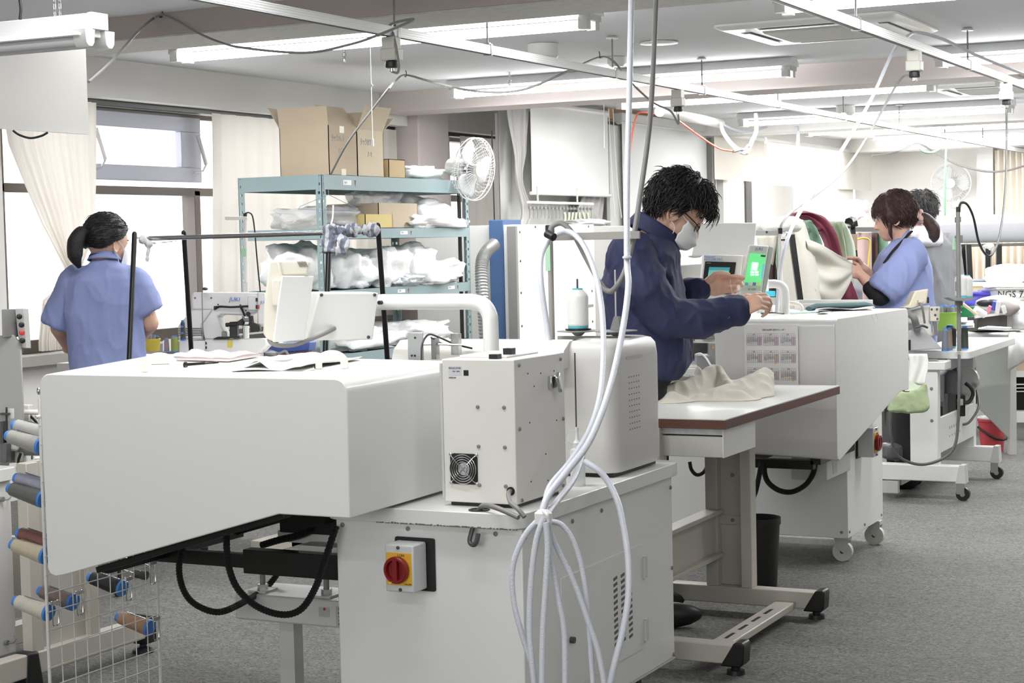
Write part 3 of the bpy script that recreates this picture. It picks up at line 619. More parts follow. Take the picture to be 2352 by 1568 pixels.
# panels of the second machine
p2=thing('operating_panel','white operating panel with a black touch screen, seen past the hands of the man','control panel',D(1660,640,7.05))
def quadbox(pts,d,t,name,mat,par,bev=.004):
    P=[D(u,v,dd) for (u,v),dd in zip(pts,d if isinstance(d,(list,tuple)) else [d]*4)]
    return MB().prism(P,FWD*t).build(name,mat,par,bevel=bev)
quadbox([(1617,584),(1707,586),(1697,690),(1607,687)],7.0,.07,'case',warm_paint,p2)
quadbox([(1707,586),(1718,584),(1708,688),(1697,690)],7.02,.07,'case_side',warm_paint,p2,.002)
quadbox([(1620,600),(1691,602),(1681,676),(1611,674)],6.995,.004,'bezel',black,p2,.001)
quadbox([(1629,613),(1677,614),(1675,621),(1628,620)],6.99,.003,'screen_title_bar',M('screen teal dark',(70,150,155),.4,emit=.35),p2,0)
quadbox([(1628,620),(1675,621),(1670,664),(1622,662)],6.99,.003,'screen',M('screen teal',(90,185,175),.4,emit=.4),p2,0)
lettering('Robustor',.012,D(1617,591.5,6.99),RGT,UPV,M('blue print',(60,120,200),.5),p2,'lettering'); lettering('ACT-250 EXC',.0125,D(1616.5,597.5,6.99),RGT,UPV,M('blue print',(60,120,200),.5),p2,'lettering')
lettering('MELSEC',.005,D(1623,605,6.985),RGT,UPV,grey_paint,p2,'lettering')
quadbox([(1604,512),(1738,511),(1731,588),(1589,588)],7.2,.012,'back_plate',white_paint,p2)
quadbox([(1584,587),(1612,586),(1612,589),(1598,590)],7.1,.09,'tilted_flange',grey_paint,p2,.001)
j2=thing('sewing_terminal','slim white operating terminal with a bright green screen beside the man','control panel',D(1735,640,6.9))
quadbox([(1721,562),(1766,564),(1750,668),(1696,690)],[6.9]*4,.035,'case',warm_paint,j2,.006)
quadbox([(1766,564),(1777,569),(1757,684),(1750,668)],[6.91]*4,.03,'case_side',grey_paint,j2,.002)
quadbox([(1698,665),(1751,668),(1748,690),(1694,688)],6.89,.035,'lower_case',warm_paint,j2,.006)
scr_=quadbox([(1722.5,581),(1760,584),(1747,657),(1709,653)],6.892,.004,'screen',M('screen green',(105,218,135),.4,emit=.6),j2,.0)
quadbox([(1727.5,602),(1742.5,603),(1739,621),(1725,620)],6.888,.002,'pattern_window',M('screen white',(235,238,245),.4,emit=.6),scr_,0)
for a in range(2):
    for b in range(2): quadbox([(1724.5+b*10,622+a*6),(1733+b*10,622.5+a*6),(1732+b*10,627+a*6),(1723.7+b*10,626.5+a*6)],6.888,.002,'value_field',M('screen white',(235,238,245),.4,emit=.6),scr_,0)
for k,c in enumerate(((110,150,155),(190,185,180),(110,105,160),(200,195,130))): quadbox([(1711.5+k*9,648),(1719+k*9,648.7),(1718+k*9,656),(1710+k*9,655.3)],6.888,.002,'soft_key',M('soft key %d'%k,c,.4,emit=.3),scr_,0)
quadbox([(1748,585),(1759,586),(1758,590),(1747,589)],6.888,.002,'status_field',dark_grey,scr_,0)
quadbox([(1751,606),(1756,606.5),(1752,640),(1747,639.5)],6.888,.002,'scroll_field',M('screen blue',(120,200,225),.4,emit=.4),scr_,0)
lettering('JUKI',.0155,D(1735,574.5,6.885),RGT,UPV,M('logo blue',(40,60,160),.5),j2,'logo',shear=.15)
lettering('IP-420',.012,D(1718,666.5,6.88),RGT,UPV,dark_grey,j2,'lettering')
MB().tube([D(1765,652,7.1),D(1783,652,7.1),D(1797,658,7.1),D(1803,675,7.1),D(1804,722,7.1)],.0175,16,6).build('swing_arm',white_paint,m2,smooth=60)
block([(1758,668,1781,680,7.3,.03)],'teal_screen',M('screen cyan',(70,200,220),.4,emit=.4),m2); block([(1745,682,1790,700,7.3,.05),(1740,705,1775,720,7.25,.06)],'second_head_parts',warm_paint,m2)
# bobbin case with a ball chain on top of the hood, handle, tools, wallet, papers
zt2=1.024
q=MB().lathe([(.012,0),(.014,.004),(.014,.02),(.011,.022),(.0055,.024),(.0055,.034),(.009,.036),(.009,.042),(.004,.046)],onz(1752,718,zt2),Z,16).build('thread_tensioner',chrome); tag(q,'small chrome thread tensioner standing on the hood of the second machine','machine fitting')
h2=hoop_handle(onz(1818,716,zt2),X*.99,.088,.036,.006); tag(h2,'cream carrying handle on the hood of the second machine','handle')
wal=MB(); P=[onz(u,v,zt2) for u,v in ((1858,714),(2000,709))]
d=(P[1]-P[0]).normalized(); nn=V((-d.y,d.x,0)); L=(P[1]-P[0]).length
wal.loft([[P[0]+d*(L*t)+nn*(.035*math.cos(a))+Z*(.012+.012*math.sin(a)+ (.006 if t>.1 else 0))*(1 if 0<t<1 else .75) for a in [2*PI*i/12 for i in range(12)]] for t in (0,.05,.12,.3,.5,.7,.9,1)])
tag(wal.build('tool_roll',M('dark teal cloth',(58,82,84),.8,bump=.2)),'dark teal cloth tool roll lying on the hood of the second machine','tool roll')
tb=block([(1834,697,1872,718,7.42,.1),(1836,688,2005,714,7.45,.12)],'tray_box',grey_paint,None); tag(tb,'long pale grey box standing behind the dark teal tool roll','box')
def paper_sheet(name,pts,z,label,cat='paper',mat=None,wave=.004,group=None):
    P=[onz(u,v,z) for u,v in pts]
    m=MB().sheet(lambda a,b: (P[0]*(1-a)*(1-b)+P[1]*a*(1-b)+P[2]*a*b+P[3]*(1-a)*b)+Z*(wave*(math.sin(a*7+b*3)*.5+.5)),14,8)
    return tag(m.build(name,mat or paper,solid=.0012,smooth=180),label,cat,group)
paper_sheet('paper_sheet',((1872,713),(2010,709),(1985,703),(1890,706)),zt2+.004,'loose white paper sheet in front of the dark teal tool roll',wave=.008)
pn=MB().cyl(onz(1815,719,zt2+.005),onz(1883,716,zt2+.005),.0045,n=10); tag(pn.build('marker_pen',M('pale green pen',(206,232,228),.4)),'pale green marker pen on the hood of the second machine','pen')
cl=MB().prism([onz(1886,716,zt2+.004),onz(1903,715,zt2+.004),onz(1901,713,zt2+.012),onz(1888,714,zt2+.012)],nn*.03).tube([onz(1876,718,zt2+.003),onz(1886,716,zt2+.01),onz(1903,715,zt2+.01),onz(1912,716,zt2+.003)],.0016,6); tag(cl.build('binder_clip',black),'black binder clip on the hood of the second machine','clip')
tz=MB().tube([onz(1748,720,zt2+.002),onz(1775,718,zt2+.004),onz(1800,720,zt2+.002)],.003,6); tag(tz.build('tweezers',dark_grey),'dark tweezers lying by the chrome tensioner','tweezers')
tag(MB().tube([onx(1993,713,-1.84)+X*.012+Z*.004,onx(1996,727,-1.835)+X*.012,onx(2003,737,-1.835)+X*.012,onx(2008,730,-1.835)+X*.012,onx(2002,716,-1.835)+X*.012+Z*.004],.0008,5).build('loose_thread',white_thread),'loop of white thread hanging over the side edge of the hood','thread')
# thread stand of the second machine
t2=thing('thread_stand','white thread stand with a black tipped pole behind the green screen terminal','thread stand',D(1793,720,7.4))
MB().cyl(D(1792,535,7.4),D(1795,740,7.4),.0085,n=12).build('pole',warm_paint,t2)
MB().cyl(D(1792,537,7.4),D(1792,524,7.4),.0095,n=12).build('pole_cap',black,t2)
MB().obox(D(1763,535,7.4),RGT*.06,UPV*.011,FWD*.004).build('guide_bar',grey_paint,t2,bevel=.001)
MB().cyl(D(1761,533,7.39),D(1761,533,7.36),.005,n=12).build('bolt',dark_grey,t2)
# brown edged work table
wt=thing('work_table','white topped work table with a brown edge on splayed grey feet','table',(-2.05,5.6,0))
WX0,WX1,WY0,WY1,WZ=-2.245,-1.808,5.058,6.30,.785
MB().box(WX0,WX1,WY0,WY1,WZ-.003,WZ).build('table_top',table_top,wt)
MB().box(WX0,WX1,WY0,WY1,WZ-.031,WZ-.003).build('edge_band',brown_edge,wt,bevel=.001)
dzb=ony(1654,1052,5.066).z
MB().box(-2.235,-1.822,5.075,5.37,dzb,WZ-.055).build('drawer',M('drawer grey',(196,194,188),.45,noise_amt=.05),wt,bevel=.002)
MB().box(-2.235,-1.822,5.07,5.37,WZ-.05,WZ-.031).build('drawer_rail',M('scuffed metal',(190,192,194),.4,metal=.3,noise_amt=.25,noise_scale=60),wt)
MB().box(-1.8225,-1.8195,5.07,5.37,dzb,WZ-.031).build('drawer_side',white_paint,wt)
frame_paint=M('warm grey frame paint',(192,187,178),.4)
for yc in (5.08,5.93):
    c0=-2.2; 
    if 1:
        q=MB(); z1=WZ-.031
        q.box(-2.19,-2.145,yc-.03,yc+.03,.095,z1).box(-2.06,-2.02,yc-.03,yc+.03,.095,z1).box(-2.15,-2.05,yc+.012,yc+.024,.095,z1)
        co=q.build('column',frame_paint,wt,bevel=.003)
        MB().box(-2.145,-2.06,yc+.005,yc+.012,.315,.345).build('cross_plate',frame_paint,co)
        screws([((-2.10,yc+.005,.33),-Y),((-2.10,yc+.01,.49),-Y)],co,mid_grey,r=.007)
    ft=MB().prism([(-2.46,yc-.03,.035),(-1.80,yc-.03,.035),(-1.775,yc-.03,.095),(-2.45,yc-.03,.095)],(0,.06,0)).build('foot',frame_paint,wt,bevel=.004)
    for sx,s in ((-1.79,1),(-2.45,-1)):
        MB().prism([(sx-.045*s,yc-.034,.028),(sx+.02*s,yc-.034,.028),(sx+.03*s,yc-.034,.04),(sx+.034*s,yc-.034,.095),(sx+.028*s,yc-.034,.105),(sx+.0*s,yc-.034,.102)],(0,.068,0)).build('foot_cap',black,wt,bevel=.005)
        MB().cyl((sx-.005*s,yc,0),(sx-.005*s,yc,.014),.029,.027,n=20).cyl((sx-.005*s,yc,.012),(sx-.005*s,yc,.03),.014,n=12).build('levelling_foot',black,wt)
MB().box(-2.19,-2.13,5.1,5.92,.20,.215).box(-2.17,-2.155,5.1,5.92,.205,.36).box(-2.19,-2.13,5.1,5.92,.355,.37).build('brace_beam',frame_paint,wt,bevel=.002)
MB().box(-1.93,-1.86,5.1,5.92,.035,.06).build('stretcher',frame_paint,wt,bevel=.004)
for k in range(4): MB().box(-1.904,-1.892,5.28+k*.13,5.36+k*.13,.0602,.0606).build('slot',black,wt)
# black bin, hose coil on the floor
bp_=onz(1742,1352,0)
bn=thing('waste_bin','tall black waste bin on the floor behind the table column','bin',bp_)
MB().lathe([(.001,.004),(.066,.004),(.066,0),(.07,0),(.084,.25),(.088,.25),(.088,.275),(.082,.275),(.066,.01)],bp_,Z,30).build('body',black,bn)
hc=onz(1612,1238,0)
tag(MB().tube([hc+V((.13*math.cos(a)*(1-.02*a/6),.13*math.sin(a),.012+.0045*a)) for a in [i*PI/8 for i in range(50)]],.009,8,2).build('hose_coil',clear_hose),'coiled translucent hose lying on the floor under the second machine','hose')
# ================================================================== translucent hoses hung over the corner of the foreground machine
hs=[
 ([(1454,-140),(1450,0),(1446,200),(1441,400),(1440,590),(1443,660),(1428,770),(1398,900),(1355,1010),(1300,1085),(1258,1140),(1243,1185)],[5.25,5.2,5.12,5.04,4.92,4.84,4.72,4.55,4.4,4.27,4.2,4.17],.0088,'thick milky hose dropping from the ceiling past the man to the tied bundle'),
 ([(1262,800),(1255,740),(1243,650),(1243,590),(1262,552),(1300,531),(1335,555),(1365,620),(1381,700),(1386,790),(1380,900),(1355,985),(1310,1060),(1262,1120),(1250,1180)],[5.05,5.05,5.05,5.08,5.12,5.14,5.1,5.02,4.92,4.8,4.62,4.48,4.36,4.27,4.2],.0082,'milky hose arching over the thread stand in front of the white cabinet'),
 ([(1245,1185),(1205,1230),(1178,1300),(1180,1380),(1200,1460),(1225,1540),(1240,1640)],4.12,.0068,'milky hose of the tied bundle, leftmost bowed strand'),
 ([(1250,1188),(1232,1240),(1220,1330),(1216,1440),(1222,1520),(1235,1640)],4.1,.0072,'milky hose of the tied bundle, second strand from the left'),
 ([(1254,1200),(1258,1260),(1253,1350),(1247,1450),(1245,1568),(1246,1660)],4.08,.0072,'milky hose of the tied bundle, straight middle strand'),
 ([(1256,1205),(1268,1290),(1282,1370),(1296,1450),(1298,1568),(1296,1660)],4.11,.0070,'milky hose of the tied bundle, fourth strand passing the door knob'),
 ([(1256,1206),(1285,1270),(1320,1340),(1352,1430),(1375,1500),(1392,1600),(1398,1680)],4.14,.0068,'milky hose of the tied bundle, slanting strand reaching far right'),
 ([(1258,1196),(1290,1205),(1318,1245),(1338,1310),(1350,1400),(1357,1490),(1364,1600),(1368,1680)],4.16,.0066,'milky hose of the tied bundle, strand arching high to the right'),
 ([(1345,1060),(1385,1090),(1416,1145),(1432,1210),(1443,1290),(1443,1370),(1430,1450),(1410,1530),(1392,1620),(1380,1690)],[4.75,4.66,4.56,4.5,4.44,4.4,4.36,4.32,4.3,4.28],.0085,'milky hose sweeping down past the hinges of the foreground cabinet'),
 ([(1340,1040),(1318,1100),(1280,1150),(1255,1185)],[4.6,4.45,4.3,4.18],.0075,'short milky hose with printed marks joining the bundle behind the others'),
]
for p,d,r,l in hs: hose(p,d,r,l,'hose',clear_hose,'air_hose')
tag(MB().lathe([(.012,-.02),(.02,-.012),(.021,.012),(.012,.02)],D(1248,1190,4.12),UPV,16).tube([D(1247,1172,4.11),D(1256,1182,4.08),D(1262,1200,4.09),D(1264,1225,4.11)],.004,8).build('tie_strap',M('white tie',(228,228,228),.6)),'white strap tying the milky hoses together at the slab corner','strap')
tag(MB().lathe([(.0095,-.004),(.0125,-.002),(.0125,.002),(.0095,.004)],D(1440,591,4.9),UPV,16).build('hose_collar',clear_hose),'small clear collar around the thick milky hose','hose collar')
hose([(1510,-120),(1507,0),(1497,220),(1487,330),(1470,450),(1456,540),(1436,620),(1412,662),(1396,668),(1378,650),(1345,590),(1315,535),(1290,513),(1268,520),(1264,534)],[5.3,5.28,5.2,5.18,5.14,5.1,5.08,5.08,5.1,5.12,5.15,5.16,5.17,5.17,5.17],.0078,'thick grey cable dropping from the ceiling to the top of the foreground thread stand','cable',grey_cable,'power_cable')
tag(MB().cyl(D(1256,536,5.1),D(1272,545,5.08),.012,n=12).build('cable_clip',black),'black clip holding hoses on the thread stand pole','clip')
# squeeze bottle standing on the slab
bo=thing('squeeze_bottle','slim translucent squeeze bottle with a nozzle standing beside the control box','bottle',(-1.978,4.345,.672))
o=V((-1.978,4.345,.672)); bm_=M('translucent plastic',(226,228,230),.3,sub=.2)
MB().lathe([(.001,0),(.0195,0),(.0205,.005),(.0205,.095),(.018,.1),(.0095,.104)],o,Z,22).build('body',bm_,bo)
MB().lathe([(.011,.1),(.0115,.118),(.009,.121),(.0052,.127),(.0035,.152),(.0015,.153)],o,Z,18).build('nozzle',M('white nozzle',(236,236,236),.4),bo)
MB().tube([o+V((-.011,-.004,.112)),o+V((-.028,-.01,.125)),o+V((-.024,-.008,.147)),o+V((-.004,0,.15))],.001,6).build('cap_strap',bm_,bo)
MB().lathe([(.0045,.149),(.0045,.157),(.0035,.16),(.001,.1601)],o,Z,12).build('nozzle_cap',bm_,bo)
tag(MB().cyl((-2.005,4.40,.673),(-2.005,4.40,1.03),.0022,n=8).build('steel_rod',dark_grey),'thin dark rod standing between the control box and the motor cover','rod')
# things lying on the foreground hood
zt=1.019
h1=hoop_handle(onz(366,853,zt),(.92,.38,0),.078,.040,.007); tag(h1,'cream carrying handle at the left end of the foreground hood','handle')
h3=hoop_handle(onz(762,846,zt),(.92,.38,0),.068,.038,.007); tag(h3,'cream carrying handle at the right end of the foreground hood','handle')
pink=M('pink printed cover',(196,140,148),.4,noise_amt=.3,noise_scale=18)
P=[onz(u,v,zt+.002) for u,v in ((382,826),(525,830),(598,818),(440,815))]
mg=MB().prism(P,Z*.006); tag(mg.build('magazine',M('folded magazine pages',(220,208,208),.5,noise_amt=.2,noise_scale=30)),'pinkish folded leaflet lying at the back of the foreground hood','leaflet')
wp=MB().sheet(lambda a,b:(P[0]*(1-a)*(1-b)+P[1]*a*(1-b)+P[2]*a*b+P[3]*(1-a)*b)+Z*(.008+.012*abs(math.sin(a*9+b*4))*(b*.7+.3)*(1-.4*a)),18,8); tag(wp.build('plastic_wrap',M('crinkled clear wrap',(236,226,230),.12,alpha=.55,bump=.8,bump_scale=50),solid=.0006),'crinkled clear wrap over the pinkish leaflet','wrap')
tl=MB().beam(onz(430,838,zt+.006),onz(500,832,zt+.006),.006,.005).beam(onz(424,836,zt+.008),onz(470,833,zt+.012),.005,.005).cyl(onz(424,838,zt+.005),onz(428,838,zt+.005),.009,n=12).beam(onz(470,834,zt+.008),onz(502,831,zt+.006),.004,.004); tag(tl.build('thread_snips',black_metal),'dark thread snips lying on the foreground hood','snips')
tn=MB().cyl(onz(348,837,zt+.004),onz(400,836,zt+.004),.0015,n=8); tag(tn.build('needle_rod',chrome),'thin steel rod beneath the left carrying handle','rod')
# folded pale cloth piece beside the right handle
cl_=beige_cloth
P=[onz(u,v,zt) for u,v in ((560,850),(690,852),(832,826),(640,818))]
def foldfn(a,b):
    p=P[0]*(1-a)*(1-b)+P[1]*a*(1-b)+P[2]*a*b+P[3]*(1-a)*b
    h=.006+.022*math.exp(-((a-.75)/.25)**2)*math.sin(PI*min(1,b*1.1))+.014*math.exp(-((a-.25)/.16)**2)*(1-b)+.006*math.sin(a*8+b*5)
    return p+Z*max(.003,h)
pale=M('pale grey interlining',(218,219,215),.85)
cp=MB().sheet(foldfn,26,14); c_=cp.build('cut_cloth_piece',pale,solid=.003,smooth=180); tag(c_,'pale folded cloth piece lying beside the right handle on the foreground hood','cloth')
e=MB().sheet(lambda a,b:onz(532+a*190,852-b*18-a*4,zt+.002)+Z*.003*math.sin(a*6),12,4); tag(e.build('cut_cloth_piece',pale,solid=.002),'flat pale cloth piece underneath the folded one on the foreground hood','cloth')
# white mesh panel with thread spools on hooks, behind the hood
GX,GY0,GY1,GZ0,GZ1=-3.335,3.757,4.245,.02,.888
gr=thing('wire_mesh_panel','white wire mesh panel holding spools below the foreground hood','mesh panel',(GX,4.0,0))
wire=M('white coated wire',(222,221,216),.35)
MB().tube([(GX,GY0,0.0),(GX,GY0,GZ1-.02),(GX,GY0+.006,GZ1-.006),(GX,GY0+.02,GZ1),(GX,GY1-.02,GZ1),(GX,GY1-.006,GZ1-.006),(GX,GY1,GZ1-.02),(GX,GY1,0.0)],.0048,10,3).build('frame',wire,gr)
q=MB()
for k in range(1,9): y=GY0+(GY1-GY0)*k/9; q.cyl((GX,y,GZ0),(GX,y,GZ1),.0017,n=7)
for k in range(17): z=GZ0+.052*k+.01; q.cyl((GX+.003,GY0-.006,z),(GX+.003,GY1+.004,z),.0017,n=7)
q.build('mesh',wire,gr)
def mesh_hook(p):
    q=MB(); p=V(p)
    for s in (-.012,.012): q.tube([p+V((.004,s,.035)),p+V((.009,s,.03)),p+V((.009,s,-.028)),p+V((.006,s*.2,-.034))],.0016,6,2)
    q.beam(p+V((.009,-.014,.03)),p+V((.009,.014,.03)),.006,.01).tube([p+V((.006,0,.02)),p+V((-.1,0,.042))],.0018,6,1).tube([p+V((.004,.02,.035)),p+V((.006,.024,.026))],.002,6,1)
    return q
SP=[((97,1024),(168,166,160),'upper grey thread spool on the mesh panel, nearest post'),((112,1000),(176,176,172),'pale grey thread spool behind the upper grey one on the mesh panel'),
 ((101,1146),(98,98,97),'dark grey thread spool on the mesh panel, second from the top'),((116,1122),(150,152,168),'lilac grey thread spool behind the dark grey one on the mesh panel'),
 ((107,1276),(196,184,160),'beige thread spool on the mesh panel, above the cream one'),((122,1250),(118,76,70),'reddish brown thread spool peeping above the beige one'),
 ((114,1407),(208,200,186),'cream thread spool low on the mesh panel, nearest post'),((170,1383),(128,112,104),'taupe brown thread spool beside the cream one on the mesh panel'),
 ((283,1351),(20,24,28),'black thread spool hanging under the dark frame on the mesh panel'),((346,1442),(170,134,106),'tan thread spool at the far end of the mesh panel')]
for i,((u,v),c,l) in enumerate(SP):
    b=onx(u,v,GX-.012); t=spool('thread_spool',l,b,(-.972,0,.2),.128,.0255,.019,M('thread %d'%i,c,.45,bump=.35,bump_scale=120,stretch=(6,1,1),noise_amt=.12,noise_scale=30),'thread spools on the mesh panel')
    tag(mesh_hook(b+V((.012,0,.0))).build('mesh_hook',chrome),'wire hook carrying the '+l.split(' thread')[0]+' spool on the mesh panel','hook','wire hooks on the mesh panel')
b=onx(338,1322,GX-.01)
tag(MB().lathe([(.006,0),(.014,.003),(.014,.02),(.01,.023),(.01,.026),(.013,.03),(.013,.045),(.004,.05)],b,(-.98,0,.1),16).build('bobbin_stack',dark_grey),'dark bobbins on a hook at the far upper end of the mesh panel','bobbin')
tag(mesh_hook(b+V((.012,0,.01))).tube([b+V((-.05,0,.005)),b+V((-.1,.0,.015)),b+V((-.12,-.02,.035))],.0016,6,1).build('mesh_hook',chrome),'wire hook carrying dark bobbins, farthest on the mesh panel','hook','wire hooks on the mesh panel')
# T-legged table frame behind the mesh panel
lf=thing('table_frame','warm white T legged table frame with black feet behind the wire mesh panel','table frame',(-3.9,4.3,0))
g1=onz(338,1494,0); 
fx=g1.x; fy=g1.y
MB().prism([(fx-.025,fy-1.0,.05),(fx-.025,fy-.03,.05),(fx-.025,fy-.03,.115),(fx-.025,fy-.93,.125)],(.05,0,0)).build('foot',frame_paint,lf,bevel=.005)
MB().prism([(fx-.028,fy-.04,.03),(fx-.028,fy+.02,.03),(fx-.028,fy+.02,.12),(fx-.028,fy-.035,.13)],(.056,0,0)).build('foot_cap',black,lf,bevel=.005)
MB().lathe([(.001,0),(.036,0),(.036,.01),(.02,.018),(.012,.02),(.012,.035)],(fx,fy-.02,0),Z,22).build('levelling_foot',M('dark blue black rubber',(40,42,52),.3),lf)
nc=onz(92,1556,.05)
MB().prism([(fx-.03,nc.y-.03,.0),(fx-.03,nc.y+.05,.0),(fx-.03,nc.y+.03,.125),(fx-.03,nc.y-.02,.125)],(.06,0,0)).build('foot_cap',black,lf,bevel=.008)
cx=fx-.35
MB().prism([(cx-.025,fy-1.0,.05),(cx-.025,fy-.03,.05),(cx-.025,fy-.03,.115),(cx-.025,fy-.93,.125)],(.05,0,0)).build('foot',frame_paint,lf,bevel=.005)
MB().prism([(cx-.03,nc.y-.05,.0),(cx-.03,nc.y+.04,.0),(cx-.03,nc.y+.02,.125),(cx-.03,nc.y-.04,.125)],(.06,0,0)).build('foot_cap',black,lf,bevel=.008)
yc=fy-.42
MB().box(fx-.02,fx+.02,yc-.15,yc-.1,.11,.70).box(fx-.02,fx-.005,yc-.1,yc+.12,.11,.70).box(fx-.02,fx+.02,yc+.12,yc+.16,.11,.70).build('column',frame_paint,lf,bevel=.002)
MB().box(cx-.02,cx+.02,yc-.15,yc+.16,.11,.70).build('column',frame_paint,lf,bevel=.002)
MB().box(cx,fx,yc+.1,yc+.13,.2,.42).build('cross_panel',frame_paint,lf,bevel=.002)
pd_=thing('foot_pedal','black foot pedal on the floor behind the cream thread spool','pedal',onz(72,1441,0))
o=onz(72,1441,0)
MB().prism([o+V(p) for p in ((-.1,-.07,.006),(.1,-.07,.006),(.12,.05,.006),(-.08,.06,.006))],(0,0,.012)).build('base',black,pd_,bevel=.003)
MB().obox(o+V((.01,0,.032)),V((.075,-.0,.008)),V((0,.055,0)),V((0,0,.006))).build('treadle',dark_grey,pd_,bevel=.003)
MB().cyl(o+V((-.01,-.02,.02)),o+V((-.12,-.16,.012)),.005,n=8).build('pedal_rod',grey_paint,pd_)
# machine cut off by the left edge of the photograph
lm=thing('sewing_machine_cabinet','white machine cabinet at the left edge of the room, cut by the picture border','machine cabinet',(-4.2,3.7,0))
lx=-3.872
MB().box(-4.5,lx,3.0,4.215,.085,.628).build('cabinet',white_paint,lm,bevel=.003)
MB().prism(rrect(-4.52,lx+.015,2.95,4.24,.63,.03),(0,0,.04)).build('slab_top',table_top,lm,bevel=.002)
for y,z in ((4.17,.575),(4.165,.125)): MB().cyl((lx,y,z),(lx+.012,y,z),.008,n=10).tube([(lx+.005,y,z),(lx+.02,y+.01,z-.002),(lx+.022,y+.024,z+.008),(lx+.01,y+.03,z+.016)],.0022,6).build('screw_hook',mid_grey,lm)
MB().cyl((lx-.05,4.1,.0),(lx-.05,4.1,.085),.05,n=20).build('caster',black,lm)
hp_=thing('welting_head','machine head with a round arm, black plates and a curved guard above the left cabinet','machine head',D(60,1060,5.8))
MB().tube([D(36,946,5.75),D(70,946,5.76),D(130,947,5.8)],.009,14,1).build('round_arm',warm_paint,hp_,smooth=60)
MB().ball(D(38,946,5.74),.013,16).build('arm_end',warm_paint,hp_)
block([(36,930,66,990,5.78,.05),(17,936,34,962,5.7,.03)],'bracket_block',warm_paint,hp_,.002)
block([(12,934,18,1000,5.7,.02),(0,968,8,1020,5.65,.05),(0,948,20,953,5.68,.02)],'black_plates',black_metal,hp_,.001)
block([(0,1018,16,1062,5.6,.05),(18,1030,36,1062,5.7,.05)],'dark_housing',dark_grey,hp_,.002)
block([(14,990,40,1036,5.66,.03)],'pale_cover',grey_paint,hp_,.008)
block([(38,1042,62,1104,5.8,.1),(62,1052,140,1110,5.95,.1)],'lower_case',warm_paint,hp_,.003)
block([(64,1044,73,1055,5.85,.02)],'black_knob',black,hp_,.002)
MB().sheet(lambda a,b:D(45+60*b,975+70*(.5-.5*math.cos(a*PI))-0,5.72)-FWD*.03*math.sin(a*PI),12,3).build('curved_guard',mid_grey,hp_,solid=.003)
MB().tube([D(70,955,5.8),D(82,968,5.82),D(90,985,5.84)],.005,8).build('black_hose',black,hp_); MB().tube([D(48,1040,5.7),D(43,1055,5.7),D(40,1075,5.72),D(42,1088,5.74)],.0045,8).build('black_cable',black,hp_)
lower=block([(40,1104,150,1236,6.1,.3)],'machine_body',M('ivory machine paint',(206,202,190),.4),None,.01); tag(lower,'ivory machine body behind the spools at the left edge','machine body')
kb=MB().cyl(D(62,1232,5.95),D(62,1232,6.05),.011,n=16).cyl(D(55,1235,5.9),D(64,1230,5.99),.003,n=8); tag(kb.build('lever_knob',black),'black lever knob on the ivory machine body','knob')
tag(block([(78,1078,83,1086,6.08,.02),(80,1082,92,1084,6.06,.02)],'toggle_switch',dark_grey,None,.001),'small dark toggle switch on the ivory machine body','switch')
# grey push button box and grey side sheet
pb=thing('push_button_box','grey push button box with three black buttons and one red button','control box',D(32,800,5.75))
quadbox([(34,709),(54,708),(60,800),(44,797)],5.72,.06,'button_face',M('light grey enclosure',(176,176,174),.45),pb,.002)
quadbox([(3,710),(34,709),(38,772),(5,776)],[5.66,5.72,5.72,5.66],.08,'side',M('mid grey enclosure',(128,128,126),.5),pb,.002)
for (u,v),m_ in zip(((47,727),(52,746),(53,764),(54,782)),(black,black,M('red button',(196,60,62),.4),black)):
    n=-FWD*.9+RGT*.35
    q=MB().lathe([(.005,0),(.006,.012),(.009,.013),(.009,.022),(.006,.024)],D(u-4,v,5.71),n.normalized(),16); q.build('push_button',m_,pb)
gs=MB().prism([D(u,v,5.7) for u,v in ((-80,778),(30,768),(46,790),(52,940),(54,1060),(-80,1075))],FWD*.02); tag(gs.build('side_sheet',M('grey side sheet',(150,150,148),.5),bevel=.003),'grey painted side sheet below the push button box','panel')
tag(MB().ball(D(89,898,4.9),(.006,.006,.011),12).build('hood_knob',chrome),'small chrome knob on the far side of the foreground hood','knob')
# ================================================================== hanging board and unlit fitting at the upper left
bd=thing('hanging_board','grey hanging board below the unlit fitting in the upper left corner','board',D(204,305,6.6))
e1=D(204,305,6.6); zt_=D(200,82,6.6).z
MB().box(e1.x-.012,e1.x,e1.y-.8,e1.y,e1.z,zt_).build('panel',M('grey board',(196,194,190),.6,noise_amt=.04,noise_scale=4),bd)
MB().box(e1.x-.014,e1.x+.003,e1.y-.8,e1.y,e1.z-.006,e1.z).build('bottom_edge',grey_paint,bd)
MB().prism([(e1.x-.014,e1.y-.12,e1.z+.004),(e1.x-.014,e1.y-.8,e1.z+.004),(e1.x-.3,e1.y-.8,e1.z+.004)],(0,0,.012)).build('bottom_shelf',mid_grey,bd)
hose([(30,300),(45,310),(70,317),(95,312),(110,304)],6.2,.004,'black cable sagging beneath the hanging board','cable',black,'power_cable')
uf=thing('fluorescent_light','unlit twin tube fitting hung on chains in the upper left corner','ceiling light',D(200,60,5.25))
a=D(218,62,5.25); 
def U(dx,dy,dz): return a+V((dx,dy,dz))
MB().prism([U(0,-.035,.038),U(0,.035,.038),U(0,.04,-.012),U(0,.085,-.03),U(0,-.085,-.03),U(0,-.04,-.012)],(-1.25,0,0)).build('reflector',reflector,uf,bevel=.003)
MB().prism([U(.0,-.036,.04),U(.0,.036,.04),U(.0,.036,-.01),U(0,-.036,-.01)],(.022,0,0)).build('end_plate',grey_paint,uf,bevel=.002)
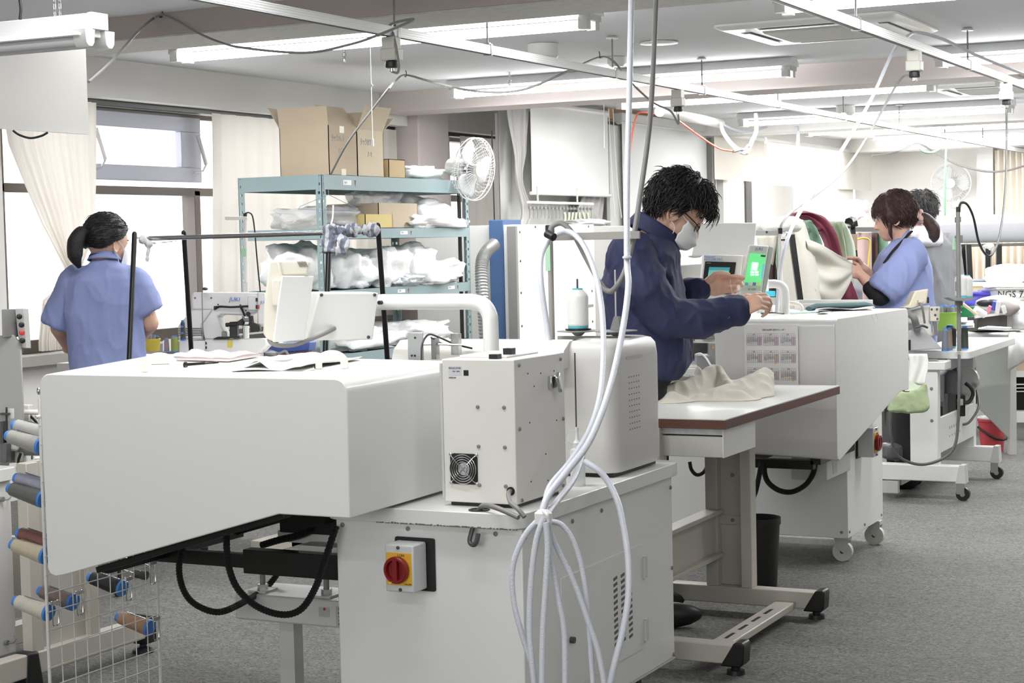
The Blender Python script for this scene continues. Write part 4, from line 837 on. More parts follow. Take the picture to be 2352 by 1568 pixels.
for s in (-.045,.045):
    MB().cyl(U(-.02,s,-.042),U(-1.2,s,-.042),.0135,n=14).build('tube',M('unlit tube',(196,196,198),.3),uf)
    MB().prism([U(-.03,s-.022,-.01),U(-.03,s+.022,-.01),U(-.03,s+.018,-.05),U(-.03,s+.008,-.062),U(-.03,s-.008,-.062),U(-.03,s-.018,-.05)],(.05,0,0)).build('socket',grey_paint,uf,bevel=.002)
for dx in (-.13,-.17):
    q=MB(); 
    n=int((CEIL-a.z-.05)/.022)
    for k in range(n):
        c=U(dx+ (.0 if dx>-.15 else .02),0,.05+k*.022); q.tube([c+(X if k%2 else Y)*.004*math.cos(t)+Z*.0135*math.sin(t) for t in [2*PI*i/10 for i in range(10)]],.0012,5,1,closed=True)
    q.build('chain',chrome,uf)
hose([(46,45),(48,20),(45,-10),(44,-60)],5.2,.0045,'black cable rising from the unlit fitting to the ceiling','cable',black,'power_cable')
# ================================================================== ceiling rails with plug trolleys
rail_m=M('ribbed aluminium rail',(212,213,212),.38,metal=.35)
def rail(xr,y0,y1,rods,label):
    t=thing('power_rail',label,'ceiling rail',(xr,(y0+y1)/2,2.195))
    q=MB().box(xr-.017,xr+.017,y0,y1,2.2,2.24)
    for z in (2.205,2.215,2.225,2.234): q.box(xr-.0185,xr+.0185,y0,y1,z,z+.004)
    q.build('rail_body',rail_m,t); MB().box(xr-.009,xr+.009,y0,y1,2.1985,2.2005).build('rail_slot',black,t)
    for y in rods:
        MB().cyl((xr,y,2.245),(xr,y,CEIL-.016),.0045,n=8).build('hanger_rod',mid_grey,t)
        MB().lathe([(.03,0),(.033,.006),(.02,.016)],(xr,y,CEIL-.017),Z,20).build('rod_flange',white_paint,t)
        MB().box(xr-.021,xr+.021,y-.004,y+.012,2.194,2.246).box(xr-.015,xr+.015,y-.012,y+.004,2.243,2.252).build('rail_clip',chrome,t)
    return t
rail(-3.735,4.6,21.0,(6.45,7.3,8.76,10.13,11.6,13.2,14.9,16.6,18.3),'long aluminium power rail crossing the upper picture towards the back wall')
rail(-2.035,6.0,21.0,(7.4,9.6,11.4,13.4,15.4,17.4),'aluminium power rail on the aisle side, upper right')
xr3=onz(2234,185,2.2).x
rail(xr3+.9,13.0,21.0,(14.,16.,18.),'distant aluminium power rail near the farther cassette unit') if 0 else None
def trolley(xr,y,label):
    t=thing('plug_trolley',label,'plug',(xr,y,2.08))
    q=MB().box(xr-.03,xr+.03,y-.03,y+.03,2.145,2.198); q.build('neck',M('grey ivory plastic',(198,198,188),.45),t,bevel=.004)
    MB().box(xr-.036,xr+.036,y-.036,y+.036,2.10,2.15).build('body',M('grey ivory plastic',(198,198,188),.45),t,bevel=.006)
    MB().lathe([(.02,0),(.027,.003),(.028,.012),(.026,.026),(.018,.03)],(xr,y,2.07),Z,18).build('twist_plug',black,t)
    MB().cyl((xr,y,2.055),(xr,y,2.072),.011,n=12).build('cord_grip',chrome,t)
    return V((xr,y,2.055))
tr1=trolley(-3.735,6.42,'ivory plug trolley with black twist plug on the long rail, left of centre')
tr2=trolley(-3.735,9.72,'ivory plug trolley with black twist plug on the long rail, above the man')
tr3=trolley(-2.035,8.42,'ivory plug trolley with hose and cable on the aisle side rail')
tr4=trolley(-2.035,10.65,'ivory plug trolley with a black cord at the right picture edge')
def wpath(P,r,label,cat='cable',mat=grey_cable,name='power_cable',k=8): return tag(MB().tube(P,r,8,k).build(name,mat),label,cat)
bh=ony(371,33,6.57)
wpath([onz(203,188,2.0) if 0 else D(204,188,6.59),D(255,142,6.9),D(312,78,7.5),ony(348,45,6.57),bh],.0055,'grey cable running from the ceiling hook down to the hanging board')
wpath([bh,ony(405,47,6.54),ony(450,73,6.53),ony(500,95,6.56),D(560,110,7.5),D(700,121,7.35),D(800,103,7.2),D(870,80,7.2),D(950,45,7.25),V((-3.735,6.42,2.25)),V((-3.71,6.40,2.2)),V((-3.69,6.4,2.1)),V((-3.7,6.41,2.05)),tr1],.0055,'grey cable draped from the beam hook to the plug trolley on the long rail')
tag(MB().tube([bh+Z*.04,bh+Z*.02+X*.006,bh-Z*.012,bh-Z*.01-X*.012],.003,6).build('cable_hook',black_metal),'black hook in the beam holding the draped grey cable','hook')
h2_=onz(932,165,CEIL-.01); h3_=onz(1376,122,CEIL-.01)
wpath([V((-5.46,8.66,1.75)),D(800,325,9.6),D(860,245,9.3),D(905,190,9.0),h2_-Z*.02,D(1000,190,9.2),D(1100,210,9.2),D(1200,206,9.1),D(1300,165,9.2),h3_-Z*.025,D(1410,142,9.6),D(1450,190,10),D(1500,235,10.3),D(1540,255,10.3),V((-3.735,9.72,2.0)),tr2],.0062,'long grey cable rising from the green shelf and swagging along the ceiling to a plug')
for p,n in ((h2_,'first'),(h3_,'second')): tag(MB().tube([p+Z*.012,p-Z*.01+X*.004,p-Z*.03,p-Z*.028-X*.01],.0025,6).build('cable_hook',black_metal),'%s ceiling hook along the swagged grey cable'%n,'hook')
wpath([tr3,D(2070,180,8.6),D(2000,300,8.2),D(1940,390,7.9),D(1870,450,7.6),D(1820,485,7.45),D(1797,512,7.4),D(1792,530,7.4)],.0058,'pale grey cable slanting from the aisle rail to the second thread stand',mat=M('pale grey cable',(176,176,172),.5))
wpath([D(2352,170,9.5),D(2250,130,9.0),D(2160,88,8.7),D(2105,75,8.6),V((-2.06,8.35,2.25)),D(2050,120,8.4),D(2000,230,8.2),D(1930,350,7.9),D(1870,440,7.6),D(1830,500,7.4),D(1802,570,7.3),D(1790,640,7.3),D(1784,720,7.3)],.0085,'white hose running along the aisle rail and slanting down to the second machine','hose',clear_hose,'air_hose')
tag(MB().lathe([(.011,-.003),(.012,0),(.011,.003)],D(1800,551,7.36),UPV,14).build('cable_tie',black),'black cable tie around the slanting white hose','tie')
wpath([tr4,D(2312,330,10.3),D(2308,450,9.9),D(2296,540,9.5),D(2280,582,9.3),D(2265,585,9.25),D(2248,555,9.15),D(2236,500,9.05),D(2222,470,9.0),D(2208,466,9.0),D(2202,478,9.0)],.0062,'black cord hanging in a deep loop at the right to a thin pole',mat=M('black cord',(30,30,30),.5))
# pull cord, fittings and cassette units on the ceiling
lt=onz(850,100,2.3)
tag(MB().tube([lt,lt-Z*.19,lt-Z*.2+X*.01,lt-Z*.21,lt-Z*.46],.0016,6,1).cyl(lt-Z*.49,lt-Z*.455,.006,n=10).build('pull_cord',white_thread),'white pull cord hanging from the nearest lit tube light','cord')
def cassette(c,label,s=.475):
    t=thing('cassette_air_conditioner',label,'air conditioner',(c[0],c[1],CEIL-.03)); cx,cy=c
    fr_=MB().loft([rrect(cx-s,cx+s,cy-s,cy+s,CEIL-.001,.05),rrect(cx-s,cx+s,cy-s,cy+s,CEIL-.012,.05),rrect(cx-s+.03,cx+s-.03,cy-s+.03,cy+s-.03,CEIL-.028,.05)]); fr_.build('panel',white_paint,t)
    MB().loft([rrect(cx-.28,cx+.28,cy-.28,cy+.28,CEIL-.028,.04),rrect(cx-.27,cx+.27,cy-.27,cy+.27,CEIL-.04,.04)]).build('intake_grille',M('grille grey',(190,190,184),.6),t)
    for dx,dy in ((0,1),(0,-1),(1,0),(-1,0)):
        o=V((cx+dx*.36,cy+dy*.36,CEIL-.0285)); ax=V((abs(dy)*.26+abs(dx)*.03,abs(dx)*.26+abs(dy)*.03,0))
        q=MB().box(o.x-ax.x,o.x+ax.x,o.y-ax.y,o.y+ax.y,CEIL-.0292,CEIL-.028); q.build('outlet_slot',dark_grey,t)
        q=MB().box(o.x-ax.x*(.97 if dy else .55),o.x+ax.x*(.97 if dy else .55),o.y-ax.y*(.97 if dx else .55),o.y+ax.y*(.97 if dx else .55),CEIL-.036,CEIL-.031); q.build('louvre',white_paint,t)
cassette((-2.65,9.1),'white cassette air conditioner in the ceiling at the upper right')
cassette((-2.65,13.65),'farther white cassette air conditioner in the ceiling behind the pink beam')
def disc(u,v,r,h,label,name='ceiling_fitting',m_=white_paint,cat='ceiling fitting'):
    p=onz(u,v,CEIL); q=MB().lathe([(r*.9,0),(r,-.003),(r,-h*.7),(r*.7,-h)],p,Z,26); tag(q.build(name,m_),label,cat)
disc(1247,100,.085,.10,'white drum shaped cover under the ceiling near the second lit row','ceiling_drum')
disc(1514,96,.105,.014,'flat round cover plate on the ceiling left of the cassette unit','cover_plate')
disc(1416,130,.055,.06,'small white cup on the ceiling by the long rail','ceiling_cup'); disc(1942,242,.08,.09,'white drum cover on the ceiling far down the long rail','ceiling_drum')
for u,v,l in ((790,108,'small brass air coupling hanging from the ceiling at the left'),(1170,166,'small brass air coupling hanging from the ceiling near the second lit row')):
    p=onz(u,v,CEIL); q=MB().lathe([(.02,0),(.02,-.004),(.007,-.006),(.007,-.03),(.012,-.034),(.012,-.05),(.007,-.054),(.009,-.07),(.006,-.085)],p,Z,12); tag(q.build('air_coupling',chrome),l,'fitting')
# red air line and white hoses at the inner windows
red=M('orange red air line',(226,104,82),.5)
wpath([D(1436,520,12.6),D(1444,400,12.6),D(1452,310,12.6),D(1462,268,12.6),D(1476,258,12.6),D(1530,266,12.8),D(1548,270,12.9),D(1600,308,12.9),D(1650,340,12.9),D(1682,347,12.9)],.0065,'orange red air line looping below the ceiling behind the hoses','hose',red,'air_line')
wpath([D(1655,284,13.4),D(1662,305,13.3),D(1680,330,13.1),D(1700,347,13),D(1712,351,13),D(1718,345,13),D(1728,322,13.1),D(1737,300,13.2),D(1736,262,13.3)],.016,'white hose hanging in a loop under the ceiling, joined to the red air line','hose',clear_hose,'air_hose')
tag(MB().tube([D(1684,347,12.9),D(1700,343,12.95),D(1710,343,13),D(1720,334,13)],[.014,.014,.01,.016],10,2).build('air_coupling',mid_grey),'grey coupling joining the red air line to the white hose','fitting')
wpath([D(1655,284,13.4),D(1690,300,13.6),D(1720,303,13.8),D(1760,292,14)],.012,'white hose swagging right below the farther lights','hose',clear_hose,'air_hose')
p0,p1=D(1515,256,11.6),D(1655,284,13.6)
tag(MB().cyl(p0,p1,.035,n=16).build('conduit_pipe',M('grey white conduit',(206,206,202),.5)),'grey white conduit pipe under the ceiling beside the red air line','pipe')
# ================================================================== curtains at the window wall
curtain_m=translucent('white curtain',(222,217,209),.3)
def drape(name,label,L,Rr,z0,z1,x,pleats,amp,mat=None,group=None,nb=24,na=90,cat='curtain',bulge=None):
    """L(b),Rr(b) give the left and right y at height fraction b"""
    def fn(a,b):
        y=L(b)+(Rr(b)-L(b))*a; w=abs(Rr(b)-L(b))
        ph=a*pleats*2*PI
        d=amp*(math.sin(ph)+.35*math.sin(2.3*ph+1))*(.45+.55*b)
        return V((x+d+(bulge(a,b) if bulge else 0),y,z0+(z1-z0)*b))
    o=MB().sheet(fn,na,nb).build(name,mat or curtain_m,solid=0,smooth=180); return tag(o,label,cat,group)
def pl(*k):
    def f(b):
        for (b0,v0),(b1,v1) in zip(k,k[1:]):
            if b<=b1: t=(b-b0)/(b1-b0); t=t*t*(3-2*t); return v0+(v1-v0)*t
        return k[-1][1]
    return f
def edge(pts,x,z0,z1):
    K=[((onx(u,v,x).z-z0)/(z1-z0),onx(u,v,x).y) for u,v in pts]
    def f(b):
        if b<=K[0][0]: return K[0][1]
        for (p,a_),(q,c_) in zip(K,K[1:]):
            if b<=q: return a_+(c_-a_)*(b-p)/(q-p)
        return K[-1][1]
    return f
drape('curtain','white curtain tied back in a diagonal sweep behind the woman at the left',edge([(5,250),(18,330),(58,430),(95,515),(130,580),(156,625),(135,660),(100,690),(92,785)],-6.575,2.175,.8),edge([(222,232),(222,420),(219,500),(206,565),(180,622),(172,660),(160,700),(153,785)],-6.575,2.175,.8),2.175,.8,-6.575,9,.02,nb=60)
tag(MB().tube([onx(150,622,-6.52),onx(165,640,-6.5),onx(180,632,-6.52)],.012,8).build('curtain_tie',M('peach tie',(226,178,140),.7)),'peach tie band gathering the white curtain','tie band')
drape('curtain','straight hanging white curtain between the window and the green shelf',pl((0,onx(484,262,-6.58).y),(1,onx(480,520,-6.58).y)),pl((0,11.34),(1,11.34)),2.175,.82,-6.575,13,.02)
drape('curtain','cream white curtain at the farther window behind the fan',pl((0,12.33),(1,12.33)),pl((0,13.9),(1,13.8)),2.175,.85,-6.575,9,.02)
tag(MB().box(XW+.03,XW+.05,onx(72,495,-6.62).y,onx(90,495,-6.62).y,onx(80,498,-6.62).z,onx(80,490,-6.62).z+.01).build('pink_ribbon',M('pink ribbon',(232,176,184),.7)),'pink ribbon pinned beside the diagonal curtain','ribbon') if 0 else None
# ================================================================== green steel shelf with bags and cartons
green=M('green grey shelf enamel',(134,154,156),.45)
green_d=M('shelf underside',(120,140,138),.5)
SX0,SX1,SY0,SY1,SZ=-6.08,-5.5,8.62,10.42,1.745
sh=thing('steel_shelf','green grey steel shelf rack full of white bags, beside the window','shelf',((SX0+SX1)/2,(SY0+SY1)/2,0))
def perf_post(cx,cy,dx,dy):
    q=MB(); w=.042; pit=.05
    for horiz in (0,1):
        def bx_(a0,a1,z0,z1):
            if horiz==0: q.box(*sorted((cx+dx*a0,cx+dx*a1)),*sorted((cy,cy+dy*.003)),z0,z1)
            else: q.box(*sorted((cx,cx+dx*.003)),*sorted((cy+dy*a0,cy+dy*a1)),z0,z1)
        bx_(0,.013,0,SZ); bx_(.027,w,0,SZ); z=0.
        while z<SZ:
            bx_(.013,.027,z,min(z+.034,SZ)); z+=pit
    return q.build('post',green,sh,smooth=0)
for cx,dx in ((SX0,1),(SX1,-1)):
    for cy,dy in ((SY0,1),(SY1,-1)): perf_post(cx,cy,dx,dy)
LV=[SZ,1.435,1.075,.70,.2]
for i,z in enumerate(LV):
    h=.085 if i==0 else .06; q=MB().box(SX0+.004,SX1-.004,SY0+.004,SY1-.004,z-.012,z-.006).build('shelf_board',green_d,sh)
    for y in (SY0-.002,SY1-.003): MB().box(SX0+.02,SX1-.02,y,y+.005,z-h,z).build('side_beam',green,sh)
    for x in (SX0-.003,SX1-.002): MB().box(x,x+.005,SY0+.02,SY1-.02,z-h,z).build('front_beam',green,sh)
    if i<4:
        for yy in ((8.85,10.22) if i in (0,) else (9.5,) if i!=2 else (9.45,10.1)):
            t=MB().box(SX1+.003,SX1+.0036,yy,yy+.09,z-h*.65,z-h*.3).build('paper_label',paper,sh); lettering('ﾀｯｸ',.02,(SX1+.004,yy+.01,z-h*.58),Y,Z,mid_grey,t,'label_text'); MB().prism([(SX1+.003,yy+.125,z-h*.3),(SX1+.003,yy+.14,z-h*.3),(SX1+.003,yy+.133,z-h*.75)],(.001,0,0)).build('arrow_mark',M('dark red arrow',(120,70,66),.7),sh)
bag_m=M('white plastic bag',(244,244,244),.22,spec=.6,sub=.15,bump=.5,bump_scale=26)
film_m=M('clear plastic film',(236,238,240),.12,alpha=.45,bump=.7,bump_scale=30)
def bag(name,label,c,r,seed,mat=None,group='white plastic bags on the green shelf',lump=.35,rot=0.,cat='bag'):
    q=MB(); n=40; c=V(c); sd=V((seed*3.1,seed*1.7,seed*.9)); ca,sa=math.cos(rot),math.sin(rot)
    for i in range(n//2+1):
        t=PI*(i+.02)/(n/2+.04); ring=[]
        for j in range(n):
            d=V((math.sin(t)*math.cos(2*PI*j/n),math.sin(t)*math.sin(2*PI*j/n),-math.cos(t)))
            sq=lambda v:math.copysign(abs(v)**.72,v)
            k=1+lump*noise.fractal(d*1.8+sd,1,2,3)+lump*.45*(abs(noise.noise(d*4.5+sd*2))-.25)
            p=V((sq(d.x)*r[0],sq(d.y)*r[1],sq(d.z)*r[2]))*k
            p.z=max(p.z,-r[2]*.8); p=V((p.x*ca-p.y*sa,p.x*sa+p.y*ca,p.z)); ring.append(p+c+Z*(r[2]*.8))
        q.loft([ring] if 0 else [ring],False) if 0 else None
        if i==0: rings=[ring]
        else: rings.append(ring)
    q.loft(rings); return tag(q.build(name,mat or bag_m,smooth=180,wob=.006,wobs=22),label,cat,group)
gx=lambda u,v,z:onz(u,v,z)
xb=SX1-.28
BG=[((8.72,9.05),1.075,.15,'plump white bag at the near end of the middle shelf, left corner',-5.85),((9.05,9.35),1.075,.12,'white bag on the middle shelf behind the near post',-5.75),((9.32,9.72),1.075,.13,'wide white bag on the middle shelf under the hanging cloth strips',-5.7),((9.7,10.05),1.075,.14,'big bulging white bag on the middle shelf, right of the thin black post',-5.72),
((9.98,10.35),1.075,.09,'lower white bag at the far right of the middle shelf',-5.68),((9.75,10.2),1.075,.05,'flat white bag spilling over the front of the middle shelf',-5.56),
((9.82,10.3),1.435,.11,'big white bag at the right end of the upper shelf',-5.72),((9.7,10.4),1.435,.045,'flat white bag drooping over the upper shelf edge at the right',-5.57),
((8.95,9.6),.70,.07,'flat white bag on the lower shelf at the left',-5.7),((9.55,10.3),.70,.075,'long white bag on the lower shelf at the right',-5.7),((8.9,9.4),.70,.1,'rounded white bag at the back of the lower shelf',-5.9)]
for i,((a,b),z,h,l,x) in enumerate(BG):
    bag('plastic_bag',l,(x,(a+b)/2,z),(.19 if h>.06 else .1,(b-a)/2*1.08,h),i+1)
bag('plastic_bag','white bag lying on top of the green shelf right of the cartons',(-5.76,10.1,SZ),(.16,.32,.055),31)
bag('plastic_bag','grey clear bag lying low on the upper shelf behind the near post',(-5.75,8.98,1.435),(.2,.34,.075),33,film_m)
bag('plastic_film','crumpled clear film standing in the open carton on the upper shelf',(-5.68,9.52,1.56),(.1,.22,.08),37,film_m,None,.5,cat='film')
bag('plastic_bag','silvery crumpled film at the front of the middle shelf',(-5.545,9.62,1.075),(.07,.17,.04),39,M('silver film',(196,204,206),.15,metal=.35,bump=.8,bump_scale=40))
def carton_box(name,label,x0,x1,y0,y1,z,h,mat,open_=True,marks=()):
    t=thing(name,label,'carton',((x0+x1)/2,(y0+y1)/2,z)); w=.004
    q=MB().box(x0,x1,y0,y0+w,z,z+h).box(x0,x1,y1-w,y1,z,z+h).box(x0,x0+w,y0,y1,z,z+h).box(x1-w,x1,y0,y1,z,z+h).box(x0,x1,y0,y1,z,z+w)
    if not open_: q.box(x0,x1,y0,y1,z+h-w,z+h)
    b=q.build('body',mat,t)
    return t
ct=carton_box('carton','big open brown carton with raised flaps on top of the green shelf',-5.86,-5.52,8.74,9.05,SZ,.29,carton)
def flap(p0,p1,out,L,par,mat=carton): p0,p1,o=V(p0),V(p1),V(out).normalized()*L; return MB().prism([p0,p1,p1+o,p0+o],o.cross(p1-p0).normalized()*.004).build('flap',mat,par)
zf=SZ+.29
flap((-5.86,8.74,zf),(-5.52,8.74,zf),(0,.25,1),.10,ct) if 0 else None
flap((-5.86,8.74,zf),(-5.86,9.05,zf),(-.5,0,.8),.14,ct); flap((-5.86,9.05,zf),(-5.52,9.05,zf),(0,.7,.6),.15,ct); flap((-5.86,8.74,zf),(-5.52,8.74,zf),(.0,-.15,1),.11,ct); flap((-5.52,8.74,zf),(-5.52,9.05,zf),(-.55,0,.75),.15,ct)
for yy,tx_ in ((8.77,'ﾀｯｸA ﾄ'),):
    lettering('ﾀｯｸA ﾄ',.05,(-5.519,yy,SZ+.20),Y,Z,mid_grey,ct,'handwriting'); lettering('ｱ-ｱ',.04,(-5.519,yy+.07,SZ+.13),Y,Z,mid_grey,ct,'handwriting')
    MB().box(-5.5196,-5.519,8.86,8.91,SZ+.25,SZ+.289).build('tape',M('pale tape',(222,214,198),.4),ct); MB().box(-5.5196,-5.519,8.87,8.92,SZ+.002,SZ+.04).build('tape',M('pale tape',(222,214,198),.4),ct)
c2=carton_box('carton','narrower open carton with handwriting right behind the big brown one',-5.86,-5.52,9.055,9.36,SZ,.28,carton_pale)
flap((-5.52,9.06,SZ+.28),(-5.52,9.36,SZ+.28),(.35,0,.75),.15,c2,carton_pale); flap((-5.86,9.36,SZ+.28),(-5.52,9.36,SZ+.28),(0,.7,.45),.16,c2,carton_pale)
lettering('ﾀｯｸBﾂﾄ',.05,(-5.519,9.09,SZ+.19),Y,Z,mid_grey,c2,'handwriting'); lettering('ｱ-ﾘ',.04,(-5.519,9.17,SZ+.12),Y,Z,mid_grey,c2,'handwriting')
carton_box('carton','small closed brown carton beside the white bag on top of the green shelf',-5.68,-5.52,9.42,9.62,SZ,.115,M('tan carton',(190,168,130),.85),False)
c3=carton_box('carton','open cardboard tray on the upper shelf behind the small yellow carton',-5.9,-5.53,9.3,9.78,1.435,.155,carton)
carton_box('carton','small yellow carton at the front of the upper shelf',-5.6,-5.505,9.1,9.42,1.435,.085,M('yellow carton',(204,186,128),.85))
tag(MB().tube([(-5.47,8.5,1.60),(-5.47,8.6,1.585)],.001,5,1).tube([V((-5.48,8.66,1.655)),V((-5.48,8.66,1.63)),V((-5.48,8.36,1.56)),V((-5.48,8.34,1.545)),V((-5.48,8.98,1.535)),V((-5.48,8.97,1.55)),V((-5.48,8.66,1.63))],.0018,6,1).build('wire_hanger',M('blue grey wire',(120,132,160),.4)),'thin wire clothes hanger hooked on the near shelf post','hanger')
tag(MB().tube([V((-5.47,8.69,1.57)),V((-5.47,8.68,1.5)),V((-5.47,8.66,1.45)),V((-5.47,8.7,1.42))],.005,6).build('white_string',white_thread),'white string dangling from the near shelf post','string')
tag(MB().box(-5.95,-5.6,8.75,10.3,.206,.42).build('carton',carton),'wide brown carton on the lowest board of the green shelf','carton')
tag(MB().box(-6.38,-6.2,11.0,11.2,1.2,1.9).build('meter_box',warm_paint),'white meter box on the pillar behind the shelf','box') if 0 else None
# ================================================================== fan behind the shelf
def fan(label,c,f,r,stand):
    c=V(c); f=V(f).normalized(); t=thing('electric_fan',label,'fan',V((c.x,c.y,0)) if stand else c); x,y=frame(f)
    g=MB()
    for k in range(48):
        a=2*PI*k/48; d=x*math.cos(a)+y*math.sin(a)
        g.tube([c+f*.055+d*.05,c+f*.06+d*r*.75,c+f*.03+d*r,c-f*.03+d*r*.98,c-f*.06+d*r*.7,c-f*.06+d*.05],.0011,4,1)
    for q_,o in ((r,.03),(r*1.0,-.0),(r*.7,-.058),(r*.72,.058)): g.tube([c+f*o+(x*math.cos(a)+y*math.sin(a))*q_ for a in [2*PI*i/40 for i in range(40)]],.0035 if q_==r else .0016,5,1,closed=True)
    g.build('guard',M('white fan wire',(232,232,230),.4),t)
    MB().lathe([(.001,.066),(r*.24,.062),(r*.25,.05),(.001,.048)],c,f,24).build('badge',M('ivory badge',(226,222,208),.5),t)
    b=MB()
    for k in range(3):
        a0=2*PI*k/3
        def fn(u,w,a0=a0):
            a=a0+(w-.5)*1.35*(.55+.45*math.sin(PI*u*.9)); q=r*(.12+.78*u); return c+(x*math.cos(a)+y*math.sin(a))*q+f*(.025*(w-.5))
        b=MB().sheet(fn,8,8).build('blade',M('clear grey blade',(214,218,220),.2,alpha=.6),t,solid=.002,smooth=180)
    MB().cyl(c-f*.02,c+f*.03,r*.16,n=18).build('hub',mid_grey,t)
    MB().lathe([(.02,-.20),(.055,-.19),(.062,-.1),(.055,-.065)],c,f,20).build('motor',white_paint,t)
    gm=MB()
    for k in range(22):
        a=2*PI*k/22; d=x*math.cos(a)+y*math.sin(a); gm.tube([c-f*.062+d*.012,c-f*.068+d*r*.42],.0016,4,1)
    gm.build('rear_spokes',dark_grey,t)
    if stand:
        p=c-f*.12; MB().cyl((p.x,p.y,.03),(p.x,p.y,c.z-.04),.013,n=12).build('pole',black_metal,t); MB().lathe([(.17,0),(.17,.015),(.05,.03),(.02,.04)],(p.x,p.y,0),Z,24).build('base',white_paint,t)
        MB().cyl(p-Z*.06,p+Z*.01,.03,n=14).build('neck',white_paint,t)
    else:
        p=c-f*.12; MB().tube([p,p-Z*.12+f*.02,p-Z*.22-f*.1],.02,10).build('wall_arm',white_paint,t); MB().obox(p-Z*.25-f*.14,x*.05,y*.07,f*.03).build('wall_box',white_paint,t,bevel=.01)
    return t
fan('white electric fan standing behind the right end of the green shelf',D(1086,388,11.6),RGT*.80-FWD*.55-UPV*.12,.205,True)
fan('pale wall fan mounted high on the back wall, blurred in the distance',D(2185,420,20.9),-Y*1.+Z*-.1,.235,False)
# ================================================================== inner partition: post, blue cabinet, duct, curtain, roller blinds
ap=MB(); p=onx(1151,300,-6.0); 
for k in range(3): ap.box(p.x-.04+k*.028,p.x-.018+k*.028,p.y-.02,p.y+.02,0,2.3)
ap.box(p.x-.042,p.x+.04,p.y-.01,p.y+.01,0,2.3); tag(ap.build('aluminium_post',alum),'ribbed aluminium post between the fan and the grey curtain','post')
q=MB().prism([D(1128,300,13.4),D(1134,505,13.4),D(1137,505,13.4),D(1131,300,13.4)],FWD*.03).build('dark_strap',dark_grey); tag(q,'dark thin strap hanging left of the aluminium post','strap')
bc=D(1122,505,12.2); bw=D(1156,505,12.2)
bx0_,bx1_=bc.x,bw.x
blue_m=M('navy blue cabinet',(52,82,122),.5)
tag(MB().prism([V((bc.x,bc.y,0)),V((bw.x,bw.y,0)),V((bw.x+.0,bw.y+.28,0)),V((bc.x,bc.y+.25,0))],Z*bc.z).build('blue_cabinet',blue_m,bevel=.006),'narrow navy blue cabinet beside the silver flexible duct','cabinet')
dm=M('silver duct foil',(196,196,196),.3,metal=.7); DP=cat_rom([D(1136,560,12.0),D(1116,580,11.9),D(1106,610,11.85),D(1108,680,11.8),D(1114,760,11.8),D(1120,860,11.8),D(1122,1000,11.8)],22)
tag(MB().tube(DP,[.045 if i%2 else .038 for i in range(len(DP))],16,1).build('flexible_duct',dm),'silver flexible duct rising between the shelf and the navy cabinet','duct')
wc=thing('white_machine_cabinet','large white panelled machine cabinet behind the thread stand','machine cabinet',(-5.5,11.7,0))
cA,cB=onx(1186,516,-5.4),onx(1364,518,-5.4)
MB().box(-6.2,-5.4,cA.y,cB.y,.12,1.452).build('body',white_paint,wc,bevel=.004)
MB().box(-5.46,-5.392,cA.y-.03,cA.y-.0,.1,1.44).build('corner_strip',mid_grey,wc)
MB().box(-6.1,-5.5,cA.y+.1,cB.y-.1,0,.12).build('plinth',dark_grey,wc)
screws([((-5.4,y,z),X) for y,z in ((cA.y+.05,1.2),(cA.y+.05,.98),(cA.y+.05,.75),(cA.y+.3,1.435),(cB.y-.1,1.435),(cB.y-.06,1.38),(cB.y-.06,.95),(cB.y-.06,.72),(cA.y+.05,1.4))],wc,dark_grey,r=.009)
q=MB().box(-5.4,-5.398,cB.y-.17,cB.y-.04,.83,.85).build('maker_plate',mid_grey,wc)
gs2=MB().box(-6.1,-5.42,cB.y+.03,cB.y+.75,.1,1.44); o=gs2.build('steel_cabinet',M('brushed grey steel',(176,176,174),.35,metal=.4),bevel=.006); tag(o,'brushed grey steel cabinet right of the large white one, behind the man','cabinet')
tag(bag('paper_bundle','grey wrapped bundle on top of the brushed steel cabinet',(-5.6,cB.y+.3,1.44),(.12,.25,.03),51,M('grey film',(190,190,190),.4),None,.3,cat='bundle'),None)
gcur=M('grey cotton curtain',(186,184,182),.85)
yc0,yc1=onx(1163,260,-5.78).y,onx(1214,255,-5.78).y
drape('curtain','grey cotton curtain hanging twisted left of the white roller blind',pl((0,yc0),(.45,yc0+.12),(.8,yc0+.22),(1,yc0+.02)),pl((0,yc1),(.3,yc1-.05),(.55,yc1-.14),(.8,yc1+.02),(1,yc1-.18)),2.33,1.34,-5.78,3,.02,gcur)
yd0=onx(1362,443,-5.78).y; yd1=onx(1398,443,-5.78).y
drape('curtain','grey cotton curtain hanging below the right edge of the white roller blind',pl((0,yd0-.05),(.6,yd0-.2),(1,yd0+.12)),pl((0,yd1+.05),(1,yd1-.02)),1.75,1.40,-5.84,3,.02,gcur)
drape('curtain','pale grey curtain backdrop behind the hanging clips and the white roller blind',pl((0,yc0+.2),(1,yc0+.2)),pl((0,14.2),(1,13.8)),2.33,1.36,-5.95,6,.02,M('pale grey curtain',(202,203,198),.85))
blind_m=M('white roller blind cloth',(232,233,230),.75)
def blind(label,ya,yb,zt_,zb_,x,mat=blind_m,bar=True):
    t=thing('roller_blind',label,'blind',(x,(ya+yb)/2,zb_))
    MB().box(x-.001,x+.001,ya,yb,zb_,zt_).build('cloth',mat,t)
    if bar: MB().cyl((x,ya-.02,zb_-.008),(x,yb+.02,zb_-.008),.014,n=14).build('bottom_bar',white_paint,t)
    MB().cyl((x-.02,ya-.02,zt_+.0),(x-.02,yb+.02,zt_+.0),.03,n=14).build('roller',white_paint,t); return t
blind('white roller blind pulled halfway down above the green cloths',onx(1219,300,-5.76).y,onx(1396,300,-5.76).y,2.36,onx(1222,441,-5.76).z,-5.76)
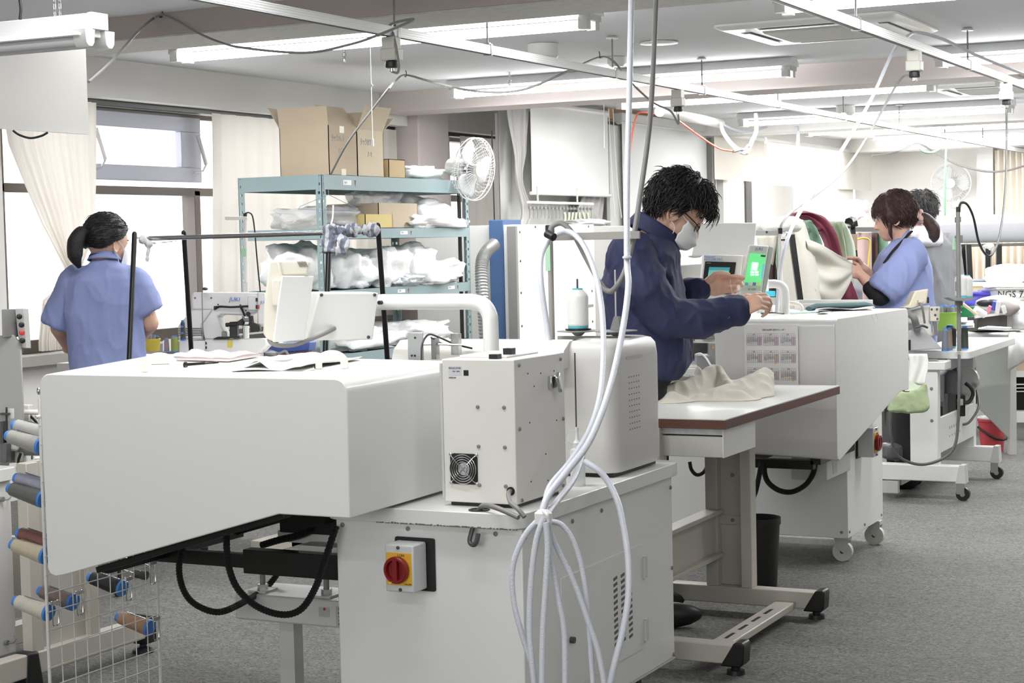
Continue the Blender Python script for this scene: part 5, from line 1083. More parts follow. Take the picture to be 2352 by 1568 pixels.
b2=blind('wide pale roller blind behind the hoses and the head of the man',onx(1428,285,-5.76).y,onx(1622,315,-5.76).y,2.32,1.1,-5.76,M('pale grey blind cloth',(222,223,221),.75))
MB().box(-5.82,-5.72,onx(1420,285,-5.76).y,onx(1634,315,-5.76).y,2.31,2.385).build('cassette_box',M('grey white casing',(206,207,203),.5),b2,bevel=.01)
for u in (1627,1634): MB().cyl((-5.72,onx(u,330,-5.76).y,2.3),(-5.72,onx(u,330,-5.76).y,1.6),.004,n=6).build('bead_chain',white_paint,b2)
MB().box(-5.84,-5.8,onx(1396,300,-5.8).y,onx(1660,300,-5.8).y,2.33,CEIL).build('trim_21',M('brown board',(172,138,110),.7),kind='structure')
MB().box(-5.82,-5.79,onx(1396,330,-5.8).y,onx(1432,330,-5.8).y,1.3,2.28).build('trim_22',M('grey partition board',(196,196,192),.6),kind='structure')
wpath([onx(1408,250,-5.7),onx(1412,330,-5.7),onx(1420,440,-5.7),onx(1428,500,-5.7)],.004,'thin white blind cord hanging left of the thick milky hose','cord',white_thread,'blind_cord')
wpath([onx(1398,250,-5.7),onx(1402,330,-5.7),onx(1408,440,-5.7),onx(1412,500,-5.7)],.004,'thin white blind cord right beside the edge of the white roller blind','cord',white_thread,'blind_cord')
wpath([onx(1387,240,-5.5),onx(1388,340,-5.5)],.0035,'short thin pull cord in front of the white roller blind','cord',white_thread,'blind_cord')
blind('cream roller blind above the bright window right of the man',onx(1641,370,-5.66).y,onx(1756,370,-5.66).y,2.3,onx(1700,415,-5.66).z,-5.66,M('cream blind cloth',(214,208,198),.8),False)
blind('bright white translucent roller blind near the far corner',onx(1762,370,-5.66).y,onx(2001,370,-5.66).y,2.3,onx(1880,431,-5.66).z,-5.66,translucent('bright blind cloth',(240,238,232),.5),False)
# hanger rail with clips and green cloths
hr=thing('clip_rail','white hanger rail of small wire clips under the white roller blind','hanger rail',onx(1290,465,-5.7))
ra,rb=onx(1213,464,-5.7),onx(1361,468,-5.7)
MB().beam(ra,rb,.02,.018).build('bar',white_paint,hr)
for f_ in (.14,.75): p=ra+(rb-ra)*f_; MB().cyl(p,p+Z*.12,.008,n=8).build('hanger_strut',grey_paint,hr)
for k in range(18):
    p=ra+(rb-ra)*(.02+k*.056)-Z*.02; MB().tube([p,p-Z*.03,p-Z*.06+Y*.006,p-Z*.1],.0025,5,2).box(p.x-.008,p.x+.008,p.y-.012,p.y+.012,p.z-.03,p.z-.012).build('clip',mid_grey,hr)
gcl=M('pale green cloth',(204,214,180),.8)
for k in range(7):
    p=ra+(rb-ra)*(.54+k*.062)-Z*.07
    o=MB().sheet(lambda a,b:p+Y*(.035*(a-.5)*(1+.3*b)+.012*math.sin(b*6+k))+X*(.015*math.sin(a*PI*2))-Z*(.17*b),6,8).build('cloth_strip',gcl,solid=.003,smooth=180)
    tag(o,'pale green cloth strip, number %s from the left on the clip rail'%('one two three four five six seven'.split()[k]),'cloth','pale green cloths on the clip rail')
# ================================================================== bartack machine by the window with its table, stand and spools
def prismD(m,poly,d,t): m.prism([D(u,v,d) for u,v in poly],FWD*t); return m
jm=thing('bartack_sewing_machine','white bartacking sewing machine on the table at the window','sewing machine',D(520,815,8.1))
jd=8.0
prismD(MB(),[(441,674),(446,671),(592,671),(592,713),(572,722),(560,724),(508,722),(500,726),(508,748),(522,770),(526,778),(470,779),(462,745),(487,711),(441,711)],jd,.14).build('arm',white_paint,jm,bevel=.006)
prismD(MB(),[(440,711),(487,711),(463,745),(466,779),(409,779),(409,747),(424,730)],jd-.01,.17).build('motor_cover',white_paint,jm,bevel=.006)
for u0,u1 in ((410,415),(426,466)):
    q=MB()
    for k in range(5): q.obox(D((u0+u1)/2,754+k*4,jd-.012),RGT*((u1-u0)/2*jd/FP),UPV*.0018,FWD*.0008)
    q.build('vent_slots',dark_grey,jm)
prismD(MB(),[(591,671),(609,672),(609,745),(591,745)],jd-.02,.15).build('face_plate',white_paint,jm,bevel=.005)
prismD(MB(),[(569,679),(592,679),(592,712),(569,712)],jd-.012,.1).build('side_cover',white_paint,jm,bevel=.003)
for (u0,v0,u1,v1),m_,n in (((587,684,591,692),black,'switch_black'),((587,700,591,709),black,'switch_black'),((591,700,595,709),M('red button',(196,60,62),.4),'switch_red')): block([(u0,v0,u1,v1,jd-.03,.01)],n,m_,jm,.001)
prismD(MB(),[(470,779),(610,776),(612,792),(604,801),(593,811),(472,811)],jd-.03,.2).build('bed',white_paint,jm,bevel=.006)
prismD(MB(),[(411,782),(471,782),(471,812),(411,812)],jd-.05,.2).build('control_unit',white_paint,jm,bevel=.004)
prismD(MB(),[(475,811),(592,811),(592,824),(475,828)],jd,.2).build('bed_foot',grey_paint,jm)
q=MB().obox(D(528,789,jd-.035),RGT*.011,UPV*.014,FWD*.002); q.build('yellow_label',M('yellow sticker',(222,204,84),.6),jm)
lettering('JUKI',.026,D(526,691.5,jd-.006),RGT,UPV,M('logo blue pale',(74,120,205),.5),jm,'logo',shear=.15); lettering('JUKI',.018,D(597,697,jd-.024),RGT,UPV,M('logo blue pale',(74,120,205),.5),jm,'logo',shear=.15)
q=MB().tube([D(496,708,jd-.01),D(505,704,jd-.02),D(530,705,jd-.02),D(550,704,jd-.02),D(570,703,jd-.02)],.005,8).tube([D(553,705,jd-.02),D(558,715,jd-.03),D(563,727,jd-.05)],.005,8); prismD(q,[(491,703),(500,702),(494,712),(491,712)],jd-.01,.01); q.build('black_wiring',black,jm)
q=MB(); prismD(q,[(527,739),(545,738),(560,728),(578,724),(580,740),(596,747),(598,758),(592,762),(577,762),(573,748),(545,747),(545,774),(527,774)],jd-.05,.05); q.cyl(D(518,746,jd-.05),D(545,744,jd-.05),.009,n=12); prismD(q,[(500,773),(550,772),(550,776),(488,778)],jd-.05,.08); q.build('clamp_mechanism',black,jm,bevel=.002)
MB().cyl(D(559,736,jd-.06),D(568,736,jd-.05),.02,n=16).build('drum',chrome,jm)
MB().cyl(D(510,767,jd-.05),D(520,767,jd-.05),.013,n=14).build('knob',mid_grey,jm); MB().cyl(D(570,721,jd-.03),D(570,721,jd-.01),.011,n=14).build('tension_disc',black,jm)
screws([(D(u,v,jd-.004),-FWD) for u,v in ((448,684),(485,684),(600,676),(501,699),(552,700),(565,713),(456,775))],jm,dark_grey,r=.0035)
q=MB().cyl(D(466,780,jd-.04),D(464,668,jd-.04),.0022,n=6); q.build('lamp_rod',mid_grey,jm); MB().ball(D(471,663,jd-.04),(.014,.014,.008),12).build('rod_knob',dark_grey,jm)
for v in (788,798): MB().cyl(D(472,v,jd-.06),D(475,v,jd-.06),.006,n=10).build('side_knob',black,jm)
jt=thing('sewing_table','pale sewing table under the bartacking machine by the window','table',D(520,835,8.1))
tz_=D(520,829,8.0).z
c0=D(520,830,8.05)
MB().box(c0.x-.75,c0.x+.42,c0.y-.28,c0.y+.35,tz_-.04,tz_).build('table_top',table_top,jt,bevel=.004)
for dx in (-.7,.3): MB().box(c0.x+dx,c0.x+dx+.06,c0.y-.05,c0.y+.05,0,tz_-.04).build('leg',frame_paint,jt); MB().box(c0.x+dx,c0.x+dx+.06,c0.y-.28,c0.y+.3,0,.06).build('foot',frame_paint,jt)
st=thing('thread_stand','slim pale thread stand pole with a side arm at the bartacking machine','thread stand',D(565,672,8.25))
MB().cyl(D(563,500,8.25),D(568,800,8.25),.010,n=12).build('pole',warm_paint,st); MB().obox(D(543,501,8.25),RGT*.052,UPV*.008,FWD*.01).build('side_arm',warm_paint,st,bevel=.003); MB().cyl(D(563,497,8.25),D(563,490,8.25),.009,n=10).build('cap',black,st)
MB().obox(D(559,580,8.24),RGT*.013,UPV*.019,FWD*.002).build('green_tape',M('pale green tape',(168,206,176),.7),st); MB().obox(D(564,664,8.24),RGT*.01,UPV*.03,FWD*.008).build('clamp',grey_paint,st)
wpath([D(563,490,8.25),D(572,488,8.25),D(580,497,8.25),D(585,530,8.25),D(590,590,8.25),D(598,672,8.25)],.0035,'thin black wire arching from the slim pale stand pole','wire',black,'power_wire')
GR='spools and tubs by the bartacking machine'
tub=thing('plastic_tub','small yellow plastic tub of spools at the window table','tub',D(349,806,8.0))
def tubm(o,r0,r1,h,w=.004,n=28,sx=1.): return MB().lathe([(.001,0),(r0,0),(r1,h),(r1*1.05,h),(r1*1.05,h+.006),(r1-w,h+.006),(r0-w,.006),(.001,.006)],o,Z,n,sx)
o=D(349,806,8.0); tubm(o,.034,.039,.05,sx=1.).build('body',M('yellow tub',(224,206,80),.4),tub)
for i,(u,v,c) in enumerate(((338,783,(150,140,140)),(346,780,(160,150,150)),(354,782,(150,140,140)),(362,784,(120,108,80)))): spool('thread_spool','spool with a blue tip in the small yellow tub, %s from the left'%('first second third fourth'.split()[i]),D(u,v+10,7.98+.015*i),Z,.045,.009,.0085,M('tub thread %d'%i,c,.6),GR)
spool('thread_spool','greyish pink spool with a blue tip beside the yellow tub',D(383,806,7.95),Z,.058,.012,.0095,M('pinkish grey thread',(158,140,138),.6),GR); spool('thread_spool','olive green spool with a blue tip beside the yellow tub',D(402,808,7.95),Z,.072,.018,.0155,M('olive thread',(150,160,84),.6),GR)
sp_=spool('thread_spool','tall dark spool showing blue triangles on the control unit of the bartacking machine',D(421,782,7.9),Z,.092,.0125,.009,M('dark olive thread',(70,74,66),.6),GR)
q=MB()
for v in (750,765): q.prism([D(416,v-3,7.875),D(423,v,7.875),D(416,v+3,7.875)],FWD*.004)
q.build('label_triangles',spool_blue,sp_)
tag(MB().tube([D(381,793,8.2),D(384,780,8.2)],.003,6,1).build('binder_clip',chrome),'small steel clip behind the spools on the window table','clip') if 0 else None
tag(prismD(MB(),[(374,782),(384,778),(402,778),(402,806),(374,806)],8.3,.04).build('clear_jar',M('milky jar',(236,236,238),.3)),'milky white jar behind the spools on the window table','jar')
bb=thing('blue_bin','open blue plastic bin behind the operating panel','bin',D(660,815,8.7))
prismD(MB(),[(598,792),(712,782),(708,808),(602,815)],8.6,.3).build('body',M('blue plastic',(58,84,160),.4),bb,bevel=.01)
tag(prismD(MB(),[(590,816),(716,805),(716,822),(590,832)],8.3,.3).build('dark_tray',M('dark maroon wood',(74,44,42),.6)),'dark maroon tray edge in front of the blue bin','tray')
tag(MB().tube([D(598,812,8.2),D(620,806,8.2),D(640,811,8.2),D(655,806,8.2),D(662,815,8.2)],.006,6).ball(D(622,812,8.2),(.03,.03,.014),10).build('cloth_scrap',M('grey cloth scrap',(120,120,122),.8)),'grey cloth scrap on the dark maroon tray','cloth')
tag(prismD(MB(),[(700,812),(745,812),(745,824),(700,824)],8.4,.1).build('pale_box_lid',carton_pale),'pale cardboard lid at the end of the dark maroon tray','lid')
# ================================================================== clothes rack with black A frame legs
RK=lambda u,v,d: D(u,v,d*1.14)
ar=thing('garment_rack','garment rack with black splayed legs and a steel bar behind the foreground hood','clothes rack',RK(600,800,6.2)*1.)
def toFloor(a,b): t=a.z/(a.z-b.z); return a+(b-a)*t
for (u0,v0,d0),(u1,v1,d1) in (((309,537,6.3),(297,818,6.2)),((422,534,6.55),(439,800,6.66)),((756,546,5.78),(747,815,5.7)),((868,517,6.0),(890,828,6.12))):
    a,b=RK(u0,v0,d0),RK(u1,v1,d1); f_=toFloor(a,b); MB().tube([a,f_],.0105,12,1).ball(a,.0105,10).build('leg',black_metal,ar); MB().ball(f_+Z*.015,.02,10).build('foot_caster',black,ar)
MB().cyl(RK(330,548,6.38),RK(815,533,5.88),.0095,n=14).build('hanging_bar',chrome,ar)
MB().cyl(RK(309,545,6.3),RK(422,541,6.55),.006,n=10).build('end_bar',white_paint,ar); MB().cyl(RK(756,535,5.8),RK(868,528,6.),.0085,n=10).build('end_bar',black_metal,ar)
wr=M('white wrapping cloth',(224,224,222),.85)
tag(MB().ball(RK(328,550,6.33),(.018,.02,.02),12).ball(RK(342,560,6.34),(.02,.015,.018),12).tube([RK(342,562,6.34),RK(340,580,6.34),RK(336,603,6.34)],[.014,.016,.012],8,3,flat=.3).tube([RK(345,558,6.36),RK(375,556,6.42),RK(410,552,6.5)],.005,6).build('cloth_wrap',wr,remesh=.006,relax=4,wob=.004,wobs=60),'white rag knotted round the left end of the rack bar','rag')
def check_m():
    m=bpy.data.materials.new('grey checked cloth'); m.use_nodes=True; nt=m.node_tree; b=nt.nodes['Principled BSDF']; b.inputs['Roughness'].default_value=.9
    tc=nt.nodes.new('ShaderNodeTexCoord'); ck=nt.nodes.new('ShaderNodeTexWave'); ck.inputs['Scale'].default_value=11; ck.inputs['Distortion'].default_value=1.5; ck.bands_direction='X'
    r=nt.nodes.new('ShaderNodeValToRGB'); r.color_ramp.elements[0].position=.45; r.color_ramp.elements[0].color=lin((196,197,201))+(1,); r.color_ramp.elements[1].position=.6; r.color_ramp.elements[1].color=lin((120,126,142))+(1,)
    nt.links.new(tc.outputs['Object'],ck.inputs[0]); nt.links.new(ck.outputs['Fac'],r.inputs[0]); nt.links.new(r.outputs[0],b.inputs['Base Color']); return m
q=MB(); q.tube([RK(757,520,5.79),RK(754,580,5.78)],[.026,.027,.029],14,3)
for k in range(9): p=RK(762+k*12.5,531-k*.5,5.80+k*.024); q.ball(p,(.018+.006*math.sin(k*2.1),.021,.024+.005*math.cos(k*1.7)),12)
q.ball(RK(858,528,5.97),.025,12); q.tube([RK(778,540,5.76),RK(786,560,5.74),RK(780,583,5.74)],[.02,.016,.008],8,3,flat=.35).tube([RK(790,545,5.76),RK(796,565,5.74),RK(790,585,5.74)],[.016,.012,.008],8,3,flat=.35).tube([RK(770,550,5.75),RK(772,570,5.74),RK(774,588,5.74)],[.012,.012,.006],8,3,flat=.35)
tag(q.build('cloth_wrap',check_m(),remesh=.004,relax=2,wob=.007,wobs=46),'grey checked cloth strips wound round the right end of the rack','rag')
# ================================================================== people
FH=V((FWD.x,FWD.y,0)).normalized(); RH=V((RGT.x,RGT.y,0)).normalized()
def ringp(c,ax,ay,n=26,pw=.85):
    r=[]
    for j in range(n):
        a=2*PI*j/n; x,y=math.cos(a),math.sin(a); r.append(c+ax*math.copysign(abs(x)**pw,x)+ay*math.copysign(abs(y)**pw,y))
    return r
def torso(mb,rows,d,dep,tilt=0.,pw=.85):   # rows of (v,uL,uR,half depth)
    rings=[]
    for v,a,b,h in rows:
        c=D((a+b)/2,v,d); rings.append(ringp(c,RH*((b-a)/2*d/FP),FH*h,26,pw))
    return mb.loft(rings)
def chain(mb,pts,rad):
    for p,q,r0,r1 in zip(pts,pts[1:],rad,rad[1:]): mb.capsule(p,q,r0,r1,12)
    return mb
def hand(mb,W,dirv,nrm,thumb,curl,sc=1.,tcurl=.5,spread=.0):
    """palm plus five fingers; dirv towards the knuckles, nrm out of the back of the hand, thumb = sideways vector"""
    W=V(W); d=V(dirv).normalized(); n=(V(nrm)-d*V(nrm).dot(d)).normalized(); t=d.cross(n); t=t if t.dot(V(thumb))>0 else -t
    A=(d,t,n)
    mb.ball(W+d*.048*sc,(.05*sc,.039*sc,.0155*sc),14,(d,t,n)); mb.capsule(W-d*.02*sc,W+d*.03*sc,.026*sc,.025*sc,12)
    for i,(L,r) in enumerate(((1.,.0086),(1.1,.0088),(1.04,.0083),(.82,.0073))):
        b=W+d*(.084-.004*abs(i-1.2))*sc+t*(.028-.0187*i)*sc; mb.capsule(W+d*.03*sc+t*(.02-.014*i)*sc,b,.011*sc,.0095*sc,10)
        a=0.; p=b; c=curl[i] if isinstance(curl,(list,tuple)) else curl
        for seg,(l,k) in enumerate(((.043,1.),(.027,1.15),(.021,.75))):
            a+=c*k; v=(d*math.cos(a)-n*math.sin(a)+t*(spread*(1.5-i))).normalized(); q=p+v*l*L*sc
            mb.capsule(p,q,r*sc*(1.04-.06*seg),r*sc*(.98-.07*seg),10); p=q
    b=W+d*.02*sc+t*.027*sc-n*.006*sc; v1=(d*.75+t*.65-n*.25).normalized(); q1=b+v1*.042*sc; v2=(d*.95+t*.1-n*(.2+tcurl)).normalized(); q2=q1+v2*.033*sc; v3=(d*.9-t*.25-n*(.3+tcurl)).normalized(); q3=q2+v3*.024*sc
    mb.capsule(b,q1,.0145*sc,.011*sc,10); mb.capsule(q1,q2,.0108*sc,.0096*sc,10); mb.capsule(q2,q3,.0095*sc,.0078*sc,10)
    return mb
class Head:
    def __init__(s,c,f,up,sc=1.):
        s.c=V(c); s.f=V(f).normalized(); u=V(up); s.u=(u-s.f*u.dot(s.f)).normalized(); s.s=s.f.cross(s.u); s.k=sc
    def P(s,f,u,w): return s.c+(s.f*f+s.u*u+s.s*w)*s.k
    def skin(s,mb):
        A=(s.f,s.s,s.u); k=s.k
        mb.ball(s.P(0,.005,0),(.096*k,.074*k,.092*k),24,A); mb.ball(s.P(.035,-.05,0),(.06*k,.057*k,.075*k),20,A); mb.ball(s.P(.052,-.1,0),(.036*k,.036*k,.03*k),16,A)
        mb.ball(s.P(.05,.01,0),(.045*k,.06*k,.06*k),16,A)
        mb.capsule(s.P(.088,-.012,0),s.P(.104,-.05,0),.008*k,.013*k,10); mb.ball(s.P(.094,-.053,.011),(.011*k,.008*k,.008*k),8,A); mb.ball(s.P(.094,-.053,-.011),(.011*k,.008*k,.008*k),8,A)
        mb.capsule(s.P(.08,-.002,-.036),s.P(.088,.004,-.012),.009*k,.01*k,8); mb.capsule(s.P(.08,-.002,.036),s.P(.088,.004,.012),.009*k,.01*k,8)
        mb.ball(s.P(.088,-.078,0),(.012*k,.02*k,.006*k),10,A); mb.ball(s.P(.085,-.09,0),(.012*k,.017*k,.006*k),10,A)
        for w in (-1,1):
            q=[s.P(.004+.021*math.cos(a)-.004,-.028+.031*math.sin(a),w*(.074+.008*math.cos(a+2.6))) for a in [2*PI*i/14 for i in range(14)]]
            mb.tube(q,.0042*k,8,2,closed=True); mb.ball(s.P(-.002,-.03,w*.070),(.014*k,.005*k,.024*k),10,A); mb.ball(s.P(.008,-.054,w*.072),(.008*k,.005*k,.009*k),8,A)
        return mb
    def eyes(s,par):
        for w in (-.031,.031):
            MB().ball(s.P(.074,-.012,w),(.012*s.k,.013*s.k,.008*s.k),12,(s.f,s.s,s.u)).build('eye',M('eye white',(226,222,218),.2),par); MB().ball(s.P(.0815,-.012,w),(.005*s.k,.006*s.k,.006*s.k),10,(s.f,s.s,s.u)).build('iris',hair_black,par)
            MB().tube([s.P(.082,.008,w-.016*(1 if w>0 else -1)),s.P(.088,.013,w),s.P(.08,.01,w+.018*(1 if w>0 else -1))],.0028*s.k,6).build('eyebrow',hair_black,par)
    def hair(s,line,mat,par,rad=(.112,.089,.108),off=(-.008,0,.014),amp=.006,fs=26.,name='hair',extra=None,seed=0.,tufts=None):
        q=MB(); n=120; rings=[]
        for i in range(n//2+1):
            t=PI*(i+.02)/(n/2+.04); ring=[]
            for j in range(n):
                a=2*PI*j/n; df,ds,du=math.sin(t)*math.cos(a),math.sin(t)*math.sin(a),-math.cos(t)
                h=line(df,abs(ds)); m_=max(0.,min(1.,(du-h)/.09)); m_=m_*m_*(3-2*m_)
                nz=noise.fractal(V((df*3.2+seed,ds*3.2,du*3.2))*1.0,1,2,3)*amp*1.4+abs(noise.noise(V((a*fs*.36,du*2.5+seed,0.))))*amp
                k=.80+.20*m_
                p=s.P((df*rad[0])*k+off[0],(du*rad[2])*k+off[2],(ds*rad[1])*k); dirv=(p-s.c).normalized(); ring.append(p+dirv*(nz*s.k*m_))
            rings.append(ring)
        q.loft(rings)
        if tufts:
            cnt,L,lift,flow,rr_,jt=tufts; rd=random.Random(int(seed*7)+5); made=0
            while made<cnt:
                a=rd.uniform(0,2*PI); z_=rd.uniform(-.8,1); df,ds,du=math.sqrt(1-z_*z_)*math.cos(a),math.sqrt(1-z_*z_)*math.sin(a),z_
                if du<line(df,abs(ds))+.035: continue
                made+=1
                base=s.P(df*rad[0]*.975+off[0],du*rad[2]*.975+off[2],ds*rad[1]*.975); n_=(s.f*df/rad[0]+s.u*du/rad[2]+s.s*ds/rad[1]).normalized()
                fl=flow(df,ds,du); t=(s.f*fl[0]+s.u*fl[1]+s.s*fl[2]); t=(t-n_*t.dot(n_)); t=(t.normalized()+(s.f*rd.gauss(0,jt)+s.u*rd.gauss(0,jt)+s.s*rd.gauss(0,jt)))
                l=L*rd.uniform(.6,1.25)*s.k; lf=lift*rd.uniform(-.2,1.2)
                p1=base+t*l*.5+n_*l*(lf*.6+.08); p2=base+t*l+n_*l*(lf*.7-.22)
                q.tube([base,p1,p2],[rr_,rr_*.8,.0005],4,2)
        if extra: extra(q)
        return q.build(name,mat,par,smooth=180)
def lerpline(*k):
    def f(df,ds):
        if df<=k[0][0]: return k[0][1]
        for (a,va),(b,vb) in zip(k,k[1:]):
            if df<=b: return va+(vb-va)*(df-a)/(b-a)
        return k[-1][1]
    return f
def folds(o,amp,scale,dirv=(1,1,.35)):
    me=o.data; L=OFF[o.name]; dv=V(dirv); N=[v.normal.copy() for v in me.vertices]
    for v,n in zip(me.vertices,N):
        p=v.co+L; p=V((p.x*dv.x,p.y*dv.y,p.z*dv.z))*scale; k=1-abs(noise.noise(p))*2; v.co+=n*(k*abs(k)*amp)
    me.update()
black_cloth=M('black cloth',(26,26,30),.85); trousers=M('charcoal trousers',(38,38,42),.85)
def legs(mb,hips,feet,r=(.085,.06,.045)):
    for h,f in zip(hips,feet): k=(h+f)/2+FH*0; chain(mb,[h,k,f+Z*.07],[r[0],r[1],r[2]])
def shoes(par,feet,fd,mat):
    for f in feet: MB().ball(V((f.x,f.y,.045))+fd*.05,(.13,.048,.045),16,(fd,Z.cross(fd),Z)).build("shoe",mat,par)
# ---------------------------------------------------------------- man in the navy jacket
d=6.15
root=thing('person','person in a navy work jacket, white mask and glasses, bending over the brown edged table','person',V((D(1490,860,d).x,D(1490,860,d).y,0)))
H=Head(D(1558,478,d),RGT*.82-UPV*.57-FWD*.06,RGT*.57+UPV*.82)
hipc=D(1466,890,d); hips=[hipc+FH*.09,hipc-FH*.09]; feet=[V((hipc.x,hipc.y,0))+FH*.12-RH*.02,V((hipc.x,hipc.y,0))-FH*.12+RH*.02]
mb=MB(); H.skin(mb)
chain(mb,[H.P(-.02,-.05,0),D(1505,548,d),D(1480,590,d)],[.056,.058,.07])
torso(mb,[(570,1440,1520,.1),(620,1420,1530,.15),(720,1420,1545,.14),(840,1430,1540,.13),(900,1420,1515,.13)],d,0)
legs(mb,hips,feet)
nsh,nel,nwr=D(1452,592,d-.17),D(1532,728,d-.22),D(1684,714,d-.16)
fsh,fel,fwr=D(1462,592,d+.17),D(1560,690,d+.2),D(1607,664,d+.13)
chain(mb,[nsh,nel,nwr],[.05,.042,.028]); chain(mb,[fsh,fel,fwr],[.05,.042,.028])
hand(mb,nwr+RGT*.012,RGT*.86+UPV*.42-FWD*.1,UPV*.55-FWD*.75-RGT*.3,UPV*.6+RGT*.3+FWD*.4,[.62,.75,.85,.95],.98,.75)
hand(mb,fwr+RGT*.012,RGT*.95+UPV*.22-FWD*.05,UPV*.35+FWD*.85,UPV*.9-FWD*.3,[.38,.55,.72,.8],.98,.35)
mb.build('body',skin,root,remesh=.0042,relax=2,smooth=180)
H.eyes(root)
H.hair(lerpline((-1,-.62),(-.6,-.72),(-.28,-.62),(-.05,-.24),(.1,-.18),(.2,-.34),(.3,-.3),(.4,0.),(.6,.2),(1,.32)),hair_black,root,rad=(.119,.092,.114),off=(-.004,0,.018),amp=.005,fs=44.,seed=1.,tufts=(2600,.042,.34,lambda f,w,u:(.9 if f>.1 and u>.2 else -.25,-.75,w*.9),.0021,.25))
# mask, straps, glasses
mk=MB(); rings=[]
def maskpt(a,b):   # a across the face, b down
    w=(a-.5)*2; ang=w*1.25; u=-.035-.085*b+(.012*(abs(w)**2)*(1-b))-.0*b; rr_=.071+.022*math.sin(PI*min(1,b*1.15))*(1-abs(w)**1.5); f=.03+rr_*math.cos(ang); ww=.068*math.sin(ang)/math.sin(1.25)*(1-.25*b*b)
    if b>.85: f-=.02*(b-.85)/.15
    return H.P(f+.002*math.sin(b*18),u,ww)
mk.sheet(maskpt,28,20); mo=mk.build('face_mask',mask_white,root,solid=.002,smooth=180)
for w in (-1,1):
    MB().tube([maskpt(0 if w<0 else 1,.05),H.P(.03,-.02,w*.073),H.P(.0,.0,w*.078)],.0016,6,3).build('mask_strap',mask_white,mo); MB().tube([maskpt(0 if w<0 else 1,.95),H.P(.03,-.07,w*.072),H.P(-.008,-.055,w*.076)],.0016,6,3).build('mask_strap',mask_white,mo)
g=MB()
for w in (-1,1): g.tube([H.P(-.01,-.005,w*.079),H.P(.05,-.012,w*.074),H.P(.098,-.02,w*.062)],.0022,6,3); g.tube([H.P(.1-.012*abs(math.cos(a)*.5+.5*1),-.024+.017*math.sin(a),w*(.036+.025*math.cos(a))) for a in [2*PI*i/16 for i in range(16)]],.0016,6,1,closed=True)
g.tube([H.P(.094,-.018,-.012),H.P(.1,-.015,0),H.P(.094,-.018,.012)],.0016,6,2); g.build('glasses',black,root)
# jacket
jk=MB()
torso(jk,[(545,1452,1532,.085),(562,1420,1545,.15),(585,1400,1552,.195),(620,1390,1556,.21),(660,1386,1562,.212),(710,1388,1572,.208),(760,1396,1582,.2),(805,1408,1584,.19),(840,1420,1576,.18),(858,1432,1560,.17),(862,1440,1550,.15)],d,0)
chain(jk,[nsh+UPV*.0,D(1478,660,d-.22),nel,D(1600,735,d-.21),D(1660,722,d-.17)],[.082,.077,.068,.058,.05]); jk.capsule(D(1655,722,d-.17),D(1690,714,d-.16),.047,.044,16)
chain(jk,[fsh,D(1500,650,d+.2),fel,D(1592,672,d+.14)],[.08,.07,.06,.05]); jk.capsule(D(1585,674,d+.15),D(1606,665,d+.13),.045,.043,14)
jo=jk.build('jacket',navy,root,remesh=.007,relax=5,smooth=180); folds(jo,.012,7.5,(1,1,.8)); folds(jo,.005,19,(1,1,.6))
cl=MB()
def collar(a,b):
    ang=-PI*.92+a*PI*1.84; c0=D(1500,540,d)+RGT*0
    # ring round the neck, open at the throat, leaning forward
    ax=(RGT*.82-UPV*.55); up=(RGT*.42+UPV*.9).normalized(); ax=(ax-up*ax.dot(up)).normalized(); sd=up.cross(ax)
    rad=.076+.016*b; hgt=.042*(1-b)-.012*b+.0*a
    return D(1502,541,d)-ax*rad*math.cos(ang)*1.15+sd*rad*math.sin(ang)+up*(hgt+.012*math.cos(ang))
cl.sheet(collar,30,6); cl.build('collar',navy,jo,solid=.006,smooth=180)
for p,a in ((D(1672,728,d-.215),0),): MB().cyl(p,p-FWD*.006,.006,n=14).build('cuff_button',dark_grey,jo)
tr=MB(); torso(tr,[(846,1428,1556,.165),(870,1420,1545,.17),(890,1412,1528,.17),(930,1408,1520,.17)],d,0)
for h,f in zip(hips,feet): chain(tr,[h-Z*.02,(h+f)/2,f+Z*.06],[.1,.082,.068])
tr.build('trousers',trousers,root,remesh=.012,relax=4,smooth=180)
shoes(root,feet,RH,black)
MB().tube([D(1677,642,d+.06),D(1679,655,d+.03),D(1685,690,d+.0),D(1700,705,d-.05)],.0006,5).build('thread_end',white_thread,root)
# ---------------------------------------------------------------- woman at the window seen from behind
d=7.6
root=thing('person','person in a light blue work shirt with a black ponytail, back turned, at the window','person',V((D(248,840,d).x,D(248,840,d).y,0)))
H=Head(D(244,550,d),RGT*.62+FWD*.76-UPV*.14,UPV*.98+RGT*.02,.99)
hipc=D(250,930,d); hips=[hipc-RH*.09,hipc+RH*.09]; feet=[V((hipc.x,hipc.y,0))-RH*.1,V((hipc.x,hipc.y,0))+RH*.1]
mb=MB(); H.skin(mb); chain(mb,[H.P(-.015,-.05,0),D(238,600,d),D(240,630,d)],[.048,.05,.06])
torso(mb,[(622,205,275,.07),(660,175,300,.1),(760,180,305,.1),(850,175,320,.11),(940,180,320,.12)],d,0); legs(mb,hips,feet,(.085,.058,.04))
A=[(D(172,652,d),D(137,752,d+.02),D(160,800,d+.2)),(D(306,650,d),D(343,742,d+.02),D(322,775,d+.2))]
for sgn,(s_,e_,w_) in zip((-1,1),A): chain(mb,[s_,e_,w_],[.048,.041,.026]); hand(mb,w_,FH*.85-RH*sgn*.4-Z*.1,Z*.8+RH*sgn*.3,-RH*sgn,.5,.9,.4)
mb.build('body',skin,root,remesh=.006,relax=2,smooth=180); H.eyes(root)
def pony(q):
    q.tube([H.P(-.09,.0,0),H.P(-.13,.005,0),H.P(-.155,-.04,.0),H.P(-.15,-.1,0),H.P(-.12,-.145,0)],[.02,.03,.036,.032,.008],14,6)
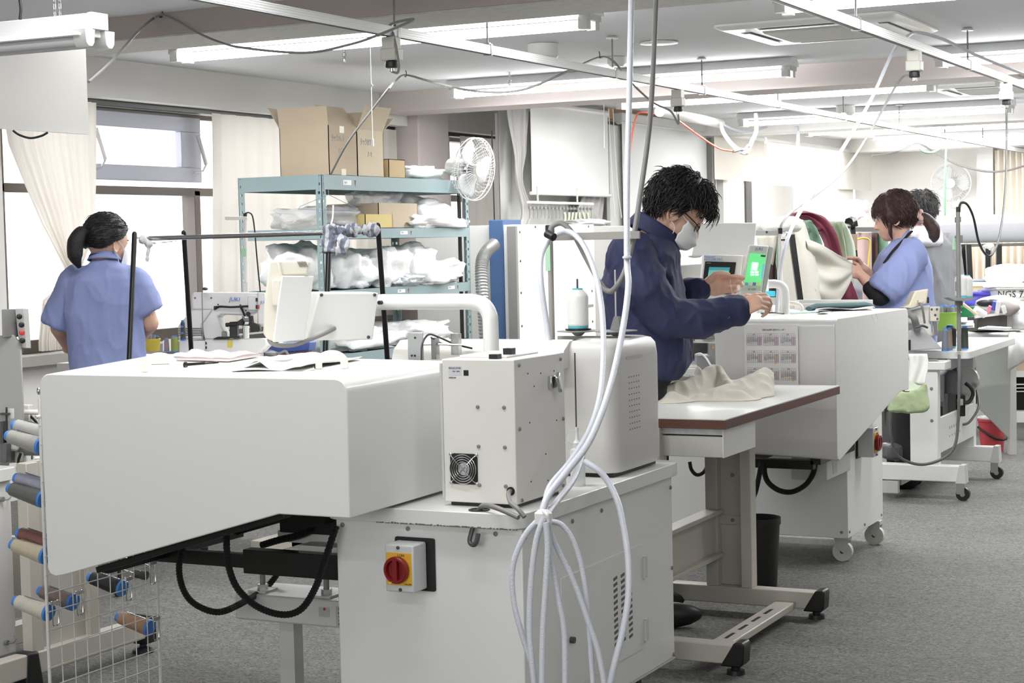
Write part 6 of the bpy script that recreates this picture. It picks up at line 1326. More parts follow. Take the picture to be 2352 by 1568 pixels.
H.hair(lerpline((-1,-.7),(-.5,-.66),(-.25,-.5),(-.05,-.3),(.1,-.25),(.3,-.12),(.5,.1),(.7,.3),(1,.42)),hair_black,root,rad=(.108,.087,.106),off=(-.006,0,.012),amp=.002,extra=pony,seed=2.,tufts=(1500,.045,-.1,lambda f,w,u:(-1.,-.35,-.2*w),.0016,.05))
MB().tube([H.P(.05,.035,-.075),H.P(.075,-.0,-.077),H.P(.085,-.05,-.066),H.P(.088,-.08,-.06)],.0035,6).build('hair_strand',hair_black,root)
def maskw(a,b):
    w=(a-.5)*2; ang=w*1.25; u=-.035-.085*b; rr_=.071+.02*math.sin(PI*min(1,b*1.15))*(1-abs(w)**1.5); return H.P(.028+rr_*math.cos(ang),u,.068*math.sin(ang)/math.sin(1.25)*(1-.25*b*b))
mo=MB().sheet(maskw,20,14).build('face_mask',mask_white,root,solid=.002,smooth=180)
for w in (-1,1): MB().tube([maskw(0 if w<0 else 1,.05),H.P(.03,-.02,w*.073),H.P(-.006,.0,w*.077)],.0022,6,3).build('mask_strap',mask_white,mo); MB().tube([maskw(0 if w<0 else 1,.95),H.P(.015,-.07,w*.071),H.P(-.01,-.055,w*.075)],.0022,6,3).build('mask_strap',mask_white,mo)
sh_=MB(); torso(sh_,[(596,216,266,.06),(612,195,285,.075),(622,172,306,.095),(640,158,318,.12),(680,154,322,.13),(730,155,324,.135),(790,161,330,.13),(850,164,336,.135),(920,160,342,.14),(960,160,342,.14)],d,0)
for (s_,e_,w_),hm,uh in zip(A,(D(133,748,d+.02),D(341,718,d+.02)),(D(133,748,d+.02),D(341,718,d+.02))): sh_.ball(s_+Z*.0,.07,14); sh_.tube([s_,(s_*.45+hm*.55),hm],[.07,.072,.069],16,4)
so_=sh_.build('work_shirt',blue_shirt,root,remesh=.008,relax=4,smooth=180); folds(so_,.013,6.,(1,1,.45)); folds(so_,.005,15,(1,1,.5))
def nring(cu,cv,dd,rx,ry,rows):
    return lambda a,b: D(cu,cv,dd)+RH*(rx+rows[0]*b)*math.cos(2*PI*a)+FH*(ry+rows[0]*b)*math.sin(2*PI*a)+Z*(rows[1]*(1-b)+rows[2]*math.sin(2*PI*a))
MB().sheet(nring(241,598,d,.054,.058,(.02,.034,-.012)),30,4).build('collar',blue_shirt,so_,solid=.004,smooth=180)
MB().sheet(nring(240,596,d,.063,.067,(.006,.016,-.012)),30,3).build('lanyard',black_cloth,root,solid=.003,smooth=180)
tr=MB(); torso(tr,[(940,172,332,.13),(980,172,332,.13)],d,0)
for h,f in zip(hips,feet): chain(tr,[h,(h+f)/2,f+Z*.06],[.1,.08,.065])
tr.build('trousers',trousers,root,remesh=.014,relax=4,smooth=180); shoes(root,feet,FH,black)
# ---------------------------------------------------------------- woman sewing buttons at the right
d=9.3; brown_hair=M('dark brown hair',(58,36,32),.45,bump=.5,bump_scale=160)
root=thing('person','person in a light blue work shirt with brown hair and a pink scrunchie','person',V((D(2075,700,d).x,D(2075,700,d).y,0)))
H=Head(D(2056,492,d),-RGT*.93-UPV*.16+FWD*.25,UPV*.97-RGT*.1,1.04)
hipc=D(2072,790,d); hips=[hipc-FH*.09,hipc+FH*.09]; feet=[V((hipc.x,hipc.y,0))-FH*.1,V((hipc.x,hipc.y,0))+FH*.1]
mb=MB(); H.skin(mb); chain(mb,[H.P(-.015,-.05,0),D(2072,550,d),D(2082,580,d)],[.047,.05,.06])
torso(mb,[(570,2055,2105,.07),(610,2035,2115,.12),(700,2020,2125,.12),(790,2020,2125,.13)],d,0); legs(mb,hips,feet,(.085,.058,.04))
A=[(D(2090,590,d-.14),D(2020,676,d-.16),D(1979,634,d-.12)),(D(2082,590,d+.14),D(2018,660,d+.14),D(1980,614,d+.05))]
for (s_,e_,w_) in A: chain(mb,[s_,e_,w_],[.05,.042,.028])
hand(mb,A[0][2],-RGT*.85+UPV*.5,-FWD*.8+UPV*.2,UPV+RGT*.2,[.45,.55,.65,.75],.92,.5); hand(mb,A[1][2],-RGT*.85+UPV*.45,UPV*.6+FWD*.6,-FWD*.5+UPV*.5,[.7,.8,.9,1.],.92,.5)
mb.build('body',skin,root,remesh=.006,relax=2,smooth=180); H.eyes(root)
def tail(q): q.tube([H.P(-.09,-.03,.0),H.P(-.14,-.045,.0),H.P(-.172,-.1,0),H.P(-.17,-.15,0),H.P(-.165,-.175,0)],[.02,.03,.036,.028,.006],14,6); q.tube([H.P(.03,-.04,.076),H.P(.035,-.09,.072),H.P(.032,-.125,.06)],[.022,.02,.004],10,4,flat=.5); q.tube([H.P(.03,-.04,-.076),H.P(.035,-.09,-.072),H.P(.032,-.125,-.06)],[.022,.02,.004],10,4,flat=.5)
H.hair(lerpline((-1,-.55),(-.5,-.6),(-.25,-.62),(-.05,-.6),(.15,-.62),(.35,-.55),(.55,-.3),(.7,.05),(1,.15)),brown_hair,root,rad=(.115,.092,.112),off=(-.004,0,.012),amp=.002,extra=tail,seed=3.,tufts=(1700,.05,-.05,lambda f,w,u:(.25 if f>.3 else -.5,-1.,.4*w),.0018,.08))
sc_=MB()
for i in range(9): a=2*PI*i/9; sc_.ball(H.P(-.118+.01*math.sin(i*2.),-.036+.026*math.sin(a),.026*math.cos(a)),(.017,.015,.016),8)
sc_.build('scrunchie',M('pale pink scrunchie',(206,172,164),.8,bump=.3,bump_scale=80),root,remesh=.005,relax=1,wob=.004,wobs=70,smooth=180)
sh_=MB(); torso(sh_,[(548,2054,2098,.065),(562,2045,2112,.1),(585,2026,2124,.15),(620,2012,2131,.165),(660,2004,2136,.165),(710,2000,2142,.165),(780,1998,2148,.17),(840,2000,2148,.17)],d,0)
sh_.ball(A[0][0],.085,14); sh_.tube([A[0][0],D(2062,630,d-.17),D(2026,672,d-.165)],[.085,.088,.084],16,4); chain(sh_,[A[1][0],D(2050,640,d+.16)],[.08,.075])
so_=sh_.build('work_shirt',blue_shirt,root,remesh=.008,relax=4,smooth=180); folds(so_,.014,6.,(1,1,.6)); folds(so_,.005,15)
us=MB(); chain(us,[D(2040,655,d-.16),D(2021,677,d-.16),D(2003,662,d-.145)],[.066,.06,.05]); us.build('black_undersleeve',black_cloth,root,remesh=.008,relax=3,smooth=180)
MB().tube([D(2094,531,d-.06),D(2078,548,d-.12),D(2052,575,d-.165),D(2030,605,d-.17)],.009,8,5,flat=.5).build('lanyard',black_cloth,root)
MB().tube([D(2060,566,d-.1),D(2076,543,d-.09),D(2086,530,d-.05)],.012,8,4,flat=.4).build('collar',blue_shirt,so_)
q=MB().obox(D(2017,628,d-.185),RGT*.011,UPV*.008,FWD*.002); q.build('name_badge',paper,root); 
tr=MB(); torso(tr,[(820,2010,2138,.15),(860,2010,2138,.15)],d,0)
for h,f in zip(hips,feet): chain(tr,[h,(h+f)/2,f+Z*.06],[.1,.08,.065])
tr.build('trousers',trousers,root,remesh=.014,relax=4,smooth=180); shoes(root,feet,-RH,black)
# ---------------------------------------------------------------- man in a grey hooded jacket
d=11.0; salt=M('greying dark hair',(62,60,60),.55,bump=.6,bump_scale=120)
root=thing('person','person in a grey hooded jacket with short greying hair, back turned','person',V((D(2135,700,d).x,D(2135,700,d).y,0)))
H=Head(D(2117,484,d),FWD*.95+RGT*.25-UPV*.18,UPV*.98,1.05)
hipc=D(2135,760,d); hips=[hipc-RH*.09,hipc+RH*.09]; feet=[V((hipc.x,hipc.y,0))-RH*.12,V((hipc.x,hipc.y,0))+RH*.12]
mb=MB(); H.skin(mb); chain(mb,[H.P(-.015,-.05,0),D(2122,522,d),D(2128,545,d)],[.055,.057,.07]); torso(mb,[(540,2095,2160,.08),(600,2095,2175,.12),(760,2100,2175,.12)],d,0); legs(mb,hips,feet)
A=[(D(2096,560,d),D(2084,640,d),D(2095,690,d+.15)),(D(2176,565,d),D(2188,640,d),D(2182,668,d+.2))]
for sg,(s_,e_,w_) in zip((-1,1),A): chain(mb,[s_,e_,w_],[.05,.043,.03]); hand(mb,w_,FH*.9-Z*.3,Z*.7+RH*sg*.4,-RH*sg,.5,1.,.4)
mb.build('body',skin,root,remesh=.007,relax=2,smooth=180); H.eyes(root)
H.hair(lerpline((-1,-.62),(-.5,-.66),(-.2,-.5),(0,-.2),(.2,-.2),(.35,.0),(.6,.25),(1,.4)),salt,root,rad=(.112,.09,.108),off=(-.004,0,.014),amp=.005,seed=4.,tufts=(1500,.04,.25,lambda f,w,u:(-.2,-.9,w),.0022,.25))
grey_j=M('grey hooded jacket',(122,123,127),.85,bump=.1,bump_scale=40)
jk=MB(); torso(jk,[(528,2098,2150,.07),(545,2090,2168,.11),(565,2082,2182,.14),(610,2082,2188,.15),(680,2086,2186,.15),(760,2088,2184,.15),(800,2088,2184,.14)],d,0)
for s_,e_,w_ in A: chain(jk,[s_,(s_+e_)/2+Z*0,e_,e_+(w_-e_)*.6],[.082,.078,.07,.055])
jo=jk.build('jacket',grey_j,root,remesh=.009,relax=4,smooth=180); folds(jo,.014,5.5,(1,1,.5)); folds(jo,.005,14)
hd=MB().ball(D(2128,540,d-.08),(.105,.07,.06),18,(RH,FH,Z)).ball(D(2138,552,d-.13),(.08,.05,.05),16,(RH,FH,Z)).ball(D(2112,533,d-.06),(.07,.05,.04),14,(RH,FH,Z))
hd.build('hood',M('pale grey hood',(206,207,210),.85),jo,remesh=.008,relax=3,wob=.008,wobs=16,smooth=180)
q=MB(); q.capsule(A[1][1]+(A[1][2]-A[1][1])*.3,A[1][2],.056,.05,14); q.build('cuff',M('dark grey cuff',(62,62,66),.85),jo)
tr=MB(); torso(tr,[(770,2096,2176,.14),(810,2096,2176,.14)],d,0)
for h,f in zip(hips,feet): chain(tr,[h,(h+f)/2,f+Z*.06],[.1,.085,.07])
tr.build('trousers',trousers,root,remesh=.014,relax=4,smooth=180); shoes(root,feet,FH,black)
# ================================================================== right side: sewing table on castors, counter, crates
T=.735; TX0,TX1,TY0,TY1=-2.22,-1.893,8.92,10.14
st3=thing('sewing_table','white sewing table on castors at the right with a motor beneath','table',((TX0+TX1)/2,9.5,0))
MB().prism(rrect(TX0,TX1,TY0,TY1,T-.038,.03),(0,0,.038)).build('table_top',table_top,st3,bevel=.003)
for yc in (8.80,9.64):
    ca=onz(2127,1086,.1) if yc<9 else onz(2243,1040,.1)
    MB().box(-2.16,-2.02,yc-.03,yc+.03,.1,T-.04).build('column',white_paint,st3,bevel=.004)
    MB().prism([(-2.42,yc-.035,.095),(-1.92,yc-.035,.095),(-1.90,yc-.035,.175),(-2.42,yc-.035,.175)],(0,.07,0)).build('foot',white_paint,st3,bevel=.004)
    for x in (-1.905,-2.40):
        MB().prism([(x-.03,yc-.036,.09),(x+.02,yc-.036,.09),(x+.015,yc-.036,.18),(x-.01,yc-.036,.18)],(0,.072,0)).build('castor_bracket',grey_paint,st3)
        c=MB().cyl((x,yc-.014,.034),(x,yc+.014,.034),.034,n=20).build('castor',black,st3); MB().cyl((x,yc-.018,.034),(x,yc+.018,.034),.013,n=12).box(x-.03,x+.01,yc-.02,yc-.016,.034,.09).build('castor_fork',chrome,c)
MB().box(-2.30,-1.98,8.76,8.9,T-.085,T-.04).build('support_rail',white_paint,st3,bevel=.006)
screws([((-2.12,8.77,.56),-Y),((-2.05,8.77,.56),-Y),((-2.05,8.77,.4),-Y)],st3,mid_grey,r=.008)
br3=MB().box(-2.035,-2.02,8.83,9.61,.23,.41).build('brace_panel',white_paint,st3,bevel=.004)
q=MB()
for k in range(5): q.box(-2.0199,-2.0192,9.02+k*.05,9.035+k*.05,.33,.345).box(-2.0199,-2.0192,9.02+k*.06,9.03+k*.06,.29,.3)
q.build('punched_holes',mid_grey,br3)
MB().box(-2.30,-2.22,8.83,9.61,.06,.09).box(-2.3,-2.22,8.75,8.79,.03,.09).build('stretcher',grey_paint,st3)
mo3=block([(2172,850,2206,936,9.25,.25)],'motor_guard',M('grey guard',(112,114,118),.45),st3,.03)
block([(2178,905,2196,975,9.2,.12)],'motor_bracket',dark_grey,st3); block([(2200,906,2218,956,9.2,.12)],'motor_box',black,st3,.006); block([(2200,916,2213,931,9.18,.03)],'plug_block',grey_paint,st3,.004)
MB().cyl(D(2206,873,9.3),D(2214,873,9.5),.07,n=20).build('motor_body',dark_grey,st3); MB().cyl(D(2214,873,9.29),D(2218,873,9.33),.075,n=22).build('pulley',chrome,st3)
MB().tube([D(2218,880,9.2),D(2230,890,9.18),D(2235,905,9.18),D(2226,922,9.18),D(2214,924,9.18)],.010,8).build('motor_cable',black,st3)
wpath([D(2203,815,8.75),D(2203,870,8.7),D(2201,960,8.7),D(2194,1020,8.7),D(2170,1050,8.7),D(2125,1066,8.7),D(2085,1060,8.7),D(2058,1040,8.7),D(2047,1000,8.7),D(2044,930,8.7)],.0075,'grey cable hanging in a wide loop below the sewing table at the right',mat=M('mid grey cable',(96,96,95),.5))
wpath([D(2237,832,9.6),D(2240,880,9.5),D(2248,920,9.4),D(2246,940,9.35),D(2225,970,9.3),D(2203,975,9.3)],.007,'second grey cable dropping from the table edge to the motor',mat=M('mid grey cable',(96,96,95),.5))
pedbox=block([(2044,946,2086,1056,9.3,.25)],'black_box',black,None,.004); tag(pedbox,'tall black box on the floor behind the white hood and the green bag','box')
tag(block([(2040,1020,2075,1058,9.0,.2)],'foot_pedal',dark_grey,None,.02),'dark treadle under the sewing table at the right','pedal')
# green bag and white cloth hanging at the table front
wc_=MB().sheet(lambda a,b:D(2086+43*a+3*math.sin(b*5),812+72*b,8.62+.012*math.sin(a*9+b*3)),10,10); tag(wc_.build('white_cloth',M('white cotton cloth',(232,232,228),.85),solid=.004,smooth=180),'white cotton cloth hanging from the front of the sewing table','cloth')
gb=MB()
gb.loft([[D(u,v,8.5+o) for u,v in ((2040,930),(2038,942),(2040,946),(2085,948),(2130,946),(2134,940),(2130,900),(2127,878),(2108,893),(2088,900),(2070,897),(2054,906))] for o in (0,.05,.09)])
tag(gb.build('green_bag',M('sage green cloth',(166,180,142),.85,bump=.2),remesh=.009,relax=5,wob=.008,wobs=14,smooth=180),'sage green cloth pouch hanging below the white cotton cloth','bag')
pk=MB().prism([D(2088,872,8.56),D(2108,884,8.56),D(2116,890,8.56),D(2096,898,8.56),D(2080,898,8.56)],FWD*.02); tag(pk.build('packet',M('white green packet',(222,230,214),.4)),'white packet sticking out of the sage green pouch','packet')
# overlock head on the table
ov=thing('overlock_machine','grey white overlock sewing machine with a tilted beige panel on the right table','sewing machine',D(2120,800,8.95))
do=8.9
prismD(MB(),[(2086,716),(2136,700),(2140,760),(2146,772),(2118,772),(2100,745),(2086,742)],do,.2).build('arm',warm_paint,ov,bevel=.006)
prismD(MB(),[(2136,704),(2160,704),(2158,738),(2136,738)],do-.02,.12).build('face_cover',beige_plastic,ov,bevel=.004)
screws([(D(u,v,do-.022),-FWD) for u,v in ((2140,710),(2152,710),(2148,723),(2153,732))],ov,dark_grey,r=.005)
prismD(MB(),[(2086,760),(2112,748),(2120,752),(2164,800),(2086,806)],do-.04,.12).build('bed_guard',M('grey enamel',(182,183,184),.4),ov,bevel=.004)
prismD(MB(),[(2144,738),(2152,738),(2154,770),(2146,772)],do-.03,.03).build('needle_bar',chrome,ov)
block([(2086,780,2092,804,do-.06,.05)],'rubber_stop',black,ov)
MB().tube([D(2086,720,do-.05),D(2098,728,do-.08),D(2104,745,do-.06),D(2108,758,do-.05)],.018,12).build('grey_hose',mid_grey,ov); MB().tube([D(2102,752,do-.1),D(2118,748,do-.1),D(2130,752,do-.08)],.006,8).build('dark_wire',dark_grey,ov)
pa=prismD(MB(),[(2074,706),(2088,700),(2102,668),(2133,663),(2128,697),(2094,709)],do-.05,.12); pao=pa.build('tilted_panel',M('ivory panel plastic',(218,210,190),.5),ov,bevel=.006)
block([(2110,688,2121,697,do-.08,.03)],'panel_button',M('ivory panel plastic',(218,210,190),.5),pao,.004); block([(2131,682,2134,696,do-.04,.02)],'panel_clip',black,pao)
wpath([D(2112,695,do-.09),D(2118,705,do-.1),D(2121,720,do-.09),D(2124,742,do-.07)],.0055,'grey wire from the tilted beige panel down to the overlock machine','wire',name='power_wire')
G3='thread spools on the right sewing table'
spool('thread_spool','slate blue thread spool at the front edge of the right sewing table',D(2171,806,8.85),Z,.118,.018,.0125,M('slate thread',(112,118,132),.6),G3)
spool('thread_spool','taupe thread spool behind the slate blue one on the right sewing table',D(2181,803,8.98),Z,.112,.016,.0125,M('taupe thread',(140,124,112),.6),G3)
spool('thread_cone','large black thread cone with a teal tip on the right sewing table',D(2183,798,9.15),Z,.128,.03,.031,M('black thread',(22,22,24),.6),G3,teal,shoulder=.2,cat='thread cone')
spool('thread_spool','dark green thread spool right of the grey pole on the sewing table',D(2216,802,8.98),Z,.12,.019,.0165,M('dark green thread',(56,66,58),.6),G3)
ts3=thing('thread_stand','tall grey thread stand with tray and two white cones on the right table','thread stand',D(2203,806,8.85))
tp=D(2203,806,8.85)
MB().cyl(tp,V((tp.x,tp.y,D(2201,487,8.85).z)),.0105,n=14).build('pole',mid_grey,ts3); MB().cyl(D(2201,487,8.85),D(2201,475,8.85),.0115,n=12).build('pole_cap',black,ts3)
block([(2197,497,2208,510,8.83,.04),(2196,540,2212,556,8.83,.03)],'pole_clamp',mid_grey,ts3,.003); MB().obox(D(2193,560,8.84),RGT*.012,UPV*.028,FWD*.002).build('green_tape',M('pale green tape',(168,206,176),.7),ts3)
prismD(MB(),[(2178,683),(2213,684),(2248,682),(2240,686),(2222,691),(2195,690)],8.75,.1).build('spool_tray',mid_grey,ts3); block([(2196,688,2212,702,8.83,.03),(2196,646,2204,668,8.83,.02)],'tray_clamp',mid_grey,ts3,.003)
spool('thread_cone','white thread cone on the tray of the tall grey stand, left one',D(2207,682,8.87),Z,.125,.029,.031,white_thread,None,teal,shoulder=.2,cat='thread cone'); spool('thread_cone','white thread cone on the tray of the tall grey stand, right one',D(2221,683,9.0),Z,.122,.029,.030,white_thread,None,teal,shoulder=.2,cat='thread cone')
# work counter behind, draped with pale cloth
wcn=thing('work_counter','white work counter behind the sewing table, covered with pale cloth','counter',D(2250,900,10.9))
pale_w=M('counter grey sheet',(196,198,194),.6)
k0,k1=D(2178,757,10.8),D(2325,764,10.5)
zc=D(2240,760,10.8).z
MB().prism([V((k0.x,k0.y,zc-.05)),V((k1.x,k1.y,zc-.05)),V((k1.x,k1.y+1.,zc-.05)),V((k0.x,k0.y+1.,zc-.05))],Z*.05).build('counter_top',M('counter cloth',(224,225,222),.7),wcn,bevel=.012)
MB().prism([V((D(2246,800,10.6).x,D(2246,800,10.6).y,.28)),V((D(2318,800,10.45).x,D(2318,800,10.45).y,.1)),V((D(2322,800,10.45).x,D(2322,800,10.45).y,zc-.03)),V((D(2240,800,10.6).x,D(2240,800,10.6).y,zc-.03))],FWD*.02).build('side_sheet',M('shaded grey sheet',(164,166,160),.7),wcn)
MB().prism([V((D(2318,800,10.5).x,D(2318,800,10.5).y,0)),V((D(2334,800,10.5).x,D(2334,800,10.5).y,0)),V((D(2334,800,10.5).x,D(2334,800,10.5).y,zc-.03)),V((D(2318,800,10.5).x,D(2318,800,10.5).y,zc-.03))],FWD*.05).build('leg',grey_paint,wcn)
b0=D(2190,1065,10.3); MB().prism([D(2180,1064,10.4),D(2335,1072,10.4),D(2335,1086,10.4),D(2180,1078,10.4)],FWD*.04).build('base_rail',grey_paint,wcn)
dr=MB().sheet(lambda a,b:D(2316+50*a,764+88*b*(1-.35*a),10.35-.05*math.sin(PI*b)+.02*math.sin(a*8)),10,10); tag(dr.build('draped_cloth',M('white draped cloth',(230,230,228),.8),solid=.006,smooth=180),'white cloth draped over the right end of the counter','cloth')
tbx=thing('tool_box','dark grey open tool box with a white rim, heaped with tools','box',D(2280,760,10.8))
prismD(MB(),[(2244,727),(2313,720),(2313,756),(2244,760)],10.6,.25).build('body',M('dark taupe box',(78,74,74),.6),tbx,bevel=.004); prismD(MB(),[(2240,724),(2326,716),(2326,720),(2240,731)],10.58,.02).build('rim',white_paint,tbx); prismD(MB(),[(2313,721),(2326,720),(2325,756),(2313,757)],10.6,.25).build('end_panel',M('grey box end',(140,138,138),.6),tbx)
def stick(name,u0,v0,u1,v1,d,r,m_,label,cat='tool'): return tag(MB().cyl(D(u0,v0,d),D(u1,v1,d+.02),r,n=10).build(name,m_),label,cat)
stick('wooden_stick',2212,698,2243,722,10.4,.009,M('pale wood',(214,196,170),.7),'pale wooden stick leaning on the dark tool box')
stick('glue_stick',2240,710,2262,723,10.45,.022,M('white tube print',(230,226,226),.4,noise_amt=.3,noise_scale=16),'white printed tube lying on the dark tool box'); stick('pink_marker',2275,703,2268,718,10.5,.011,M('pink marker',(236,124,150),.5),'pink marker standing in the tool heap')
stick('blue_marker',2285,692,2281,712,10.5,.012,M('blue marker',(70,84,190),.5),'blue pen standing in the tool heap','pen'); stick('white_clip',2294,692,2290,720,10.48,.014,white_paint,'white plastic stick in the tool heap, taller one'); stick('white_stick',2304,703,2308,718,10.48,.013,white_paint,'white plastic stick in the tool heap, shorter one')
for k,(u,v) in enumerate(((2262,696),(2279,695))): tag(MB().ball(D(u,v,10.6),(.05,.04,.022),14,(RGT,FWD,UPV)).build('scissors_handle',black),'black scissors handle in the tool heap, %s one'%('left','right')[k],'scissors handle')
tag(MB().ball(D(2318,706,10.6),(.07,.05,.04),14,(RGT,FWD,UPV)).build('grey_rag',M('mottled grey rag',(150,144,140),.9,noise_amt=.4,noise_scale=14),wob=.02,wobs=12,smooth=180),'mottled grey rag at the right of the tool heap','rag')
tag(MB().ball(D(2290,697,11.0),(.14,.1,.05),16,(RGT,FWD,UPV)).build('white_pouch',paper,wob=.015,wobs=9,smooth=180),'white pouch behind the black scissors handles','pouch')
tag(bag('plastic_bag','white plastic bag at the right border beside the tool box',D(2343,756,10.7),(.09,.09,.075),61,None,None,.25),None)
for k,(u0,v0,u1,v1) in enumerate(((2183,735,2236,748),(2185,728,2222,740),(2206,742,2238,752))):
    q=MB().sheet(lambda a,b:D(u0+(u1-u0)*a,v1-(v1-v0)*math.sin(PI*b)*.9,10.35+.2*b),8,10); tag(q.build('cloth_scrap',pale,solid=.005,smooth=180),'pale folded cloth scrap in front of the dark tool box, %s'%('wide one','left one','lower one')[k],'cloth')
q=MB()
for k in range(4): q.prism([D(2246+k*6,756-k*1.2,10.3),D(2312+k*4,759-k*1.5,10.3),D(2310+k*4,757-k*1.5,10.5),D(2250+k*6,753-k*1.2,10.5)],Z*.004)
tag(q.build('paper_pile',paper),'small pile of white papers at the front of the counter','papers')
lt_=thing('plastic_tub','lime green plastic tub full of spools behind the overlock machine','tub',D(2172,755,10.4)); tubm(D(2172,757,10.4),.075,.088,.10).build('body',M('lime green tub',(164,206,92),.4),lt_)
for i,u in enumerate((2158,2168,2184,2192)): spool('thread_spool','grey spool with a blue tip in the lime green tub, %s from the left'%('first second third fourth'.split()[i]),D(u,730-(i%2)*3,10.36+.03*(i%2)),Z,.07,.026,.022,M('grey tub thread',(132,132,134),.6),'spools in the lime green tub')
gt=thing('plastic_tub','dark green plastic tub behind the grey pole','tub',D(2212,730,10.9)); tubm(D(2214,728,10.9),.06,.07,.06).build('body',M('dark green tub',(52,140,92),.4),gt)
# crates and bins at the far right
bp=thing('plastic_bin','violet blue plastic bin behind the tall thread stand','bin',D(2255,700,11.6)); prismD(MB(),[(2222,670),(2291,674),(2286,700),(2216,702)],11.4,.4).build('body',M('violet blue plastic',(96,92,214),.4),bp,bevel=.02); prismD(MB(),[(2222,669),(2275,669),(2292,674),(2291,679),(2222,675)],11.38,.42).build('rim',M('violet blue plastic',(96,92,214),.4),bp,bevel=.01)
nb=thing('printed_tub','white tub printed with dark letters, filled with white cloth','tub',D(2325,685,11.6)); prismD(MB(),[(2290,663),(2380,662),(2376,686),(2296,684)],11.2,.4).build('body',white_paint,nb,bevel=.01); prismD(MB(),[(2287,661),(2384,660),(2384,664),(2288,664)],11.18,.44).build('rim',grey_paint,nb)
lettering('NGS 7A',.06,D(2291,682.5,11.19),RGT,UPV,black,nb,'lettering')
tag(MB().ball(D(2330,659,11.35),(.2,.15,.025),18,(RGT,FWD,UPV)).build('white_cloth_heap',paper,wob=.012,wobs=16,smooth=180),'heap of white cloth filling the printed tub','cloth')
cr=thing('crate','beige plastic crate behind the violet bin','crate',D(2262,680,12.2)); prismD(MB(),[(2228,655),(2296,657),(2290,676),(2228,674)],12.0,.4).build('body',M('beige crate',(188,174,138),.6),cr,bevel=.008); prismD(MB(),[(2228,652),(2298,653),(2298,658),(2228,657)],11.98,.43).build('rim',M('cream crate rim',(222,214,186),.5),cr,bevel=.005)
cr2=prismD(MB(),[(2228,647),(2310,648),(2310,653),(2228,653)],12.4,.4); tag(cr2.build('crate',M('cream crate',(226,220,192),.5),bevel=.006),'cream crate rim stacked behind the beige crate','crate')
tag(prismD(MB(),[(2230,641),(2312,641),(2308,646),(2230,646)],12.6,.4).build('flat_tray',M('grey blue tray',(140,152,178),.5),bevel=.004),'flat grey blue tray on top of the cream crate','tray'); tag(prismD(MB(),[(2328,643),(2400,643),(2400,649),(2332,649)],12.4,.4).build('flat_tray',M('slate blue tray',(96,108,138),.5),bevel=.004),'flat slate blue tray at the right border','tray')
tag(bag('plastic_bag','translucent white bag between the two flat blue trays',D(2318,652,12.5),(.16,.12,.08),63,None,None,.25),None)
tag(MB().ball(D(2346,668,11.2),(.0001,.0001,.0001),8).build('x',paper),'x','x') if 0 else None
supp=thing('storage_rack','white storage rack under the crates at the right border','rack',D(2345,1000,11.2))
q=MB()
for v in (850,872,885,893,900,908,920): pass
for v0,v1 in ((852,866),(882,884),(890,892),(898,900),(945,970)): prismD(q,[(2331,v0),(2420,v0-1),(2420,v1-1),(2331,v1)],11.2,.3)
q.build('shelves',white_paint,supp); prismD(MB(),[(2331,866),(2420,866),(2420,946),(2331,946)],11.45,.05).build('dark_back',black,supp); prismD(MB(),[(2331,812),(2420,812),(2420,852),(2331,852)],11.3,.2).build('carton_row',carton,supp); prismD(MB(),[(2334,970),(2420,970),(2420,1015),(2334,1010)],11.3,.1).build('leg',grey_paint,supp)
tx=[]
# long supporting bench so that crates stand on something
be=D(2300,700,11.9); 
bn2=thing('bench','pale bench holding the crates and tubs at the right','bench',(be.x,be.y,0)); MB().box(be.x-.5,be.x+1.3,be.y-.3,be.y+.9,D(2300,697,11.9).z-.06,D(2300,697,11.9).z-.02).build('bench_top',table_top,bn2)
for dx in (-.4,1.2): MB().box(be.x+dx-.03,be.x+dx+.03,be.y+.2,be.y+.26,0,D(2300,697,11.9).z-.06).build('leg',grey_paint,bn2)
# red bucket
rb=onz(2279,1036,0); bk=thing('bucket','red plastic bucket with a black handle on the floor at the right','bucket',rb)
red_b=M('red bucket plastic',(196,72,80),.4)
MB().lathe([(.001,.002),(.062,.002),(.062,0),(.066,0),(.082,.185),(.088,.186),(.088,.2),(.08,.2),(.06,.008)],rb,Z,30).build('body',red_b,bk)
MB().tube([rb+RH*(-.086)+Z*.15,rb-FH*.075-RH*.05+Z*.115,rb-FH*.09+Z*.085,rb-FH*.075+RH*.06+Z*.08,rb+RH*.098+Z*.1,rb+RH*.1+Z*.14],.007,8).build('handle',black,bk)
MB().lathe([(.083,.2),(.088,.207),(.08,.212),(.07,.2),(.05,.19)],rb,Z,26).build('bin_liner',film_m,bk)
MB().obox(rb+RH*.087+Z*.16,RH*.003,FH*.012,Z*.03).build('handle_lug',M('tan lug',(190,150,100),.5),bk)
# white cloth roll on its frame, racks and curtain at the back
wr3=thing('cloth_roll','long white cloth roll lying across black rack frames in front of the back wall','cloth roll',D(2220,560,14.5))
r0,r1=D(2050,530,14.9),D(2480,528,13.0)
ax=(r1-r0); ax.z=0
r1=r0+X*3.6; 
MB().cyl(r0,r1,.115,n=28).build('roll',M('white rolled cloth',(222,224,230),.7),wr3); MB().cyl(r0-Z*.135,r1-Z*.135,.012,n=10).build('support_bar',mid_grey,wr3)
for i,u in enumerate((2197,2210,2224,2268,2294)):
    d_=13.9-.1*i; a=D(u,562,d_); b=D(u+(4 if i<3 else 0),645,d_); t=a.z/(a.z-b.z); f_=a+(b-a)*t
    tag(MB().beam(a,f_,.04,.03,FWD).build('rack_post',black_metal),'black rack post under the white cloth roll, %s from the left'%('first second third fourth fifth'.split()[i]),'post','black rack posts under the white cloth roll')
tag(MB().cyl(D(2274,562,13.9),D(2275,645,13.9),.012,n=8).build('steel_pole',chrome),'thin steel pole between the black rack posts','pole')
